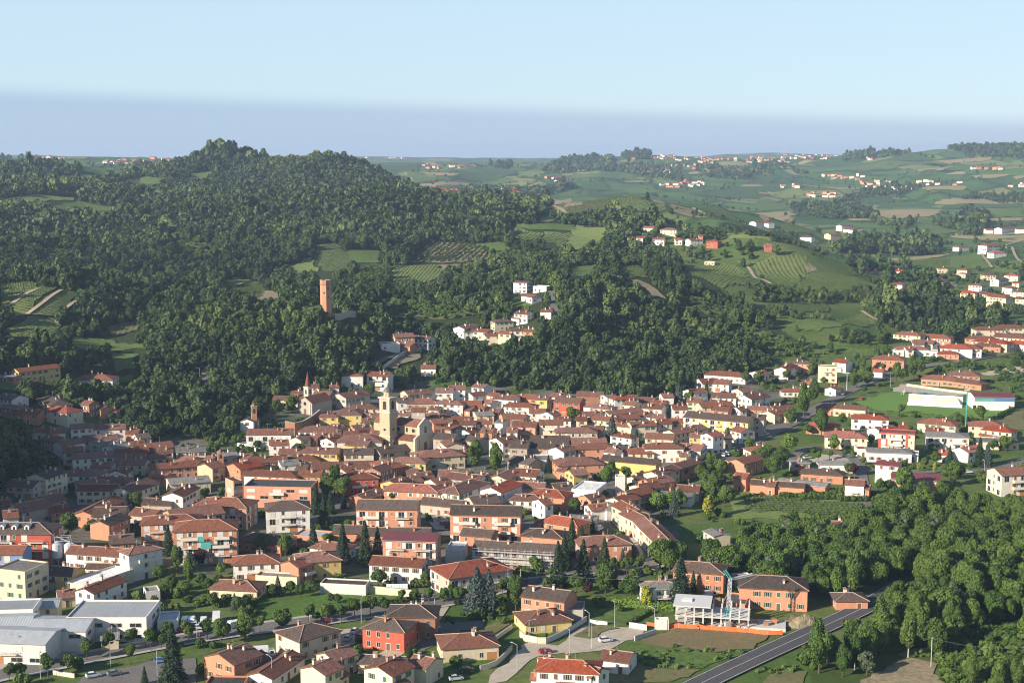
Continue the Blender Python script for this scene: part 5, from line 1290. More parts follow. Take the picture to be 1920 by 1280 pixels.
# construction: concrete frame, crane, fence, heap
def site():
    a = hit(*Q7((1220, 850))[0]); b = hit(*Q7((1780, 885))[0]); u = (b - a) / np.linalg.norm(b - a); v = np.array([-u[1], u[0]]); L = float(np.linalg.norm(b - a)); Z = float(ground(*((a + b) / 2))) + .2; W = 11.0; ang = math.atan2(u[1], u[0]); c = (a + b) / 2 + v * W / 2
    r = empty('unfinished_building', (c[0], c[1], Z), ang); tag(r, 'unfinished two-storey concrete frame building behind orange site fencing', 'building site')
    p = MB(); p.box(-L/2, L/2, -W/2, W/2, 3.0, 3.3, 0, None, True); p.obj('floor_slab', M_conc, r); p = MB(); p.box(-L/2, L/2, -W/2, W/2, -.6, .12); p.obj('ground_slab', M_conc, r)
    p = MB(); p.box(-L/2 - .6, -L/2 + L * .48, -W/2 - .5, W/2 + .5, 6.2, 6.5, 0, None, True); p.obj('roof_slab', ROOF['w'], r)
    n = 9
    for k in range(n):
        x = -L/2 + .4 + (L - .8) * k / (n - 1)
        for y in (-W/2 + .4, 0, W/2 - .4):
            p = MB(); p.box(x - .22, x + .22, y - .22, y + .22, .12, 3.0); p.obj('column', M_conc, r); hh = 6.2 if x < -L/2 + L * .48 else 5.6 + .5 * ((k * 7) % 3) / 2; p = MB(); p.box(x - .2, x + .2, y - .2, y + .2, 3.3, hh); p.obj('column', M_conc, r)
    for x0, x1, z0 in ((-L/2 + 1, -L/2 + 6, .12), (-L/2 + 9, -L/2 + 13, .12), (L/2 - 7, L/2 - 3, .12), (-2, 2, 3.3)): p = MB(); p.box(x0, x1, W/2 - .35, W/2 - .1, z0, z0 + 2.88); p.obj('infill_wall', WALL['k'], r); 
    for k in range(4): x = -L/2 + 14 + k * 2.2; p = MB(); p.bar((x, -W/2 - .1, .2), (x + 2.2, -W/2 - .1, 3.0), .06, 0, 4); p.bar((x + 2.2, -W/2 - .1, .2), (x, -W/2 - .1, 3.0), .06, 0, 4); p.obj('brace', M_wood, r)
    p = MB(); p.box(-L/2 + 2, -L/2 + 5, -1.5, 1.5, 6.5, 6.9); p.obj('roof_hatch', M_white, r)
    reg(r, [[*a, Z], [*b, Z], [*(a + v * W), Z + 6.5], [*(b + v * W), Z + 6.5]], L, W, ang)
    a2 = hit(*Q7((1830, 860))[0]); r2 = empty('foundation', (a2[0], a2[1], float(ground(*a2))), ang); tag(r2, 'pale concrete foundation slab with stacked materials beside the dirt heap', 'foundation'); p = MB(); p.box(-6, 9, -3, 5, -.5, 1.0); p.obj('slab', M_conc, r2)
    for k, (x, y) in enumerate(((-3, 0), (0, 1.5), (3, -.5), (5.5, 2))): p = MB(); p.box(x - .8, x + .8, y - .6, y + .6, 1.0, 1.8 + .2 * k); p.obj('pallet_load', M_ow if k % 2 else WALL['k'], r2)
    # crane: lower mast of teal lattice, pale upper mast, short folded jib
    c = hit(*Q7((1600, 862))[0]); Z = float(ground(*c)); r = empty('tower_crane', (c[0], c[1], Z), .3); tag(r, 'slim teal and grey self-erecting crane beside the concrete frame', 'crane'); p = MB(); p.box(-1.8, 1.8, -1.8, 1.8, 0, .8); p.obj('base', M_conc, r); p = MB(); p.box(-1.0, 1.0, -2.2, -1.2, .8, 2.4); p.obj('counterweight', M_conc, r)
    def lattice(a, b, w, nm, m_):
        p = MB(); a = Vector(a); b = Vector(b); q = (b - a).to_track_quat('Z', 'Y'); n = max(2, int((b - a).length / (w * 1.3)))
        pr = [[a.lerp(b, k / n) + q @ Vector((sx * w/2, sy * w/2, 0)) for sx, sy in ((-1, -1), (1, -1), (1, 1), (-1, 1))] for k in range(n + 1)]
        for k in range(n):
            for e in range(4): p.bar(pr[k][e], pr[k + 1][e], .09, 0, 4); p.bar(pr[k][e], pr[k + 1][(e + 1) % 4], .055, 0, 3)
        p.obj(nm, m_, r)
    lattice((0, 0, .8), (.9, 0, 6.2), 1.0, 'lower_mast', M_teal); lattice((.9, 0, 6.2), (1.3, 0, 15.5), .8, 'upper_mast', M_steel); lattice((1.3, 0, 15.5), (-.6, 0, 18.2), .7, 'jib_knee', M_teal); lattice((1.3, 0, 15.2), (9.5, 1, 15.8), .55, 'jib', M_steel)
    # plastic mesh fence
    W_ = world_line(Q7((1010,862),(1150,868),(1250,872),(1400,880),(1600,895),(1780,908),(1920,925),(2030,925)), 3.0); r = empty('safety_fence', (0, 0, 0)); tag(r, 'bright orange plastic safety fence round the building site', 'fence')
    for i, (p0, p1) in enumerate(zip(W_, W_[1:])):
        z0, z1 = float(ground(*p0)) + .3, float(ground(*p1)) + .3; mb = MB(); mz = (z0 + z1) / 2; m_ = (p0 + p1) / 2 + np.array([.1, -.15]); 
        mb.face([(*p0, z0), (*m_, mz), (*m_, mz + 1.15 + .25 * random.random()), (*p0, z0 + 1.5)]); mb.face([(*m_, mz), (*p1, z1), (*p1, z1 + 1.5), (*m_, mz + 1.15 + .25 * random.random())]); mb.obj('mesh_panel', M_orng, r); mb = MB(); mb.bar((*p0, z0 - .5), (*p0, z0 + 1.7), .04, 0, 4); mb.obj('post', M_steel, r)
    # soil heap
    c = hit(*Q8((262, 838))[0]); Z = float(ground(*c)); bm = bmesh.new(); bmesh.ops.create_grid(bm, x_segments=26, y_segments=18, size=1.0)
    for v_ in bm.verts: x, y = v_.co.x, v_.co.y; k = max(0.0, 1 - (x * x + y * y)); v_.co = Vector((x * 6.5, y * 3.8, -.3 + 3.9 * k ** 1.2 * (.75 + .5 * float(vnoise(np.array(x * 3 + 5), np.array(y * 3)))) * (0.7 + 0.3 * x) + .35 * float(vnoise(np.array(x * 11), np.array(y * 11)))))
    me = bpy.data.meshes.new('soil_heap'); bm.to_mesh(me); bm.free(); me.materials.append(M_soil); o = link('soil_heap', me, None, (c[0], c[1], Z), .5); tag(o, 'tall pale heap of excavated soil beside the main road', 'soil heap')
site()
# sports ground: stand, hall, mast, goals
def sports():
    a = hit(*Q4((1045, 478))[0]); b = hit(*Q4((1455, 500))[0]); u = (b - a) / np.linalg.norm(b - a); v = np.array([-u[1], u[0]]); L = float(np.linalg.norm(b - a)); c = (a + b) / 2 + v * 5; Z = float(ground(*c)); ang = math.atan2(u[1], u[0]); W = 10.0
    r = empty('grandstand', (c[0], c[1], Z), ang); tag(r, 'white grandstand with pale stepped seating on the football ground', 'grandstand'); p = MB(); p.box(-L/2, L/2, -W/2 - .2, -W/2, -.5, 1.9); p.box(-L/2, L/2, W/2, W/2 + .3, -.5, 5.2); p.obj('parapet_wall', M_white, r)
    for k in range(8): p = MB(); t = k * W / 8; z = .9 + .52 * k; i = .3 + k * .35; p.box(-L/2 + i, L/2 - i, -W/2 + t, -W/2 + t + W / 8 + .02, -.3, z); p.obj('seating_step', ROOF['w'] if k % 2 else WALL['c'], r)
    p = MB()
    for x in np.linspace(-L/2 + 4, L/2 - 4, 7): p.bar((x, W/2, 5), (x, W/2, 7.4), .08, 0, 5)
    p.bar((-L/2 + 4, W/2, 7.4), (L/2 - 4, W/2, 7.4), .06, 0, 5); p.bar((-L/2 + 4, W/2, 6.3), (L/2 - 4, W/2, 6.3), .06, 0, 5); p.obj('railing', M_teal, r); reg(r, [[*a, Z], [*b, Z], [*(b + v * W), Z + 6]], L, W, ang)
    h = house(*sum(Q4((1525,382),(1822,386)), ()), 17, 7.2, 'm', 'w', 'G', 'n', name='sports_hall', label='white sports hall with dark red roof and blue-green band', cat='sports hall', pitch=0.13)
    rec = HB[-1]; LL, WW = rec[8] * 2, rec[9] * 2
    for nm, x0, x1, m_ in (('blue_band', 0, LL/2, flatc('blue_cladding', (0.08, 0.17, 0.32))), ('green_band', -LL/2, 0, flatc('green_cladding', (0.10, 0.30, 0.28)))): p = MB(); p.box(x0, x1, -WW/2 - .06, -WW/2, 4.9, 7.1, 0, None, True); p.obj(nm, m_, h)
    p = MB(); p.box(-3, 7, -WW/2 - 4, -WW/2, -1, 3.2); p.obj('annex', WALL['w'], h)
    for x in (-11, -8.5): p = MB(); p.box(x - .9, x + .9, -WW/2 - .05, -WW/2, 0, 2.6, 0); p.obj('door', M_dark, h)
    for (q, hh, lab) in ((Q4((1482, 655))[0], 21, 'tall teal floodlight mast at the near side of the football pitch'), (Q4((590, 380))[0], 12, 'pale mast at the street corner above the sports ground')):
        c = hit(*q); Z = float(ground(*c)); r = empty('floodlight_mast', (c[0], c[1], Z)); tag(r, lab, 'mast'); p = MB(); p.bar((0, 0, -.5), (0, 0, hh), .28, 0, 8, .14); p.obj('pole', M_teal if hh > 15 else M_steel, r); p = MB(); p.box(-1.4, 1.4, -.2, .2, hh - .5, hh + .3, 0, None, True); p.obj('lamp_head', M_steel, r)
    for q, lab in ((Q4((1712, 575))[0], 'white goal frame at the near end of the football pitch'), (Q4((1020, 395))[0], 'white goal frame at the far end of the football pitch')):
        c = hit(*q); Z = float(ground(*c)) + .2; r = empty('football_goal', (c[0], c[1], Z), 1.2); tag(r, lab, 'goal'); p = MB(); p.bar((-3.6, 0, 0), (-3.6, 0, 2.4), .09, 0, 6); p.bar((3.6, 0, 0), (3.6, 0, 2.4), .09, 0, 6); p.bar((-3.6, 0, 2.4), (3.6, 0, 2.4), .09, 0, 6); p.obj('goal_posts', M_white, r); p = MB(); p.bar((-3.6, 0, 2.4), (-3.6, 1.6, 0), .04, 0, 4); p.bar((3.6, 0, 2.4), (3.6, 1.6, 0), .04, 0, 4); p.bar((-3.6, 1.6, 0), (3.6, 1.6, 0), .04, 0, 4); p.obj('net_frame', M_white, r)
sports()
# scaffolded row under construction
sc = house(*sum(Q7((-270,205),(360,238)), ()), 10, 6.6, 'b', 'e', 'G', '', name='row_house', label='long concrete row house wrapped in pale scaffolding with brown roof', cat='row house')
def scaffold(root, L, W, H):
    p = MB(); n = max(3, int(L / 2.2))
    for k in range(n + 1):
        x = -L/2 + L * k / n
        for y in (-W/2 - .6, -W/2 - 1.6): p.bar((x, y, -.5), (x, y, H + .9), .06, 0, 4)
    p.obj('scaffold_pole', M_steel, root)['kind'] = 'stuff'
    for z in (2.0, 4.1, 6.2): p = MB(); p.box(-L/2, L/2, -W/2 - 1.6, -W/2 - .6, z - .07, z, 0, None, True); p.obj('scaffold_deck', M_rblind, root)
    for z in (3.0, 5.1, 7.2): p = MB(); p.bar((-L/2, -W/2 - 1.6, z), (L/2, -W/2 - 1.6, z), .05, 0, 4); p.obj('guard_rail', M_steel, root)
scaffold(sc, HB[-1][8] * 2, HB[-1][9] * 2, 6.6)
# greenhouse
def greenhouse():
    c = hit(*Q6((1058, 580))[0]); Z = float(ground(*c)); r = empty('greenhouse', (c[0], c[1], Z), .05); tag(r, 'low white glazed greenhouse in the garden of the white house', 'greenhouse'); M = flatc('frosted_glazing', (0.62, 0.68, 0.66), .25, .5)
    for k in range(8): x = -3.6 + k * .9; p = MB(); p.face([(x + .03, -1.6, 1.2), (x + .87, -1.6, 1.2), (x + .87, 0, 2.0), (x + .03, 0, 2.0)]); p.face([(x + .03, -1.6, 0), (x + .87, -1.6, 0), (x + .87, -1.6, 1.2), (x + .03, -1.6, 1.2)]); p.face([(x + .03, 1.6, 1.2), (x + .03, 0, 2.0), (x + .87, 0, 2.0), (x + .87, 1.6, 1.2)]); p.obj('pane', M, r)
    p = MB(); p.box(-3.65, 3.65, -1.63, -1.58, 1.17, 1.23, 0, None, True); p.box(-3.65, 3.65, -.04, .04, 1.98, 2.05, 0, None, True); p.box(-3.6, -3.55, -1.6, 1.6, 0, 1.2); p.box(3.55, 3.6, -1.6, 1.6, 0, 1.2); p.obj('frame', M_white, r)
greenhouse()
# extra features on houses near the front

ab = house(*sum(Q4((835,668),(1105,684)), ()), 11, 11, 'm', 'R', 'F', 'A', name='apartment_block', label='red and cream apartment block with balconies beyond the grey-roofed house', cat='apartment block')
_L, _W = HB[-1][8] * 2, HB[-1][9] * 2
for x0, x1 in ((-_L * .24, _L * .14), (_L * .33, _L * .5)): p = MB(); p.box(x0, x1, -_W / 2 - .05, -_W / 2, .3, 10.9, 0, None, True); p.obj('cream_panel', WALL['c'], ab)

def find(px, py):
    i = min(range(len(HOUSES)), key=lambda k: (HOUSES[k][1][0] - px) ** 2 + (HOUSES[k][1][1] - py) ** 2); return HOUSES[i]
def roof_dormer(px, py, u, v, w=1.7, side=-1):
    """a small gabled dormer on the slope facing the viewer"""
    r_, _, rc, wc, form, H, L, W, D, _, _ = find(px, py); pitch = .34 if rc in 'trb' else .18; y = -W / 2 * v; z = H + pitch * (W / 2 - abs(y)) - .1; add_dormers(r_, (u * L / 2,), y, z, w)
pass
r_, _, rc, wc, form, H, L, W, D, _, _ = find(385, 1005)
for u, z, w, h, m_ in ((-.12, 8.6, 2.0, 1.9, M_teal), (.02, 6.0, 3.4, 2.4, M_teal), (.22, 9.2, 1.4, .8, M_orng), (-.5, 6.2, 1.3, .9, M_white), (.35, 3.2, 1.6, 1.1, M_white)): p = MB(); p.face([(u * L / 2 * 2 * .5 - w / 2, -W / 2 - 1.34, z), (u * L / 2 + w / 2, -W / 2 - 1.34, z), (u * L / 2 + w / 2, -W / 2 - 1.30, z + h), (u * L / 2 - w / 2, -W / 2 - 1.30, z + h)]); p.obj('balcony_cloth', m_, r_)
# ------------------------------------------------------------------ vegetation
def leaf_mat(name, dark, light, yellow, patch=0.02):
    m = bpy.data.materials.new(name); m.use_nodes = True; t = m.node_tree; b = t.nodes['Principled BSDF']; b.inputs['Roughness'].default_value = 0.65; b.inputs['Specular IOR Level'].default_value = 0.25
    oi = node(t, 'ShaderNodeObjectInfo').outputs['Random']; p = worldpos(t)
    at = node(t, 'ShaderNodeAttribute', attribute_name='leaf'); 
    c = mixc(t, mrange(t, oi, 0.0, 1.0), dark, light)
    c = mixc(t, mrange(t, noise(t, patch, 3, 0.6, p).outputs[0], 0.42, 0.66, 0, 0.55), c, yellow)
    c = mixc(t, mrange(t, at.outputs['Fac'], 0, 1, 0.0, 0.45), c, light)
    t.links.new(c, b.inputs['Base Color'])
    tr = node(t, 'ShaderNodeBsdfTranslucent'); t.links.new(c, tr.inputs[0]); mx = node(t, 'ShaderNodeMixShader'); mx.inputs[0].default_value = 0.22
    t.links.new(b.outputs[0], mx.inputs[1]); t.links.new(tr.outputs[0], mx.inputs[2]); t.links.new(mx.outputs[0], t.nodes['Material Output'].inputs[0]); return m
M_leaf = leaf_mat('broadleaf_foliage', (0.038, 0.086, 0.017), (0.098, 0.162, 0.030), (0.118, 0.150, 0.034))
M_leaf_far = leaf_mat('hillside_foliage', (0.028, 0.064, 0.020), (0.070, 0.118, 0.034), (0.100, 0.122, 0.046), 0.008)
M_leaf_b = leaf_mat('pale_acacia_foliage', (0.095, 0.145, 0.038), (0.145, 0.185, 0.052), (0.125, 0.17, 0.045))
M_leaf_c = leaf_mat('dark_holm_foliage', (0.022, 0.048, 0.016), (0.040, 0.072, 0.022), (0.045, 0.07, 0.025))
M_needle = leaf_mat('conifer_needles', (0.022, 0.048, 0.022), (0.038, 0.070, 0.028), (0.035, 0.065, 0.030))
M_blue = leaf_mat('blue_cedar_needles', (0.060, 0.090, 0.080), (0.085, 0.115, 0.10), (0.075, 0.10, 0.085))
M_silver = leaf_mat('willow_foliage', (0.085, 0.115, 0.060), (0.115, 0.145, 0.075), (0.10, 0.13, 0.065))
M_bright = leaf_mat('lime_foliage', (0.10, 0.19, 0.022), (0.15, 0.23, 0.03), (0.14, 0.21, 0.03))
M_yel = leaf_mat('golden_foliage', (0.26, 0.27, 0.03), (0.32, 0.33, 0.05), (0.28, 0.29, 0.04))
M_purple = leaf_mat('purple_plum_foliage', (0.045, 0.018, 0.018), (0.065, 0.025, 0.022), (0.05, 0.02, 0.02))
M_vine = leaf_mat('vine_foliage', (0.085, 0.145, 0.03), (0.12, 0.185, 0.042), (0.125, 0.175, 0.045))
M_bark = flatc('bark', (0.10, 0.075, 0.055), 0.95, 0.1); M_pbark = flatc('pale_bark', (0.42, 0.40, 0.36), 0.95, 0.1)
def leaves_mesh(name, P, N, size, material, rng, tilt=0.55, aspect=1.0):
    """small leaf sprays (one bent quad each) at points P facing roughly N"""
    n = len(P); N = N + rng.normal(0, tilt, N.shape); N /= np.linalg.norm(N, axis=1)[:, None] + 1e-9
    U = np.cross(N, rng.normal(0, 1, N.shape)); U /= np.linalg.norm(U, axis=1)[:, None] + 1e-9; V = np.cross(N, U)
    s = size * rng.uniform(0.6, 1.35, n)[:, None]
    co = np.stack([P - U * s - V * s * aspect * .6, P + U * s * .8 - V * s * aspect * .5 + N * s * .25, P + U * s * .6 + V * s * aspect, P - U * s * .9 + V * s * aspect * .7 + N * s * .2], 1)
    me = bpy.data.meshes.new(name); me.vertices.add(n * 4); me.vertices.foreach_set('co', co.astype(np.float32).ravel())
    me.loops.add(n * 4); me.loops.foreach_set('vertex_index', np.arange(n * 4, dtype=np.int32)); me.polygons.add(n); me.polygons.foreach_set('loop_start', np.arange(0, n * 4, 4, dtype=np.int32))
    me.update(calc_edges=True); a = me.attributes.new('leaf', 'FLOAT', 'FACE'); a.data.foreach_set('value', rng.uniform(0, 1, n).astype(np.float32)); me.materials.append(material); return me
def crown_points(rng, n, rx, rz, zc, lobes=17, lr=(0.26, 0.46), top=0.0):
    """points over a lumpy crown built from overlapping lobes"""
    C = []; 
    for k in range(lobes):
        d = rng.normal(0, 1, 3); d /= np.linalg.norm(d); d[2] = d[2] * 0.9 + top; q = rng.uniform(0.35, 0.72); C.append((d[0] * rx * q, d[1] * rx * q, zc + d[2] * rz * q, rng.uniform(*lr)))
    C.append((0, 0, zc, 0.55)); P = []; N = []
    while len(P) < n:
        c = C[rng.integers(len(C))]; d = rng.normal(0, 1, 3); d /= np.linalg.norm(d); f = rng.uniform(0.70, 1.16)
        p = np.array([c[0] + d[0] * c[3] * rx * f, c[1] + d[1] * c[3] * rx * f, c[2] + d[2] * c[3] * rz * f])
        deep = False
        for e in C:
            if e is not c and ((p[0] - e[0]) / (e[3] * rx)) ** 2 + ((p[1] - e[1]) / (e[3] * rx)) ** 2 + ((p[2] - e[2]) / (e[3] * rz)) ** 2 < 0.55: deep = True; break
        if deep: continue
        P.append(p); N.append(d)
    return np.array(P), np.array(N)
def trunk_mesh(name, h, r, material, rng, limbs=5, spread=2.0, reach=0.55):
    mb = MB(); bend = rng.uniform(-.15, .15, 2) * h * .15; m1 = (bend[0], bend[1], h * .5); mb.bar((0, 0, -0.4), m1, r, 0, 7, r * .72); top = (bend[0] * .5, bend[1] * 1.4, h); mb.bar(m1, top, r * .72, 0, 6, r * .3)
    for k in range(limbs):
        t = rng.uniform(0.42, 0.9); a = rng.uniform(0, 6.28); b0 = Vector(m1).lerp(Vector(top), (t - .42) / .5); e = b0 + Vector((math.cos(a) * spread, math.sin(a) * spread, spread * reach + .4)); mb.bar(b0, e, r * .35, 0, 5, r * .12)
    return mb.mesh(name, material)
class Kind: pass
TREES = {}
def make_kind(key, name, n, size, rx, rz, zc, material, trunk_h, trunk_r, variants=3, bark=None, shape='lobed', lobes=19, lr=(0.24, 0.44), aspect=1.0, tilt=0.55):
    k = Kind(); k.name = name; k.v = []
    for s in range(variants):
        rng = np.random.default_rng(hash_(key) + s)
        if shape == 'lobed': P, N = crown_points(rng, n, rx, rz, zc, lobes, lr)
        elif shape == 'cone':
            P = []; N = []; tiers = 15; Hh = rz * 2; z0 = zc - rz
            for q in range(n):
                u = rng.random() ** 1.35 ; tier = (math.floor(u * tiers) + rng.uniform(0.0, 0.75)) / tiers; a = rng.uniform(0, 6.283); arm = 1 + 0.22 * math.sin(a * (5 + (int(u * tiers) % 3)) + int(u * tiers) * 1.7)
                rr = rx * (1 - tier) ** 0.85 * arm * math.sqrt(rng.uniform(0.25, 1.0)); P.append((math.cos(a) * rr, math.sin(a) * rr, z0 + Hh * tier - 0.16 * rr)); N.append((math.cos(a) * .6, math.sin(a) * .6, 0.8))
            P = np.array(P); N = np.array(N)
        me = leaves_mesh(name + '_crown', P, N, size, material, rng, tilt, aspect); tm = trunk_mesh(name + '_trunk', trunk_h, trunk_r, bark or M_bark, rng, 0 if shape == 'cone' else 6, rx * .55)
        k.v.append((me, tm))
    TREES[key] = k
def hash_(s): return sum(ord(c) * (i + 7) for i, c in enumerate(s))
make_kind('oak', 'broadleaf_tree', 4600, 0.25, 4.2, 4.0, 6.2, M_leaf, 6.5, 0.28, 4)
make_kind('round', 'street_tree', 2000, 0.155, 1.9, 2.1, 3.9, M_leaf, 3.9, 0.13, 3, None, 'lobed', 9)
make_kind('tall', 'tall_tree', 4600, 0.26, 3.3, 6.2, 8.2, M_leaf, 9.5, 0.3, 3, None, 'lobed', 17, (0.28, 0.42))
make_kind('poplar', 'birch_tree', 3200, 0.22, 2.4, 6.2, 8.0, M_leaf, 11.5, 0.2, 3, M_pbark, 'lobed', 16, (0.3, 0.46))
make_kind('fir', 'conifer', 3600, 0.27, 3.1, 6.8, 7.6, M_needle, 13.0, 0.24, 3, None, 'cone', aspect=0.7)
make_kind('cedar', 'blue_cedar', 2200, 0.34, 3.8, 6.2, 7.0, M_blue, 12.0, 0.26, 2, None, 'cone', aspect=0.7)
make_kind('willow', 'willow', 2000, 0.32, 4.2, 4.4, 5.4, M_silver, 6.0, 0.3, 2, None, 'lobed', 14, aspect=1.6)
make_kind('lime', 'bright_tree', 2000, 0.34, 3.8, 4.4, 5.8, M_bright, 6.0, 0.24, 2)
make_kind('gold', 'golden_tree', 1800, 0.30, 2.5, 4.8, 5.8, M_yel, 7.0, 0.2, 2)
make_kind('plum', 'purple_tree', 1500, 0.30, 2.6, 3.0, 4.2, M_purple, 4.0, 0.18, 1)
make_kind('shrub', 'shrub', 700, 0.24, 1.5, 1.2, 1.1, M_leaf, 1.0, 0.06, 3, None, 'lobed', 8)
# low-cost masses for the hillsides
PROTO = bpy.data.collections.new('foliage_masses')
def far_proto(name, seed, n, size, rx, rz, zc, material, lobes=9, shape='lobed', lr=(0.28, 0.5), tilt=0.5, bark=None):
    rng = np.random.default_rng(seed)
    if shape == 'lobed': P, N = crown_points(rng, n, rx, rz, zc, lobes, lr)
    else:
        u = rng.random(n) ** 1.2; a = rng.uniform(0, 6.283, n); rr = rx * (1 - u) * np.sqrt(rng.uniform(.4, 1, n)); P = np.stack([np.cos(a) * rr, np.sin(a) * rr, zc - rz + 2 * rz * u], 1); N = np.stack([np.cos(a), np.sin(a), np.full(n, .7)], 1)
    me = leaves_mesh(name, P, N, size, material, rng, tilt)
    o = bpy.data.objects.new(name, me); PROTO.objects.link(o); return o
far_proto('a0_near', 1, 3600, 0.27, 4.2, 4.4, 5.6, M_leaf, 13); far_proto('a1_near', 2, 3600, 0.27, 4.0, 4.9, 6.0, M_leaf, 14); far_proto('a2_near', 3, 3400, 0.27, 3.6, 5.2, 6.2, M_leaf, 13); far_proto('a3_bush', 4, 420, 0.30, 1.8, 1.4, 1.2, M_leaf, 8)
far_proto('b0_mid', 5, 620, 0.62, 4.4, 4.6, 5.4, M_leaf_far, 11); far_proto('b1_mid', 6, 620, 0.62, 4.0, 5.2, 6.0, M_leaf_far, 12); far_proto('b2_mid', 7, 560, 0.6, 3.4, 5.6, 6.3, M_leaf_far, 11); far_proto('b3_fir', 8, 520, 0.5, 2.6, 6.0, 6.4, M_needle, 1, 'cone'); far_proto('b4_willow', 9, 560, 0.6, 3.6, 5.0, 5.6, M_silver, 11)
far_proto('b5_pale', 25, 620, 0.56, 3.8, 4.6, 5.4, M_leaf_b, 12); far_proto('b6_dark', 26, 700, 0.56, 4.2, 4.4, 5.0, M_leaf_c, 12); far_proto('c3_pale', 27, 210, 1.05, 4.0, 4.6, 5.0, M_leaf_b, 9); far_proto('c4_dark', 28, 210, 1.1, 4.4, 4.6, 5.0, M_leaf_c, 9); far_proto('e0_tuft', 29, 60, 0.22, 0.6, 0.35, 0.25, M_vine, 5)
far_proto('c0_far', 10, 200, 1.15, 4.6, 4.4, 4.8, M_leaf_far, 9); far_proto('c1_far', 11, 200, 1.15, 4.2, 5.0, 5.4, M_leaf_far, 9); far_proto('c2_far', 12, 190, 1.1, 3.2, 5.8, 6.2, M_leaf_far, 8)
far_proto('d0_vine', 13, 46, 0.34, 0.75, 0.75, 1.0, M_vine, 5); far_proto('d1_vine', 14, 46, 0.34, 0.8, 0.7, 1.0, M_vine, 5)
PNAMES = sorted(o.name for o in PROTO.objects); PI = {n: i for i, n in enumerate(PNAMES)}
def scatter(name, pts, idx, scl, rot, label, parent=None):
    n = len(pts); me = bpy.data.meshes.new(name); me.vertices.add(n); me.vertices.foreach_set('co', np.asarray(pts, np.float32).ravel())
    a = me.attributes.new('pick', 'INT', 'POINT'); a.data.foreach_set('value', np.asarray(idx, np.int32)); a = me.attributes.new('size', 'FLOAT_VECTOR', 'POINT'); a.data.foreach_set('vector', np.asarray(scl, np.float32).ravel()); a = me.attributes.new('turn', 'FLOAT_VECTOR', 'POINT'); r = np.zeros((n, 3), np.float32); r[:, 2] = rot; a.data.foreach_set('vector', r.ravel())
    o = link(name, me, parent); tag(o, label, None, None, 'stuff')
    g = bpy.data.node_groups.new(name + '_nodes', 'GeometryNodeTree'); g.interface.new_socket('Geometry', in_out='INPUT', socket_type='NodeSocketGeometry'); g.interface.new_socket('Geometry', in_out='OUTPUT', socket_type='NodeSocketGeometry')
    gi = g.nodes.new('NodeGroupInput'); go = g.nodes.new('NodeGroupOutput'); iop = g.nodes.new('GeometryNodeInstanceOnPoints'); ci = g.nodes.new('GeometryNodeCollectionInfo'); ci.inputs['Collection'].default_value = PROTO; ci.inputs['Separate Children'].default_value = True; ci.inputs['Reset Children'].default_value = True
    def na(nm, ty): x = g.nodes.new('GeometryNodeInputNamedAttribute'); x.data_type = ty; x.inputs['Name'].default_value = nm; return x.outputs['Attribute']
    L = g.links.new; L(gi.outputs[0], iop.inputs['Points']); L(ci.outputs[0], iop.inputs['Instance']); iop.inputs['Pick Instance'].default_value = True
    L(na('pick', 'INT'), iop.inputs['Instance Index']); L(na('size', 'FLOAT_VECTOR'), iop.inputs['Scale']); L(na('turn', 'FLOAT_VECTOR'), iop.inputs['Rotation']); L(iop.outputs[0], go.inputs[0])
    md = o.modifiers.new('scatter', 'NODES'); md.node_group = g; return o
def footprint_free(x, y, pad=1.5):
    ok = np.ones(len(x), bool)
    for h in HB:
        dx, dy = x - h[5], y - h[6]; near = dx * dx + dy * dy < (h[7] + pad + 1) ** 2
        if near.any():
            c, s = math.cos(h[10]), math.sin(h[10]); u = dx * c + dy * s; v = -dx * s + dy * c; ok &= ~((np.abs(u) < h[8] + pad) & (np.abs(v) < h[9] + pad))
    return ok
def road_free(x, y, pad=2.0):
    ok = np.ones(len(x), bool)
    for W, wd in ROADS:
        lo = W.min(0) - wd - pad; hi = W.max(0) + wd + pad; s = (x > lo[0]) & (x < hi[0]) & (y > lo[1]) & (y < hi[1])
        if not s.any(): continue
        i = np.nonzero(s)[0]; d = ((x[i][:, None] - W[None, :, 0]) ** 2 + (y[i][:, None] - W[None, :, 1]) ** 2).min(1); ok[i] &= d > (wd / 2 + pad) ** 2
    return ok
def view_free(x, y, z, D, hgt, frac=0.35):
    """False where a tree would stand in front of a building and hide most of it"""
    ok = np.ones(len(x), bool); b = project(np.stack([x, y, z], 1)); tp = project(np.stack([x, y, z + hgt], 1)); r = 3.2 * FPX / D
    for h in HB:
        s = (D < h[4]) & (D > h[4] * 0.6) & (b[:, 0] + r > h[0] + 1) & (b[:, 0] - r < h[2] - 1) & (tp[:, 1] < h[1] + (h[3] - h[1]) * (1 - frac)) & (b[:, 1] > h[1])
        ok &= ~s
    return ok
def grid_points(thr, d0, d1, spacing, rng):
    out = []; d = d0
    while d < d1:
        sp_ = spacing if not callable(spacing) else spacing(d); n = max(1, int((thr[1] - thr[0]) * d / sp_)); th = thr[0] + (np.arange(n) + rng.uniform(-.45, .45, n) + 0.5) * (thr[1] - thr[0]) / n; dd = d + rng.uniform(-.45, .45, n) * sp_
        out.append(np.stack([np.sin(th) * dd, np.cos(th) * dd], 1)); d += sp_ * 0.9
    return np.concatenate(out)
ALLP = {'near': [], 'mid': [], 'far': []}
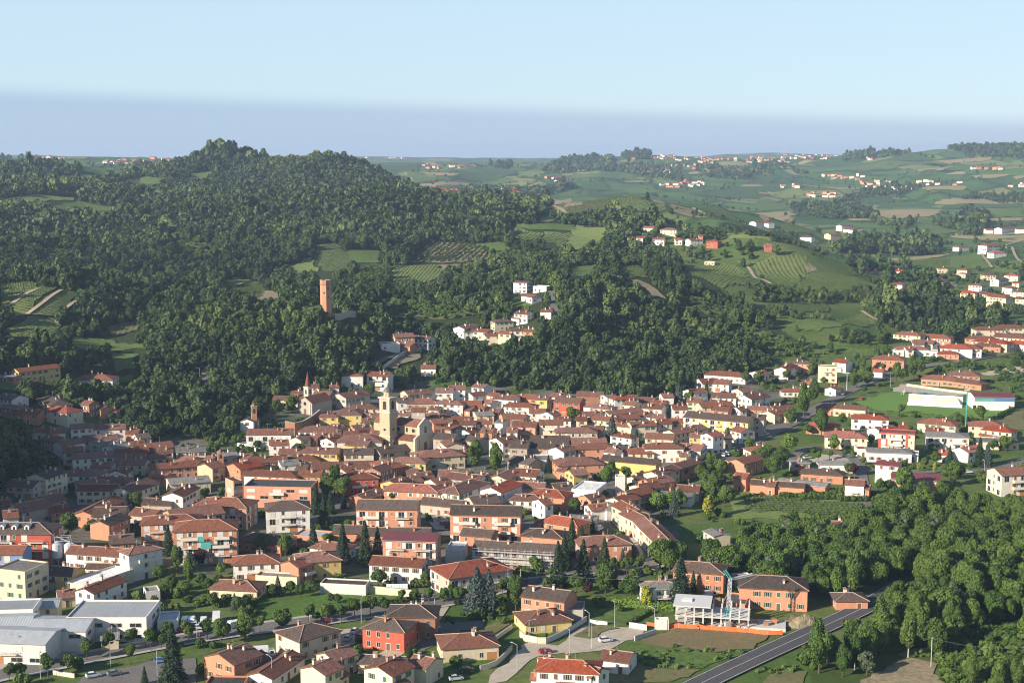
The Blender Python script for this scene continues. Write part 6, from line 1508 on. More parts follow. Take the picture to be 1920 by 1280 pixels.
def visible_from_above(x, y, ztop):
    """keep what could be seen from about here (terrain does not hide it by more than a few metres)"""
    th = np.arctan2(x, y); D = np.hypot(x, y); i = np.clip(np.searchsorted(TH, th) - 1, 0, len(TH) - 1); j = np.clip(np.searchsorted(LD, np.log(D)) - 1, 0, len(LD) - 1)
    row = project(np.stack([x, y, ztop], 1))[:, 1]; return row < _runmin[i, np.maximum(j - 3, 0)] + 6
def plant_wood(poly, d0, d1, spacing, size, rng, mix):
    xs = [p[0] for p in poly]; th0 = math.atan((max(min(xs), -700) - 960) / FPX) - .01; th1 = math.atan((min(max(xs), 2600) - 960) / FPX) + .01
    P = grid_points((th0, th1), d0, d1, (lambda d: spacing * (1 if d < 1300 else 1.0 + (d - 1300) / 1300 * 0.35)) if d1 < 3000 else spacing, rng); x, y = P[:, 0], P[:, 1]; z = ground(x, y); D = np.hypot(x, y)
    big = size * np.where(D < 1300, 1.0, 1.0 + (D - 1300) / 1300 * 0.22) if d1 < 3000 else np.full(len(x), size)
    h = 9.0 * big; mid = project(np.stack([x, y, z + h * .55], 1)); base = project(np.stack([x, y, z], 1)); k = inpoly(mid[:, 0], mid[:, 1], poly)
    topp = project(np.stack([x, y, z + h * .95], 1)); rad = 3.4 * big * FPX / D
    for c in CLEAR + SCRUB:
        for fx in (-1, 0, 1):
            for fz in (0.0, 0.4, 0.75, 1.0): k &= ~inpoly(mid[:, 0] + fx * rad, base[:, 1] + (topp[:, 1] - base[:, 1]) * fz, c)
    k &= visible_from_above(x, y, z + h) | (D < 900)
    x, y, z, D, big = x[k], y[k], z[k], D[k], big[k]; k = footprint_free(x, y, 2.5) & road_free(x, y, 1.5); x, y, z, D, big = x[k], y[k], z[k], D[k], big[k]; k = view_free(x, y, z, D, 9 * big, .15); return x[k], y[k], z[k], D[k], big[k]
rng = np.random.default_rng(3); P_, I_, S_, = [], [], []
for wi, (poly, d0, d1, spc, size) in enumerate(WOODS):
    x, y, z, D, big = plant_wood(poly, d0, d1, spc, size, rng, None); n = len(x)
    if n == 0: continue
    sp_n = vnoise(x / 60, y / 60); u = rng.random(n); idx = np.where(D > 1500, PI['c0_far'] + (u * 2.99).astype(int), PI['b0_mid'] + (u * 2.6).astype(int))
    kp = rng.random(n); zone = vnoise(x / 130 + 11, y / 130) ; pale = kp < np.clip((zone - .45) * 1.6, .05, .75); darkk = kp > 1 - np.clip((.55 - zone) * 1.6, .08, .7)
    idx = np.where(pale, np.where(D > 1500, PI['c3_pale'], PI['b5_pale']), np.where(darkk, np.where(D > 1500, PI['c4_dark'], PI['b6_dark']), idx))
    idx = np.where((D <= 1500) & (sp_n > 0.80) & (u > 0.6), PI['b3_fir'], idx); idx = np.where((D <= 1500) & (sp_n < 0.14) & (u > 0.4), PI['b4_willow'], idx)
    s = big * np.exp(rng.normal(-.08, .28, n)) * (0.72 + 0.5 * vnoise(x / 35 + 3, y / 35)); P_.append(np.stack([x, y, z - 0.4], 1)); I_.append(idx); S_.append(np.stack([s * rng.uniform(.85, 1.15, n), s * rng.uniform(.85, 1.15, n), s * rng.uniform(.85, 1.25, n)], 1))
P_ = np.concatenate(P_); I_ = np.concatenate(I_); S_ = np.concatenate(S_)
print('forest', len(P_))
scatter('forest', P_, I_, S_, rng.uniform(0, 6.28, len(P_)), 'dense green woodland covering the hillsides behind the town')
# scattered bushes, hedge lines and single trees over fields and slopes
P = grid_points((math.radians(-21), math.radians(21)), 1000, 5200, lambda d: 14 + d * 0.009, rng); x, y = P[:, 0], P[:, 1]; z = ground(x, y); D = np.hypot(x, y); b = project(np.stack([x, y, z], 1)); k = (vnoise(x / 90, y / 90 + 4) > 0.5) & visible_from_above(x, y, z + 4) & ~inpoly(b[:, 0], b[:, 1], HILLWOOD)
for c in TAN + [q[0] for q in VINES] + [q[0] for q in GREEN] + [ORCHARD]: k &= ~inpoly(b[:, 0], b[:, 1], c)
x, y, z, D = x[k], y[k], z[k], D[k]; k = footprint_free(x, y, 2) & road_free(x, y, 2); x, y, z, D = x[k], y[k], z[k], D[k]; k = view_free(x, y, z, D, 6); x, y, z, D = x[k], y[k], z[k], D[k]; n = len(x); s = rng.uniform(.35, .95, n)
scatter('hedgerow_vegetation', np.stack([x, y, z - .3], 1), PI['c0_far'] + rng.integers(0, 3, n), np.stack([s, s, s], 1), rng.uniform(0, 6, n), 'scattered hedges and bushes between the fields of the plain')
P = grid_points((math.radians(3), math.radians(21)), 960, 1750, 10.0, rng); x, y = P[:, 0], P[:, 1]; z = ground(x, y); D = np.hypot(x, y); b = project(np.stack([x, y, z], 1)); k = (vnoise(x / 45, y / 45 + 14) > 0.6) & visible_from_above(x, y, z + 4) & ~inpoly(b[:, 0], b[:, 1], HILLWOOD)
for c in TAN + [q[0] for q in VINES] + [q[0] for q in GREEN] + [ORCHARD]: k &= ~inpoly(b[:, 0], b[:, 1], c)
x, y, z, D = x[k], y[k], z[k], D[k]; k = footprint_free(x, y, 2) & road_free(x, y, 2); x, y, z, D = x[k], y[k], z[k], D[k]; k = view_free(x, y, z, D, 5); x, y, z, D = x[k], y[k], z[k], D[k]; n = len(x); s = rng.uniform(.28, .8, n)
scatter('hedgerow_vegetation', np.stack([x, y, z - .3], 1), rng.choice([PI['b0_mid'], PI['b1_mid'], PI['b5_pale'], PI['b6_dark']], n), np.stack([s, s, s], 1), rng.uniform(0, 6, n), 'hedges and small trees along the slopes right of the town')
# scrub on the lit slopes
for poly in SCRUB:
    w, d = field_world(poly); w = np.array(w); lo, hi = w.min(0), w.max(0); n = int(min(1500, (hi - lo).prod() / 16)); x = rng.uniform(lo[0], hi[0], n); y = rng.uniform(lo[1], hi[1], n); k = inpoly(x, y, [tuple(q) for q in w]); x, y = x[k], y[k]; s = rng.uniform(.5, 1.5, len(x))
    scatter('scrub_vegetation', np.stack([x, y, ground(x, y)], 1), np.full(len(x), PI['a3_bush']), np.stack([s, s, s], 1), rng.uniform(0, 6, len(x)), 'low scrub on the sunlit slope')
# vineyards: trained rows
for w, d, ang, k in VW:
    w = np.array(w); c = w.mean(0); los = math.atan2(c[0], c[1]); a = los + math.radians(ang); dr = np.array([math.sin(a), math.cos(a)]); nr = np.array([dr[1], -dr[0]]); q = (w - c) @ np.stack([dr, nr], 1); row = 3.4 if d < 1300 else 4.6; stp = 1.9 if d < 1300 else 2.6; pts = []
    for v in np.arange(q[:, 1].min(), q[:, 1].max(), row): 
        u = np.arange(q[:, 0].min(), q[:, 0].max(), stp); pts.append(np.stack([u + rng.uniform(-.3, .3, len(u)), np.full(len(u), v)], 1))
    pts = np.concatenate(pts); X = c + pts[:, :1] * dr + pts[:, 1:] * nr; kk = inpoly(X[:, 0], X[:, 1], [tuple(p) for p in w]); X = X[kk]
    kk = road_free(X[:, 0], X[:, 1], .5); X = X[kk]; n = len(X)
    if n > 9000: X = X[::2]; n = len(X)
    if n == 0: continue
    s = rng.uniform(.5, .85, n) * (1.0 if d < 1300 else 1.4); scatter('vine_rows_foliage', np.column_stack([X, ground(X[:, 0], X[:, 1]) + 0.2]), PI['d0_vine'] + rng.integers(0, 2, n), np.stack([s, s, s * rng.uniform(.6, .85, n)], 1), rng.uniform(0, 6, n), 'green vine rows trained along the slope')
w = np.array(ow); c = w.mean(0); pts = []
for v in np.arange(-70, 70, 7.5):
    for u in np.arange(-90, 90, 6.5): pts.append((c[0] + u * .97 + v * .2, c[1] - u * .2 + v * .97))
pts = np.array([p for p in pts if inpoly(np.array([p[0]]), np.array([p[1]]), [tuple(q) for q in w])[0]]); n = len(pts); s = rng.uniform(.3, .42, n)
scatter('orchard_foliage', np.column_stack([pts, ground(pts[:, 0], pts[:, 1])]), PI['b0_mid'] + rng.integers(0, 2, n), np.stack([s, s, s], 1), rng.uniform(0, 6, n), 'young orchard of small round trees on bare soil')
# ------------------------------------------------------------------ single trees, one object each
TREE_N = 0; TREE_REC = []
KADJ = {'oak': 'round leafy tree', 'round': 'small clipped street tree', 'tall': 'tall leafy tree', 'poplar': 'pale-trunked birch', 'fir': 'dark conifer', 'cedar': 'blue-green cedar', 'willow': 'silvery willow', 'lime': 'bright green tree', 'gold': 'golden yellow tree', 'plum': 'purple-leaved tree', 'shrub': 'garden shrub'}
def tree(kind, x, y, s, hs=1.0, rec=True, label=None, group=None):
    global TREE_N
    K = TREES[kind]; me, tm = K.v[TREE_N % len(K.v)]; TREE_N += 1; z = float(ground(x, y))
    r = empty(K.name, (x, y, z), random.uniform(0, 6.28)); r.scale = (s * random.uniform(.92, 1.08), s * random.uniform(.92, 1.08), s * hs * random.uniform(.95, 1.08)); link('crown', me, r); link('trunk', tm, r); tag(r, label, 'shrub' if kind == 'shrub' else 'tree', group)
    if rec: TREE_REC.append((r, kind, project([[x, y, z + 4 * s]])[0], s))
    return r
TD = {
(0,960,4): 'round 650 1110 1.15;round 820 1065 1.2;round 975 1020 1.15;round 975 1140 1.15;round 1130 1035 1.15;round 1260 975 1.1;round 1415 985 1.2;round 1555 960 1.2;round 510 1222 1.1;round 360 1240 1.2;fir 1300 1275 1.15;oak 1660 990 .75;oak 1840 968 .85;fir 1265 320 .8;tall 1330 470 .75;tall 1425 545 .7;fir 1090 200 .6;plum 1500 400 .9;oak 530 190 1.0;oak 1200 520 .6;oak 1290 600 .6;oak 1400 620 .55;oak 1500 560 .5;oak 1230 640 .5;oak 1560 610 .5;oak 1640 560 .45;lime 1660 470 .5;oak 1780 740 .5;oak 1600 720 .5;oak 1210 1020 .6;fir 1085 1290 .35;oak 150 1250 .5;round 70 1270 1.0;shrub 1700 680 1.5;shrub 1850 690 1.4;shrub 1560 690 1.5;cedar 1760 730 .4;oak 700 120 .4;fir 980 400 .4',
(480,960,4): 'fir 430 300 .85;fir 670 335 1.0;fir 820 375 1.0;fir 912 330 .8;oak 60 305 .75;oak 220 325 .75;oak 560 210 .55;cedar 165 625 .5;oak 920 560 .62;cedar 1660 745 1.15;cedar 1745 740 1.0;round 520 842 1.25;round 640 832 1.2;round 740 805 1.2;round 858 785 1.25;round 965 778 1.15;round 1090 695 .9;round 1185 688 .9;round 1295 692 1.05;round 1405 702 1.1;round 1515 697 1.15;round 1850 640 1.2;oak 200 890 .75;round 395 830 1.1;round 30 900 1.0;oak 130 640 .45;oak 330 640 .45;oak 260 620 .5;oak 430 620 .4;shrub 400 560 1.3;shrub 580 530 1.2;shrub 1190 560 1.4;shrub 1270 560 1.5;oak 1270 545 .45;fir 510 110 .9;oak 610 690 .4;oak 560 690 .4;shrub 780 980 1.2;shrub 820 410 1.2;round 1480 655 1.0;oak 650 320 .5;shrub 1500 1090 1.4;shrub 1760 800 1.0;shrub 1850 830 1.0;oak 1600 600 .4;fir 655 265 .4;tall 560 290 .3',
(960,960,4): 'fir 345 560 1.15;fir 395 430 .9;fir 535 520 1.1;fir 525 300 .7;fir 692 430 .85;fir 450 330 .95;oak 700 630 1.0;oak 890 660 .85;gold 990 668 .8;fir 1255 690 1.3;oak 1110 440 1.1;oak 1240 420 1.05;oak 1180 470 .9;fir 1350 585 .5;cedar 830 385 .45;tall 30 745 .85;tall 0 700 .6;round 110 540 1.2;round 210 530 1.2;round 305 530 1.2;oak 770 440 .5;round 860 470 1.2;round 955 470 1.25;oak 30 560 .6;shrub 650 700 1.6;plum 570 620 .7;plum 790 600 .7;oak 480 600 .7;lime 1030 -40 .5;oak 170 450 .6;shrub 800 740 1.2;oak 1150 -40 .6;tall 1160 350 .7;gold 1350 545 .4;shrub 1020 470 1.6;shrub 1100 500 1.5;shrub 920 480 1.4;round 820 470 1.0;fir 600 150 .4;lime 570 170 .5;oak 60 500 .5;round 260 590 .9',
(960,640,4): 'lime 1090 1270 .85;lime 1180 1265 .8;oak 1255 1270 .95;cedar 1215 1310 .7;gold 1470 1320 .95;oak 1500 1000 .9;oak 1560 1010 .8;oak 1460 1090 .8;oak 1540 1140 1.0;tall 1510 1215 .9;oak 1590 1240 .9;oak 1450 1170 .8;oak 1410 1040 .7;oak 450 610 1.0;cedar 750 745 1.05;fir 935 770 .55;cedar 1250 470 1.0;oak 1330 480 .85;oak 700 1085 .85;oak 860 1040 .5;fir 270 960 .6;lime 1480 895 .4;lime 1505 893 .4;round 1625 745 1.3;oak 1860 950 .9;oak 1900 880 .8;oak 1640 1060 .5;tall 740 1050 .7;oak 950 445 .5;fir 1460 420 .7;oak 1750 320 .9;oak 1850 330 .9;oak 1580 350 .5;oak 640 1060 .5;oak 700 1180 .4;oak 1270 1000 .6;oak 1330 960 .6;shrub 1000 1000 1.3;oak 480 1290 .7;oak 900 650 .4;oak 1780 820 .7;oak 1820 900 .6;lime 840 1000 .5',
(480,640,4): 'tall 1640 965 1.05;tall 1790 1005 1.1;oak 860 420 .85;oak 720 475 .55;oak 895 680 .7;oak 160 545 .85;oak 270 535 1.0;oak 410 780 .5;oak 340 850 .55;oak 540 1180 1.1;oak 650 1190 1.1;tall 590 1150 1.0;oak 850 1175 .4;oak 1040 1180 .6;oak 640 385 .6;cedar 1730 740 .6;fir 450 1290 .9;fir 560 1290 .7;oak 400 1040 .5;oak 330 1050 .45;fir 660 1250 .5;cedar 900 1170 .4;oak 20 800 .5;oak 960 590 .4;oak 520 360 .5;shrub 1240 1150 1.3;shrub 1290 1150 1.2',
(1440,640,4): 'tall 270 570 1.3;tall 335 470 1.1;oak 170 640 1.0;tall 400 710 1.0;lime 160 840 1.1;lime 495 825 .85;oak 100 960 1.1;oak 40 1020 1.1;oak 700 310 1.1;oak 660 345 .9;oak 750 335 .9;tall 960 310 1.0;tall 1085 280 1.1;oak 1010 310 .9;oak 1140 250 1.0;oak 1480 210 .9;oak 1250 925 .7;fir 1360 945 .75;fir 1585 935 .95;cedar 1645 940 .85;gold 1250 990 .5;gold 1130 975 .4;oak 1400 1085 1.15;oak 1345 1045 .85;oak 1030 1165 1.25;plum 640 1010 .9;plum 250 1010 .75;oak 600 1005 .6;oak 830 1125 .6;oak 1420 640 .8;oak 1590 590 .85;oak 1780 825 .9;oak 1520 750 .5;round 380 905 1.0;round 460 885 .9;round 570 885 .9;round 640 895 .9;oak 710 925 .4;oak 1900 1080 1.0;oak 1600 1090 .8;oak 60 260 .8;oak 130 280 .7;oak 310 230 .8;oak 370 240 .7;oak 420 330 .6;tall 700 230 .8;oak 860 230 .6;oak 1000 545 .6;oak 560 640 .7;oak 300 700 .6;oak 770 780 .6;oak 850 740 .5;oak 1180 950 .5;oak 1230 840 .5;oak 1500 860 .5;tall 640 350 .6;oak 720 390 .5;oak 1690 830 .6;oak 900 1120 .5;oak 1190 1080 .6;oak 1260 1120 .6',
(0,640,4): 'oak 220 475 .95;cedar 330 370 .6;oak 440 385 .85;oak 900 505 .95;willow 1040 590 1.0;willow 1110 605 1.15;oak 1020 1260 .85;oak 200 565 .55;oak 300 560 .5;oak 1180 640 .8;lime 1380 590 .6;oak 560 420 .4;oak 620 415 .5;oak 720 440 .5;oak 1240 660 .8;oak 860 440 .5;oak 960 480 .6',
}
for (ox, oy, s), row in TD.items():
    for e in row.split(';'):
        k, x, y, sc_ = e.split(); c = hit(ox + float(x) / s, oy + float(y) / s); xx, yy = c
        for _ in range(6):
            if footprint_free(np.array([xx]), np.array([yy]), .8)[0]: break
            yy -= 1.5
        tree(k, xx, yy, float(sc_))
# the wood on the right: the nearest trees singly, the rest as one mass
rng = np.random.default_rng(11); P = grid_points((math.radians(4), math.radians(24)), 395, 720, 5.6, rng); x, y = P[:, 0], P[:, 1]; z = ground(x, y); D = np.hypot(x, y); mid = project(np.stack([x, y, z + 9.0], 1)); base = project(np.stack([x, y, z], 1)); k = inpoly(mid[:, 0], mid[:, 1], EASTWOOD)
for c in [Q8((700,1280),(900,1150),(1100,1090),(1260,1110),(1250,1190),(1420,1250),(1380,1320)), Q8((1000,1075),(1200,995),(1480,915),(1920,805),(1920,860),(1500,965),(1240,1065))]: k &= ~inpoly(base[:, 0], base[:, 1], c)
x, y, z, D = x[k], y[k], z[k], D[k]; k = footprint_free(x, y, 3) & road_free(x, y, 3.0); x, y, z, D = x[k], y[k], z[k], D[k]; k = view_free(x, y, z, D, 9, .3); x, y, z, D = x[k], y[k], z[k], D[k]
b = project(np.stack([x, y, z], 1)); inside = (b[:, 0] < 1950) & (b[:, 0] > 1250) & (b[:, 1] < 1330); plantation = inpoly(b[:, 0], b[:, 1], [(1300,1000),(1650,960),(1760,1000),(1700,1090),(1640,1130),(1500,1110),(1300,1070)])
# drop a share where the wood is open so that light gaps stay
keep = (vnoise(x / 22, y / 22) > 0.16) | plantation; x, y, z, D, b, inside, plantation = (a[keep] for a in (x, y, z, D, b, inside, plantation))
order = np.argsort(D + np.where(inside, 0, 900)); single = np.zeros(len(x), bool); single[order[:64]] = True
lowzone = inpoly(b[:, 0], b[:, 1], Q8((1240,1150),(1500,950),(1920,860),(2000,1300),(1400,1300)))
for i in np.nonzero(single)[0]:
    if lowzone[i]: tree('oak', x[i], y[i], rng.uniform(.3, .45), 1.0, False, 'low bushy young tree on the bank below the grass strip', 'young trees on the bank'); continue
    u = rng.random(); kd = 'oak' if u < .45 else 'tall' if u < .8 else 'poplar' if u < .9 else 'willow'
    tree(kd, x[i], y[i], rng.uniform(.65, 1.1), 1.0, False, {'oak': 'broad leafy tree in the wood beside the main road', 'tall': 'tall narrow leafy tree in the wood beside the main road', 'poplar': 'pale-trunked birch at the edge of the roadside wood', 'willow': 'silvery willow at the edge of the roadside wood'}[kd], 'trees of the roadside wood')
r_ = ~single; n = int(r_.sum()); s = np.where(lowzone[r_], rng.uniform(.3, .5, n), np.where(plantation[r_], rng.uniform(.85, 1.05, n), rng.uniform(.6, 1.15, n))); pick = rng.integers(0, 3, n); pick = np.where(rng.random(n) > .94, PI['b4_willow'], PI['a0_near'] + pick)
scatter('roadside_wood_foliage', np.stack([x[r_], y[r_], z[r_] - .3], 1), pick, np.stack([s * rng.uniform(.85, 1.15, n), s * rng.uniform(.85, 1.15, n), s * rng.uniform(.9, 1.25, n)], 1), rng.uniform(0, 6.28, n), 'dense leafy wood and tree plantation beside the main road')
print('eastwood', n, 'singles', int(single.sum()), 'trees', TREE_N)
# garden greenery and undergrowth
P = grid_points((math.radians(-20), math.radians(20)), 395, 1080, 6.0, rng); x, y = P[:, 0], P[:, 1]; z = ground(x, y); b = project(np.stack([x, y, z], 1)); k = (vnoise(x / 18, y / 18 + 7) > np.where(inpoly(b[:, 0], b[:, 1], TOWN), .70, .60)) & ~inpoly(b[:, 0], b[:, 1], HILLWOOD)
for o in [q for q in COL.objects if q.name.split('.')[0] in ('football_pitch', 'car_park', 'yard', 'concrete_square', 'lawn', 'meadow', 'ploughed_field', 'building_plot', 'dry_meadow', 'dirt_clearing') and q.type == 'MESH']:
    v = np.array([w.co[:2] for w in o.data.vertices]); D0 = np.hypot(v[:, 0], v[:, 1]).mean()
    if D0 > 1100: continue
    lo, hi = v.min(0), v.max(0); s = (x > lo[0]) & (x < hi[0]) & (y > lo[1]) & (y < hi[1])
    if not s.any(): continue
    i = np.nonzero(s & k)[0]
    if len(i): d = ((x[i][:, None] - v[None, :, 0]) ** 2 + (y[i][:, None] - v[None, :, 1]) ** 2).min(1); k[i] &= d > 36
x, y, z = x[k], y[k], z[k]; k = footprint_free(x, y, 1.2) & road_free(x, y, 1.5); x, y, z = x[k], y[k], z[k]; n = len(x); s = rng.uniform(.45, 1.25, n)
scatter('garden_vegetation', np.stack([x, y, z - .1], 1), np.full(n, PI['a3_bush']), np.stack([s, s, s * rng.uniform(.8, 1.5, n)], 1), rng.uniform(0, 6, n), 'shrubs and undergrowth in the gardens between the houses')
print('garden', n)
# orchard strip on the right, in rows
w, d = field_world(Q4((0,1105),(500,1130),(1000,1170),(880,1215),(300,1190),(-20,1160))); w = np.array(w); lo, hi = w.min(0), w.max(0); pts = []
for v in np.arange(lo[1], hi[1], 3.6):
    for u in np.arange(lo[0], hi[0], 1.7): pts.append((u + (v - lo[1]) * .35, v))
pts = np.array(pts); pts = pts[inpoly(pts[:, 0], pts[:, 1], [tuple(q) for q in w])]; pts = pts[footprint_free(pts[:, 0], pts[:, 1], 1)]; n = len(pts); s = rng.uniform(.7, 1.0, n)
scatter('orchard_row_foliage', np.column_stack([pts, ground(pts[:, 0], pts[:, 1])]), np.full(n, PI['a3_bush']), np.stack([s, s, s * 1.25], 1), rng.uniform(0, 6, n), 'rows of low orchard trees in front of the long barn')
def hedge(px, w, h, label, material, seed):
    W = world_line(px, 1.0); rng = np.random.default_rng(seed); n = int(len(W) * 60); t = rng.uniform(0, len(W) - 1.001, n); i = t.astype(int); f = (t - i)[:, None]; c = W[i] * (1 - f) + W[i + 1] * f; d = W[i + 1] - W[i]; d /= np.linalg.norm(d, axis=1)[:, None] + 1e-9; nr = np.stack([d[:, 1], -d[:, 0]], 1)
    face = rng.integers(0, 3, n); o = np.where(face == 0, -w/2, np.where(face == 1, w/2, rng.uniform(-w/2, w/2, n))); z = np.where(face == 2, h, rng.uniform(0.1, h, n)) * rng.uniform(.9, 1.08, n); P = np.column_stack([c + nr * o[:, None], ground(c[:, 0], c[:, 1]) + z]); N = np.column_stack([nr * np.sign(o)[:, None] * (face < 2)[:, None], (face == 2) * 1.0 + .2])
    o = link('hedge', leaves_mesh('hedge', P, N, .26, material, rng, .4)); tag(o, label, 'hedge')
hedge(Q7((750,690),(900,705),(1060,725),(1210,735)), 1.8, 2.4, 'long bright green clipped hedge behind the small lawns', M_bright, 1)
hedge(Q6((430,800),(700,740),(1060,690),(1230,660)), 1.2, 1.8, 'dark hedge along the avenue below the lawn', M_leaf, 2)
hedge(Q7((870,850),(960,800),(1040,755)), 1.0, 1.2, 'low dark hedge dividing the two small lawns', M_leaf, 3)
hedge(Q4((1700,590),(1760,555),(1840,520)), 1.5, 2.2, 'dark hedge at the right end of the football pitch', M_leaf, 4)
hedge(Q4((880,545),(1100,560),(1300,575)), 1.4, 1.8, 'dark hedge on the near side of the football pitch', M_leaf, 5)
hedge(Q7((1390,880),(1450,830)), 1.0, 1.2, 'short hedge beside the unfinished building', M_leaf, 6)
hedge(Q7((890,260),(915,320),(920,365)), 1.2, 2.0, 'dark hedge beside the avenue bend', M_leaf, 7)
hedge(Q4((560,40),(700,52),(960,70)), 1.6, 2.5, 'long dark hedge above the green meadow', M_leaf, 8)

P = grid_points((math.radians(-12), math.radians(20)), 392, 560, 2.6, rng); x, y = P[:, 0], P[:, 1]; z = ground(x, y); b = project(np.stack([x, y, z], 1)); rough = np.zeros(len(x), bool)
for c in [Q7((820,1020),(900,980),(1150,1000),(1560,1050),(1800,1030),(1700,1080),(1300,1190),(990,1140)), Q7((1560,1330),(1900,1140),(2060,1080),(2100,1200),(1700,1330)), Q7((700,1260),(980,1150),(1400,1180),(1200,1280)), Q8((0,1160),(300,1010),(330,1200),(0,1200)), Q8((900,1120),(1500,930),(1920,820),(1920,880),(1250,1080)), Q5((620,1190),(830,1130),(1180,1040),(1180,1110),(830,1180)), Q6((1400,790),(1900,760),(1920,800),(1700,830),(1400,840)), Q6((560,890),(860,790),(860,840),(600,900))]: rough |= inpoly(b[:, 0], b[:, 1], c)
k = rough & (vnoise(x / 7, y / 7) > .42); x, y, z = x[k], y[k], z[k]; k = footprint_free(x, y, .5) & road_free(x, y, .8); x, y, z = x[k], y[k], z[k]; n = len(x); s = rng.uniform(.6, 1.9, n)
scatter('rough_grass', np.stack([x, y, z + .2], 1), np.full(n, PI['e0_tuft']), np.stack([s, s, s], 1), rng.uniform(0, 6, n), 'tufts of rough grass and weeds on the verges')

P = grid_points((math.radians(14), math.radians(22)), 392, 500, 2.9, rng); x, y = P[:, 0], P[:, 1]; z = ground(x, y); b = project(np.stack([x, y, z], 1)); k = inpoly(b[:, 0], b[:, 1], Q8((1250,1170),(1330,1060),(1500,980),(1960,880),(2000,1330),(1420,1330))) & (vnoise(x / 9, y / 9) > .22); x, y, z = x[k], y[k], z[k]; n = len(x); s = rng.uniform(.7, 1.7, n)
scatter('bank_undergrowth', np.stack([x, y, z - .2], 1), np.full(n, PI['a3_bush']), np.stack([s, s, s * rng.uniform(.8, 1.3, n)], 1), rng.uniform(0, 6, n), 'dense green bushes covering the bank in the lower right corner')
# ------------------------------------------------------------------ vehicles, lamps, people
def paint(name, c):
    m, t, b = mat(name, .3, .5); b.inputs['Base Color'].default_value = (*c, 1); b.inputs['Coat Weight'].default_value = .4; return m
M_tyre = flatc('tyre_rubber', (0.02, 0.02, 0.02)); PAINT = {'white': paint('white_car_paint', (.72, .72, .72)), 'red': paint('red_car_paint', (.42, .02, .02)), 'blue': paint('blue_car_paint', (.10, .22, .45)), 'grey': paint('grey_car_paint', (.20, .21, .22)), 'silver': paint('silver_car_paint', (.48, .49, .5)), 'black': paint('black_car_paint', (.02, .02, .025)), 'dark red': paint('dark_red_car_paint', (.2, .02, .025))}
def loft(mb, secs, mi=0):
    for a, b in zip(secs, secs[1:]):
        n = len(a)
        for k in range(n): mb.face([a[k], a[(k + 1) % n], b[(k + 1) % n], b[k]], mi)
    mb.face(secs[0][::-1], mi); mb.face(secs[-1], mi)
_wh = MB(); _wh.bar((0, -.1, 0), (0, .1, 0), .31, 0, 12); _wh.bar((0, -.11, 0), (0, .11, 0), .17, 1, 8); WHEEL = _wh.mesh('wheel', [M_tyre, M_steel])
CARM = {}
def car_meshes(col, typ):
    if (col, typ) in CARM: return CARM[(col, typ)]
    if typ == 'van': prof = [(-2.4, .35, 1.0), (-2.4, .35, 1.9), (-2.3, .35, 2.1), (1.0, .35, 2.1), (1.7, .35, 1.35), (2.35, .35, 1.0), (2.4, .35, .6)]; w = .92
    else: prof = [(-2.05, .35, .75), (-2.0, .35, .98), (-1.0, .35, 1.0), (.7, .35, .98), (1.6, .35, .85), (2.05, .35, .68), (2.08, .35, .5)]; w = .84
    mb = MB(); up = [(x, z) for x, _, z in prof]; pr = up + [(prof[-1][0], .28), (prof[0][0], .28)]
    secs = [[(x, y, z if z < .9 or abs(y) < w else z * .99) for x, z in pr] for y in (-w, -w * .7, w * .7, w)]
    loft(mb, secs); body = mb.mesh('body', PAINT[col]); cab = MB(); roof = None
    if typ == 'van':
        for s in (-1, 1): cab.face([(.35, s * (w + .01), 1.2), (1.45, s * (w + .01), 1.2), (1.05, s * (w + .01), 1.85), (.35, s * (w + .01), 1.85)])
        cab.face([(1.06, -w * .9, 2.05), (1.72, -w * .9, 1.36), (1.72, w * .9, 1.36), (1.06, w * .9, 2.05)])
        cab = MB() if False else cab
    else:
        a = [(-1.75, -.78, .98), (.95, -.78, .95), (.95, .78, .95), (-1.75, .78, .98)]; b_ = [(-1.35, -.62, 1.42), (.2, -.62, 1.44), (.2, .62, 1.44), (-1.35, .62, 1.42)]
        for k in range(4): cab.face([a[k], a[(k + 1) % 4], b_[(k + 1) % 4], b_[k]])
        rm = MB(); rm.face([(x, y, z + .015) for x, y, z in b_]); roof = rm.mesh('roof', PAINT[col])
    CARM[(col, typ)] = (body, cab.mesh('windows', M_glass), roof); return CARM[(col, typ)]
def car(px, py, ang, col, typ, label, group=None):
    c = hit(px, py); z = float(ground(*c)) + .35; r = empty('van' if typ == 'van' else 'car', (c[0], c[1], z), math.radians(ang)); tag(r, label, 'van' if typ == 'van' else 'car', group); b, g, rf = car_meshes(col, typ); link('body', b, r); link('windows', g, r)
    if rf: link('roof', rf, r)
    for x in (-1.35, 1.4):
        for y in (-.76, .76): link('wheel', WHEEL, r, (x, y, .31))
    return r
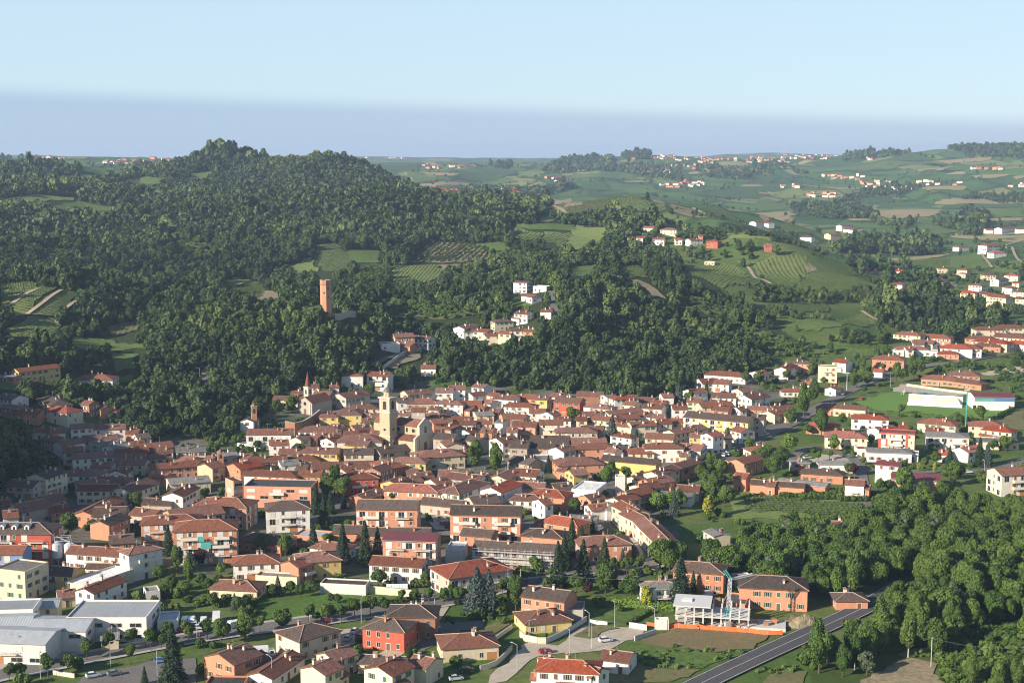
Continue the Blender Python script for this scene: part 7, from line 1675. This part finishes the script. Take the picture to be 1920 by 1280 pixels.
def truck(px, py, ang, label):
    c = hit(px, py); z = float(ground(*c)) + .35; r = empty('truck', (c[0], c[1], z), math.radians(ang)); tag(r, label, 'truck'); p = MB(); p.box(-3.6, 1.3, -1.15, 1.15, .9, 3.3, 0, None, True); p.obj('cargo_box', PAINT['white'], r); p = MB(); pr = [(1.45, .5), (3.2, .5), (3.2, 1.3), (2.85, 2.4), (1.45, 2.4)]; loft(p, [[(x, y, z) for x, z in pr] for y in (-1.05, 1.05)]); p.obj('cab', PAINT['white'], r); p = MB(); p.face([(3.215, -.95, 1.35), (3.215, .95, 1.35), (2.88, .95, 2.3), (2.88, -.95, 2.3)]); p.face([(1.8, -1.06, 1.4), (2.9, -1.06, 1.4), (2.7, -1.06, 2.2), (1.8, -1.06, 2.2)]); p.obj('windows', M_glass, r); p = MB(); p.box(-3.5, 3.1, -.5, .5, .5, .9, 0, None, True); p.obj('chassis', M_grey, r)
    for x in (-2.4, 2.3):
        for y in (-.95, .95): w = link('wheel', WHEEL, r, (x, y, .42)); w.scale = (1.4, 1.6, 1.4)
def q(f, x, y): return f((x, y))[0]
for x, y, a, col, typ, lab in [(1390,838,95,'white','van','white van parked at the left end of the factory row'), (1440,838,95,'white','van','white van parked second in the factory row'), (1528,842,100,'white','van','white van parked beside the white box truck'), (1465,862,30,'white','car','white car parked in front of the factory vans'), (1500,880,20,'white','car','white car parked behind the red car at the factory gate'), (1375,890,60,'red','car','red car parked by the factory gate'), (1590,860,80,'silver','car','silver car parked in front of the white box truck'), (1740,850,40,'white','car','white car parked right of the box truck'), (1770,865,40,'white','van','white van at the right end of the factory yard'), (1890,850,60,'white','car','white car beside the dark tree near the factory yard'), (1205,1130,15,'blue','car','light blue car on the asphalt car park')]: car(*q(Q5, x, y), a, col, typ, lab)
truck(*q(Q5, 1625, 830), 100, 'white box truck parked in the factory yard'); truck(*q(Q6, 60, 1095), 12, 'white box truck beside the cream house at the bottom'); car(*q(Q6, 530, 825), 14, 'dark red', 'car', 'dark red car driving along the avenue below the lawn')
for x, y, a, col, typ, lab in [(1500,1262,20,'silver','car','silver car on the pale street at the bottom edge'), (1580,1200,10,'black','car','dark car parked by the brown-roofed villa'), (745,905,70,'white','car','white car parked beside the red house')]: car(*q(Q6, x, y), a, col, typ, lab)
for x, y, a, col, typ, lab in [(810,465,20,'black','car','dark car on the avenue bend'), (1495,640,10,'white','van','white camper van beside the brick house with brown hip roof'), (1030,455,15,'grey','car','grey car beside the lamp on the avenue bend'), (650,140,60,'white','van','white van on the street beside the cream row')]: car(*q(Q7, x, y), a, col, typ, lab)
k = 0
for x, y in [(1575,840),(1605,835),(1635,828),(1665,820),(1590,862),(1622,855),(1655,848),(1690,838)]: car(*q(Q3, x, y), 70, ('white', 'silver', 'white', 'grey')[k % 4], 'car', 'small pale car parked in the crowded lot beside the town street', 'cars in the crowded street lot'); k += 1
for f, x, y, a, col, lab in [(Q4,295,880,20,'silver','silver car in the pale yard on the right'), (Q4,400,915,20,'white','white car beside the grey-roofed house yard'), (Q4,1300,1105,30,'white','white car beside the long brick barn'), (Q4,710,440,40,'red','red car at the corner of the football pitch'), (Q4,570,405,50,'dark red','dark red car on the street above the sports ground'), (Q4,505,400,50,'white','white car on the street above the sports ground'), (Q3,1540,885,20,'red','red car beside the small bridge'), (Q3,1905,705,50,'white','white car on the town street near the plane trees'), (Q3,1010,1225,70,'grey','grey car in the shaded street of the cream row'), (Q5,1010,395,20,'silver','silver car in the shaded yard of the orange block')]: car(*q(f, x, y), a, col, 'car', lab)
for f, x, y, a, col, lab in [(Q6,1290,640,15,'grey','grey car driving the avenue past the end of the garden wall'),(Q6,690,960,80,'silver','silver car parked on the pale yard of the red house'),(Q6,1330,880,30,'white','white car parked in the shaded yard behind the red house'),(Q7,250,1060,25,'red','red car crossing the pale concrete square'),(Q7,700,975,20,'white','white car parked on the concrete square by the brown field'),(Q7,1640,560,10,'grey','grey car parked beside the black-roofed garage'),(Q5,700,1240,30,'white','white car on the asphalt car park near the low wall'),(Q5,860,1225,30,'grey','grey car in the middle of the asphalt car park'),(Q5,400,360,40,'silver','silver car in the street beside the grain silos'),(Q6,380,1000,30,'silver','silver car beside the cream hip-roofed house'),(Q3,1470,870,40,'silver','silver car on the town street by the bridge'),(Q3,1780,770,40,'grey','grey car on the town street behind the crowded lot'),(Q4,1500,990,10,'white','white car on the lane beside the golden shrubs'),(Q6,1380,60,80,'silver','silver car between the two brick blocks'),(Q6,1400,95,80,'red','red car between the two brick blocks'),(Q7,770,330,120,'silver','silver car beside the hedge at the avenue bend'),(Q1,580,1080,30,'white','white car in the square of the shaded quarter'),(Q1,530,1055,30,'red','red car in the square of the shaded quarter')]: car(*q(f, x, y), a, col, 'car', lab)
# street lamps
_lp = MB(); _lp.bar((0, 0, -.4), (0, 0, 7.6), .09, 0, 6, .06); LPOLE = _lp.mesh('pole', M_steel); _lp = MB(); _lp.bar((0, 0, 7.5), (1.5, 0, 8.0), .05, 0, 5); LARM = _lp.mesh('arm', M_steel); _lp = MB(); _lp.box(1.3, 2.1, -.16, .16, 7.95, 8.1, 0, None, True); _lp.box(1.4, 2.0, -.12, .12, 7.9, 7.95, 1, None, True); LHEAD = _lp.mesh('lamp_head', [M_grey, M_white])
LAMPS = [(Q5,885,1030,'the cream shed by the factory'),(Q5,1180,1230,'the asphalt car park edge'),(Q5,305,1245,'the low cream wall corner'),(Q5,145,1120,'the front factory hall'),(Q5,1480,1000,'the factory gate'),(Q5,830,1165,'the grass strip by the car park'),(Q6,790,830,'the avenue hedge middle'),(Q6,1340,690,'the end of the garden wall'),(Q6,120,1290,'the long tiled outbuilding'),(Q6,645,1290,'the cream villa at the bottom'),(Q6,1890,600,'the red-roofed balcony house'),(Q7,1020,450,'the avenue bend'),(Q7,578,940,'the dry island in the concrete square'),(Q7,598,1020,'the near side of the concrete square'),(Q7,770,870,'the two small lawns'),(Q7,430,1070,'the wide pale square'),(Q7,128,1000,'the yellow villa terrace'),(Q7,1068,905,'the building site gate'),(Q7,38,1190,'the bottom edge of the pale street'),(Q4,918,345,'the sports ground car park'),(Q4,1170,845,'the red and cream apartment block'),(Q4,1620,1025,'the lane to the brick apartment house'),(Q4,530,400,'the street above the sports ground'),(Q4,1665,110,'the upper right street'),(Q3,1325,940,'the small bridge'),(Q1,1500,300,'the wooded hill road on the left'),(F2,1237,1055,'the steep hill road by the villa')]
for f, x, y, lab in LAMPS:
    c = hit(*q(f, x, y)); r = empty('street_lamp', (c[0], c[1], float(ground(*c)) + .2), random.uniform(0, 6.28)); tag(r, 'slim grey street lamp beside ' + lab, 'street lamp', 'street lamps'); link('pole', LPOLE, r); link('arm', LARM, r); link('lamp_head', LHEAD, r)
# utility poles with wires on the open ground
def pole(px, py, h, label):
    c = hit(px, py); z = float(ground(*c)); r = empty('utility_pole', (c[0], c[1], z), .4); tag(r, label, 'pole'); p = MB(); p.bar((0, 0, -.5), (0, 0, h), .14, 0, 7, .1); p.obj('post', M_pbark, r); p = MB(); p.bar((-.8, 0, h - .5), (.8, 0, h - .5), .05, 0, 4); p.obj('crossbar', M_grey, r); return Vector((c[0], c[1], z + h - .4))
a_ = pole(*q(Q7, 1258, 690), 9, 'concrete utility pole beside the tall fir and the concrete frame'); b_ = pole(*q(Q6, 1985, 620), 9, 'pale utility pole in the trees beside the cedar')
def wire(a, b, sag, label):
    p = MB(); pts = [a.lerp(b, k / 14) - Vector((0, 0, sag * 4 * (k / 14) * (1 - k / 14))) for k in range(15)]
    for u, v in zip(pts, pts[1:]): p.bar(u, v, .02, 0, 3)
    tag(p.obj('power_line', M_grey), label, 'cable')
wire(a_, b_, 1.5, 'thin power line crossing in front of the fir trees')
c_ = pole(*q(Q8, 1915, 1260), 10, 'pale utility pole at the right edge above the bushes'); c2 = pole(*q(Q8, 1222, 1160), 9, 'slim white post beside the dirt clearing')
wire(c_, c2, 1.2, 'thin power line above the bushes at the lower right')
# a person walking at the factory gate
def person(px, py, label):
    c = hit(px, py); z = float(ground(*c)) + .3; me = bpy.data.meshes.new('person'); V = [(0, 0, .95), (0, 0, 1.2), (0, 0, 1.42), (0, .01, 1.54), (0, .02, 1.68), (-.2, 0, 1.4), (-.27, .05, 1.12), (-.25, -.1, .88), (.2, 0, 1.4), (.27, -.05, 1.12), (.25, .12, .88), (-.1, 0, .9), (-.11, -.08, .48), (-.11, .02, .06), (-.11, -.14, .03), (.1, 0, .9), (.11, .1, .48), (.11, .2, .06), (.11, .05, .03)]
    E = [(0, 1), (1, 2), (2, 3), (3, 4), (2, 5), (5, 6), (6, 7), (2, 8), (8, 9), (9, 10), (0, 11), (11, 12), (12, 13), (13, 14), (0, 15), (15, 16), (16, 17), (17, 18)]; me.from_pydata(V, E, []); o = link('person', me, None, (c[0], c[1], z), .5); tag(o, label, 'person')
    sm = o.modifiers.new('skin', 'SKIN'); rad = [.15, .15, .17, .06, .115, .07, .05, .045, .07, .05, .045, .1, .07, .05, .045, .1, .07, .05, .045]
    for d, r in zip(me.skin_vertices[0].data, rad): d.radius = (r, r)
    me.skin_vertices[0].data[0].use_root = True; ss = o.modifiers.new('smooth', 'SUBSURF'); ss.levels = 1; ss.render_levels = 1; m, t, b = mat('red_and_dark_clothing'); g = node(t, 'ShaderNodeTexCoord'); sx = node(t, 'ShaderNodeSeparateXYZ'); t.links.new(g.outputs['Object'], sx.inputs[0]); cc = ramp(t, math_(t, 'DIVIDE', sx.outputs[2], 2.0), [(0.0, (.03, .03, .05)), (.46, (.03, .03, .05)), (.47, (.5, .04, .03)), (.745, (.5, .04, .03)), (.755, (.5, .28, .2)), (.86, (.5, .28, .2)), (.87, (.03, .02, .015))]); cr = [n for n in t.nodes if n.type == 'VALTORGB'][0]; cr.color_ramp.interpolation = 'CONSTANT'; t.links.new(cc, b.inputs['Base Color']); me.materials.append(m)
person(*q(Q5, 1500, 955), 'person in a red top walking on the avenue by the factory gate')
# far hamlets: every house its own object, walls and roof
FARH = [  # centre x, y in the photo, spread x, y, number, name of the place
 (1225,293,50,5,16,'on the wooded ridge-top village crest'), (1300,297,30,5,10,'in the right end of the ridge-top village'), (1345,301,40,4,12,'strung along the far ridge right of the hilltop village'), (1440,299,40,5,14,'in the far ridge village mid skyline'), (1520,293,50,5,14,'on the far ridge left of the skyline conifers'), (1215,322,40,4,9,'in the small far hamlet under the ridge village'), (1275,346,35,4,10,'in the far orange hamlet beyond the ridge'), (1300,342,20,5,5,'at the end of the orange-roofed hamlet'), (820,360,35,6,14,'in the far village beyond the dark left hill'), (870,361,30,3,8,'in mid village beyond the dark hill'), (940,357,35,4,10,'at the far village end beyond the hill'), (1045,336,22,4,6,'in the lone far hamlet on the green plain'),
 (1585,332,40,5,9,'in the far plain hamlet among dark trees'), (1640,345,35,6,9,'in the far plain hamlet below the ridge fields'), (1545,365,30,4,6,'in the far plain hamlet beside the dark wood'), (1760,342,40,4,8,'in the far plain hamlet beside the yellow field'), (1480,349,20,3,4,'in the small far farm of the plain'), (1690,352,25,4,4,'in the far farm beside the orchard'), (1900,346,20,3,3,'in the far farm at the right edge'), (1850,315,35,2,5,'in the far farms high on the right slope'), (1635,296,12,3,3,'in the far farm near the skyline conifers'), (1290,312,30,4,7,'below the ridge village on the green slope'),
 (240,303,50,3,12,'in the far village on the left skyline'), (310,299,25,4,8,'in the far hill village left of the dark summit'), (540,297,22,3,7,'in the far hilltop village between the two dark summits'), (100,294,40,3,6,'on the far left horizon'), (720,293,40,4,7,'in the pale far village on the horizon'), (680,338,2,1,1,'alone on the dark wooded hill'), (20,318,8,1,1,'alone on the wooded slope at the left edge'), (850,312,60,3,6,'scattered along the far pale ridge')]
for cx_, cy_, sx, sy, n, where in FARH:
    for k in range(n if n < 4 else int(n * 1.5)):
        x = cx_ + random.uniform(-1, 1) * sx; y = cy_ + random.uniform(-1, 1) * sy; c = hit(x, y, 3.0); D = math.hypot(*c)
        if D > 12000 or D < 1500: continue
        s = 1.0 + .25 * (D / 6000); L = random.uniform(9, 16) * s; W = random.uniform(8, 10) * s; rc = random.choice('trrt'); wc = random.choice('wwccoo'); nm = 'farmhouse' if D < 4600 else 'village_house'
        build(c[0], c[1], L, W, random.choice((3.4, 4.2, 5, 6)) * s, random.uniform(-.9, .9), random.choice('GGH'), rc, wc, nm, 'tiny red-roofed house ' + where, 'farmhouse' if D < 4600 else 'village house', 'x', group='far houses ' + where)
# ------------------------------------------------------------------ labels that tell the houses and trees apart
MARKS = [('the parish church', 765, 805), ('the hill tower', 611, 560), ('the football pitch', 1690, 755), ('the spired church', 580, 745), ('the factory halls', 110, 1180), ('the red avenue house', 722, 1185), ('the concrete frame', 1340, 1150), ('the salmon school', 520, 930), ('the red apartment block', 1690, 815), ('the yellow apartment block', 1350, 785), ('the twin brick blocks', 830, 962), ('the hilltop villa', 985, 540), ('the shaded bank wood', 60, 850), ('the white chapel', 468, 790), ('the red hamlet house', 1338, 455), ('the main road', 1560, 1150), ('the bright red villa', 1065, 1255), ('the poplar plantation', 1640, 462), ('the sloping cream row', 1225, 995), ('the twin tall trees', 910, 860), ('the long brick barn', 1515, 900), ('the balcony house', 885, 1070), ('the left vineyards', 80, 590), ('the orange balcony block', 385, 1000), ('the old shaded quarter', 270, 850), ('the gravel bed villas', 1790, 700), ('the grain silos', 120, 1050), ('the hillside cluster', 900, 615), ('the upper right estate', 1840, 540), ('the white silo block', 1160, 900), ('the ochre oratory', 395, 875), ('the sports hall', 1860, 745), ('the dark red barn', 1715, 895), ('the golden tree', 1330, 965), ('the crowded street lot', 1365, 845)]
def rel(px, py):
    best = sorted(MARKS, key=lambda m: (m[1] - px) ** 2 + (2.0 * (m[2] - py)) ** 2)[0]; dx, dy = px - best[1], (py - best[2]) * 2.0
    if math.hypot(dx, dy) < 30: return 'beside ' + best[0]
    if abs(dx) > abs(dy) * 1.2: return ('right of ' if dx > 0 else 'left of ') + best[0]
    return ('behind ' if dy < 0 else 'in front of ') + best[0]
ORD = ['first', 'second', 'third', 'fourth', 'fifth', 'sixth', 'seventh', 'eighth', 'ninth', 'tenth', 'eleventh', 'twelfth', 'thirteenth', 'fourteenth', 'fifteenth', 'sixteenth', 'seventeenth', 'eighteenth', 'nineteenth', 'twentieth', 'twenty-first', 'twenty-second', 'twenty-third', 'twenty-fourth', 'twenty-fifth', 'twenty-sixth', 'twenty-seventh', 'twenty-eighth', 'twenty-ninth', 'thirtieth']
def settle(items):
    by = {}
    for o, base, px in items: by.setdefault(base, []).append((px, o))
    for base, l in by.items():
        l.sort(key=lambda a: a[0])
        for i, (px, o) in enumerate(l):
            o['label'] = base if len(l) == 1 else base + (', leftmost' if i == 0 else ', rightmost' if i == len(l) - 1 else ', %s from left' % (ORD[i] if i < len(ORD) else 'number %d' % (i + 1)))
items = []
for root, (px, py), rc, wc, form, H, L, W, D, auto, cat in HOUSES:
    if not auto: continue
    st = int(round((H - .2) / 3.05)); size = 'long ' if L > 2.4 * W else 'small ' if L * W < 65 else ''
    if H > 8.8 and L * W > 110: nm, ct = 'apartment_block', 'apartment block'
    elif rc == 'a': nm, ct = 'factory_hall', 'factory hall'
    elif H < 3.9 and form == 'F': nm, ct = 'shed', 'shed'
    elif H < 4.3 and form == 'G' : nm, ct = 'outbuilding', 'outbuilding'
    elif form == 'H': nm, ct = 'villa', 'villa'
    elif L > 2.2 * W: nm, ct = 'row_house', 'row house'
    elif form == 'F': nm, ct = 'flat_roofed_building', 'building'
    else: nm, ct = 'house', 'house'
    root.name = nm; root['category'] = ct
    storey = {1: 'single-storey ', 2: '', 3: 'three-storey ', 4: 'four-storey '}.get(st, '') if size != 'small ' else ''
    items.append((root, (size + WNAME[wc] + ' ' + storey + ct + ' with ' + RNAME[rc] + ' ' + rel(px, py)).replace('  ', ' '), px))
settle(items)
items = []
for r, kind, (px, py), s in TREE_REC:
    items.append((r, ('large ' if s > 1.0 and kind not in ('round', 'shrub') else 'small ' if s < .5 and kind not in ('round', 'shrub') else '') + KADJ[kind] + ' ' + rel(px, py), px)); r['group'] = 'trees and shrubs of the town'
settle(items)
items = [(o, o['label'], float(project([tuple(o.location)])[0][0])) for o in COL.objects if o.parent is None and o.get('group') and (str(o['group']).startswith('far houses') or o['group'] in ('trees of the roadside wood', 'young trees on the bank', 'cars in the crowded street lot'))]
settle(items)
# ------------------------------------------------------------------ the air
hz = MB(); hz.box(-9000, 9000, -300, 16900, -8, 215, 0, None, True); ho = hz.obj('haze', bpy.data.materials.new('summer_haze')); tag(ho, 'thin blue summer haze over the valley and hills', None, None, 'stuff')
m = ho.data.materials[0]; m.use_nodes = True; t = m.node_tree; t.nodes.remove(t.nodes['Principled BSDF']); pv = node(t, 'ShaderNodeVolumePrincipled'); pv.inputs['Color'].default_value = (0.56, 0.73, 1.0, 1); pv.inputs['Density'].default_value = 6.6e-5; pv.inputs['Anisotropy'].default_value = 0.1
t.links.new(pv.outputs[0], t.nodes['Material Output'].inputs['Volume'])
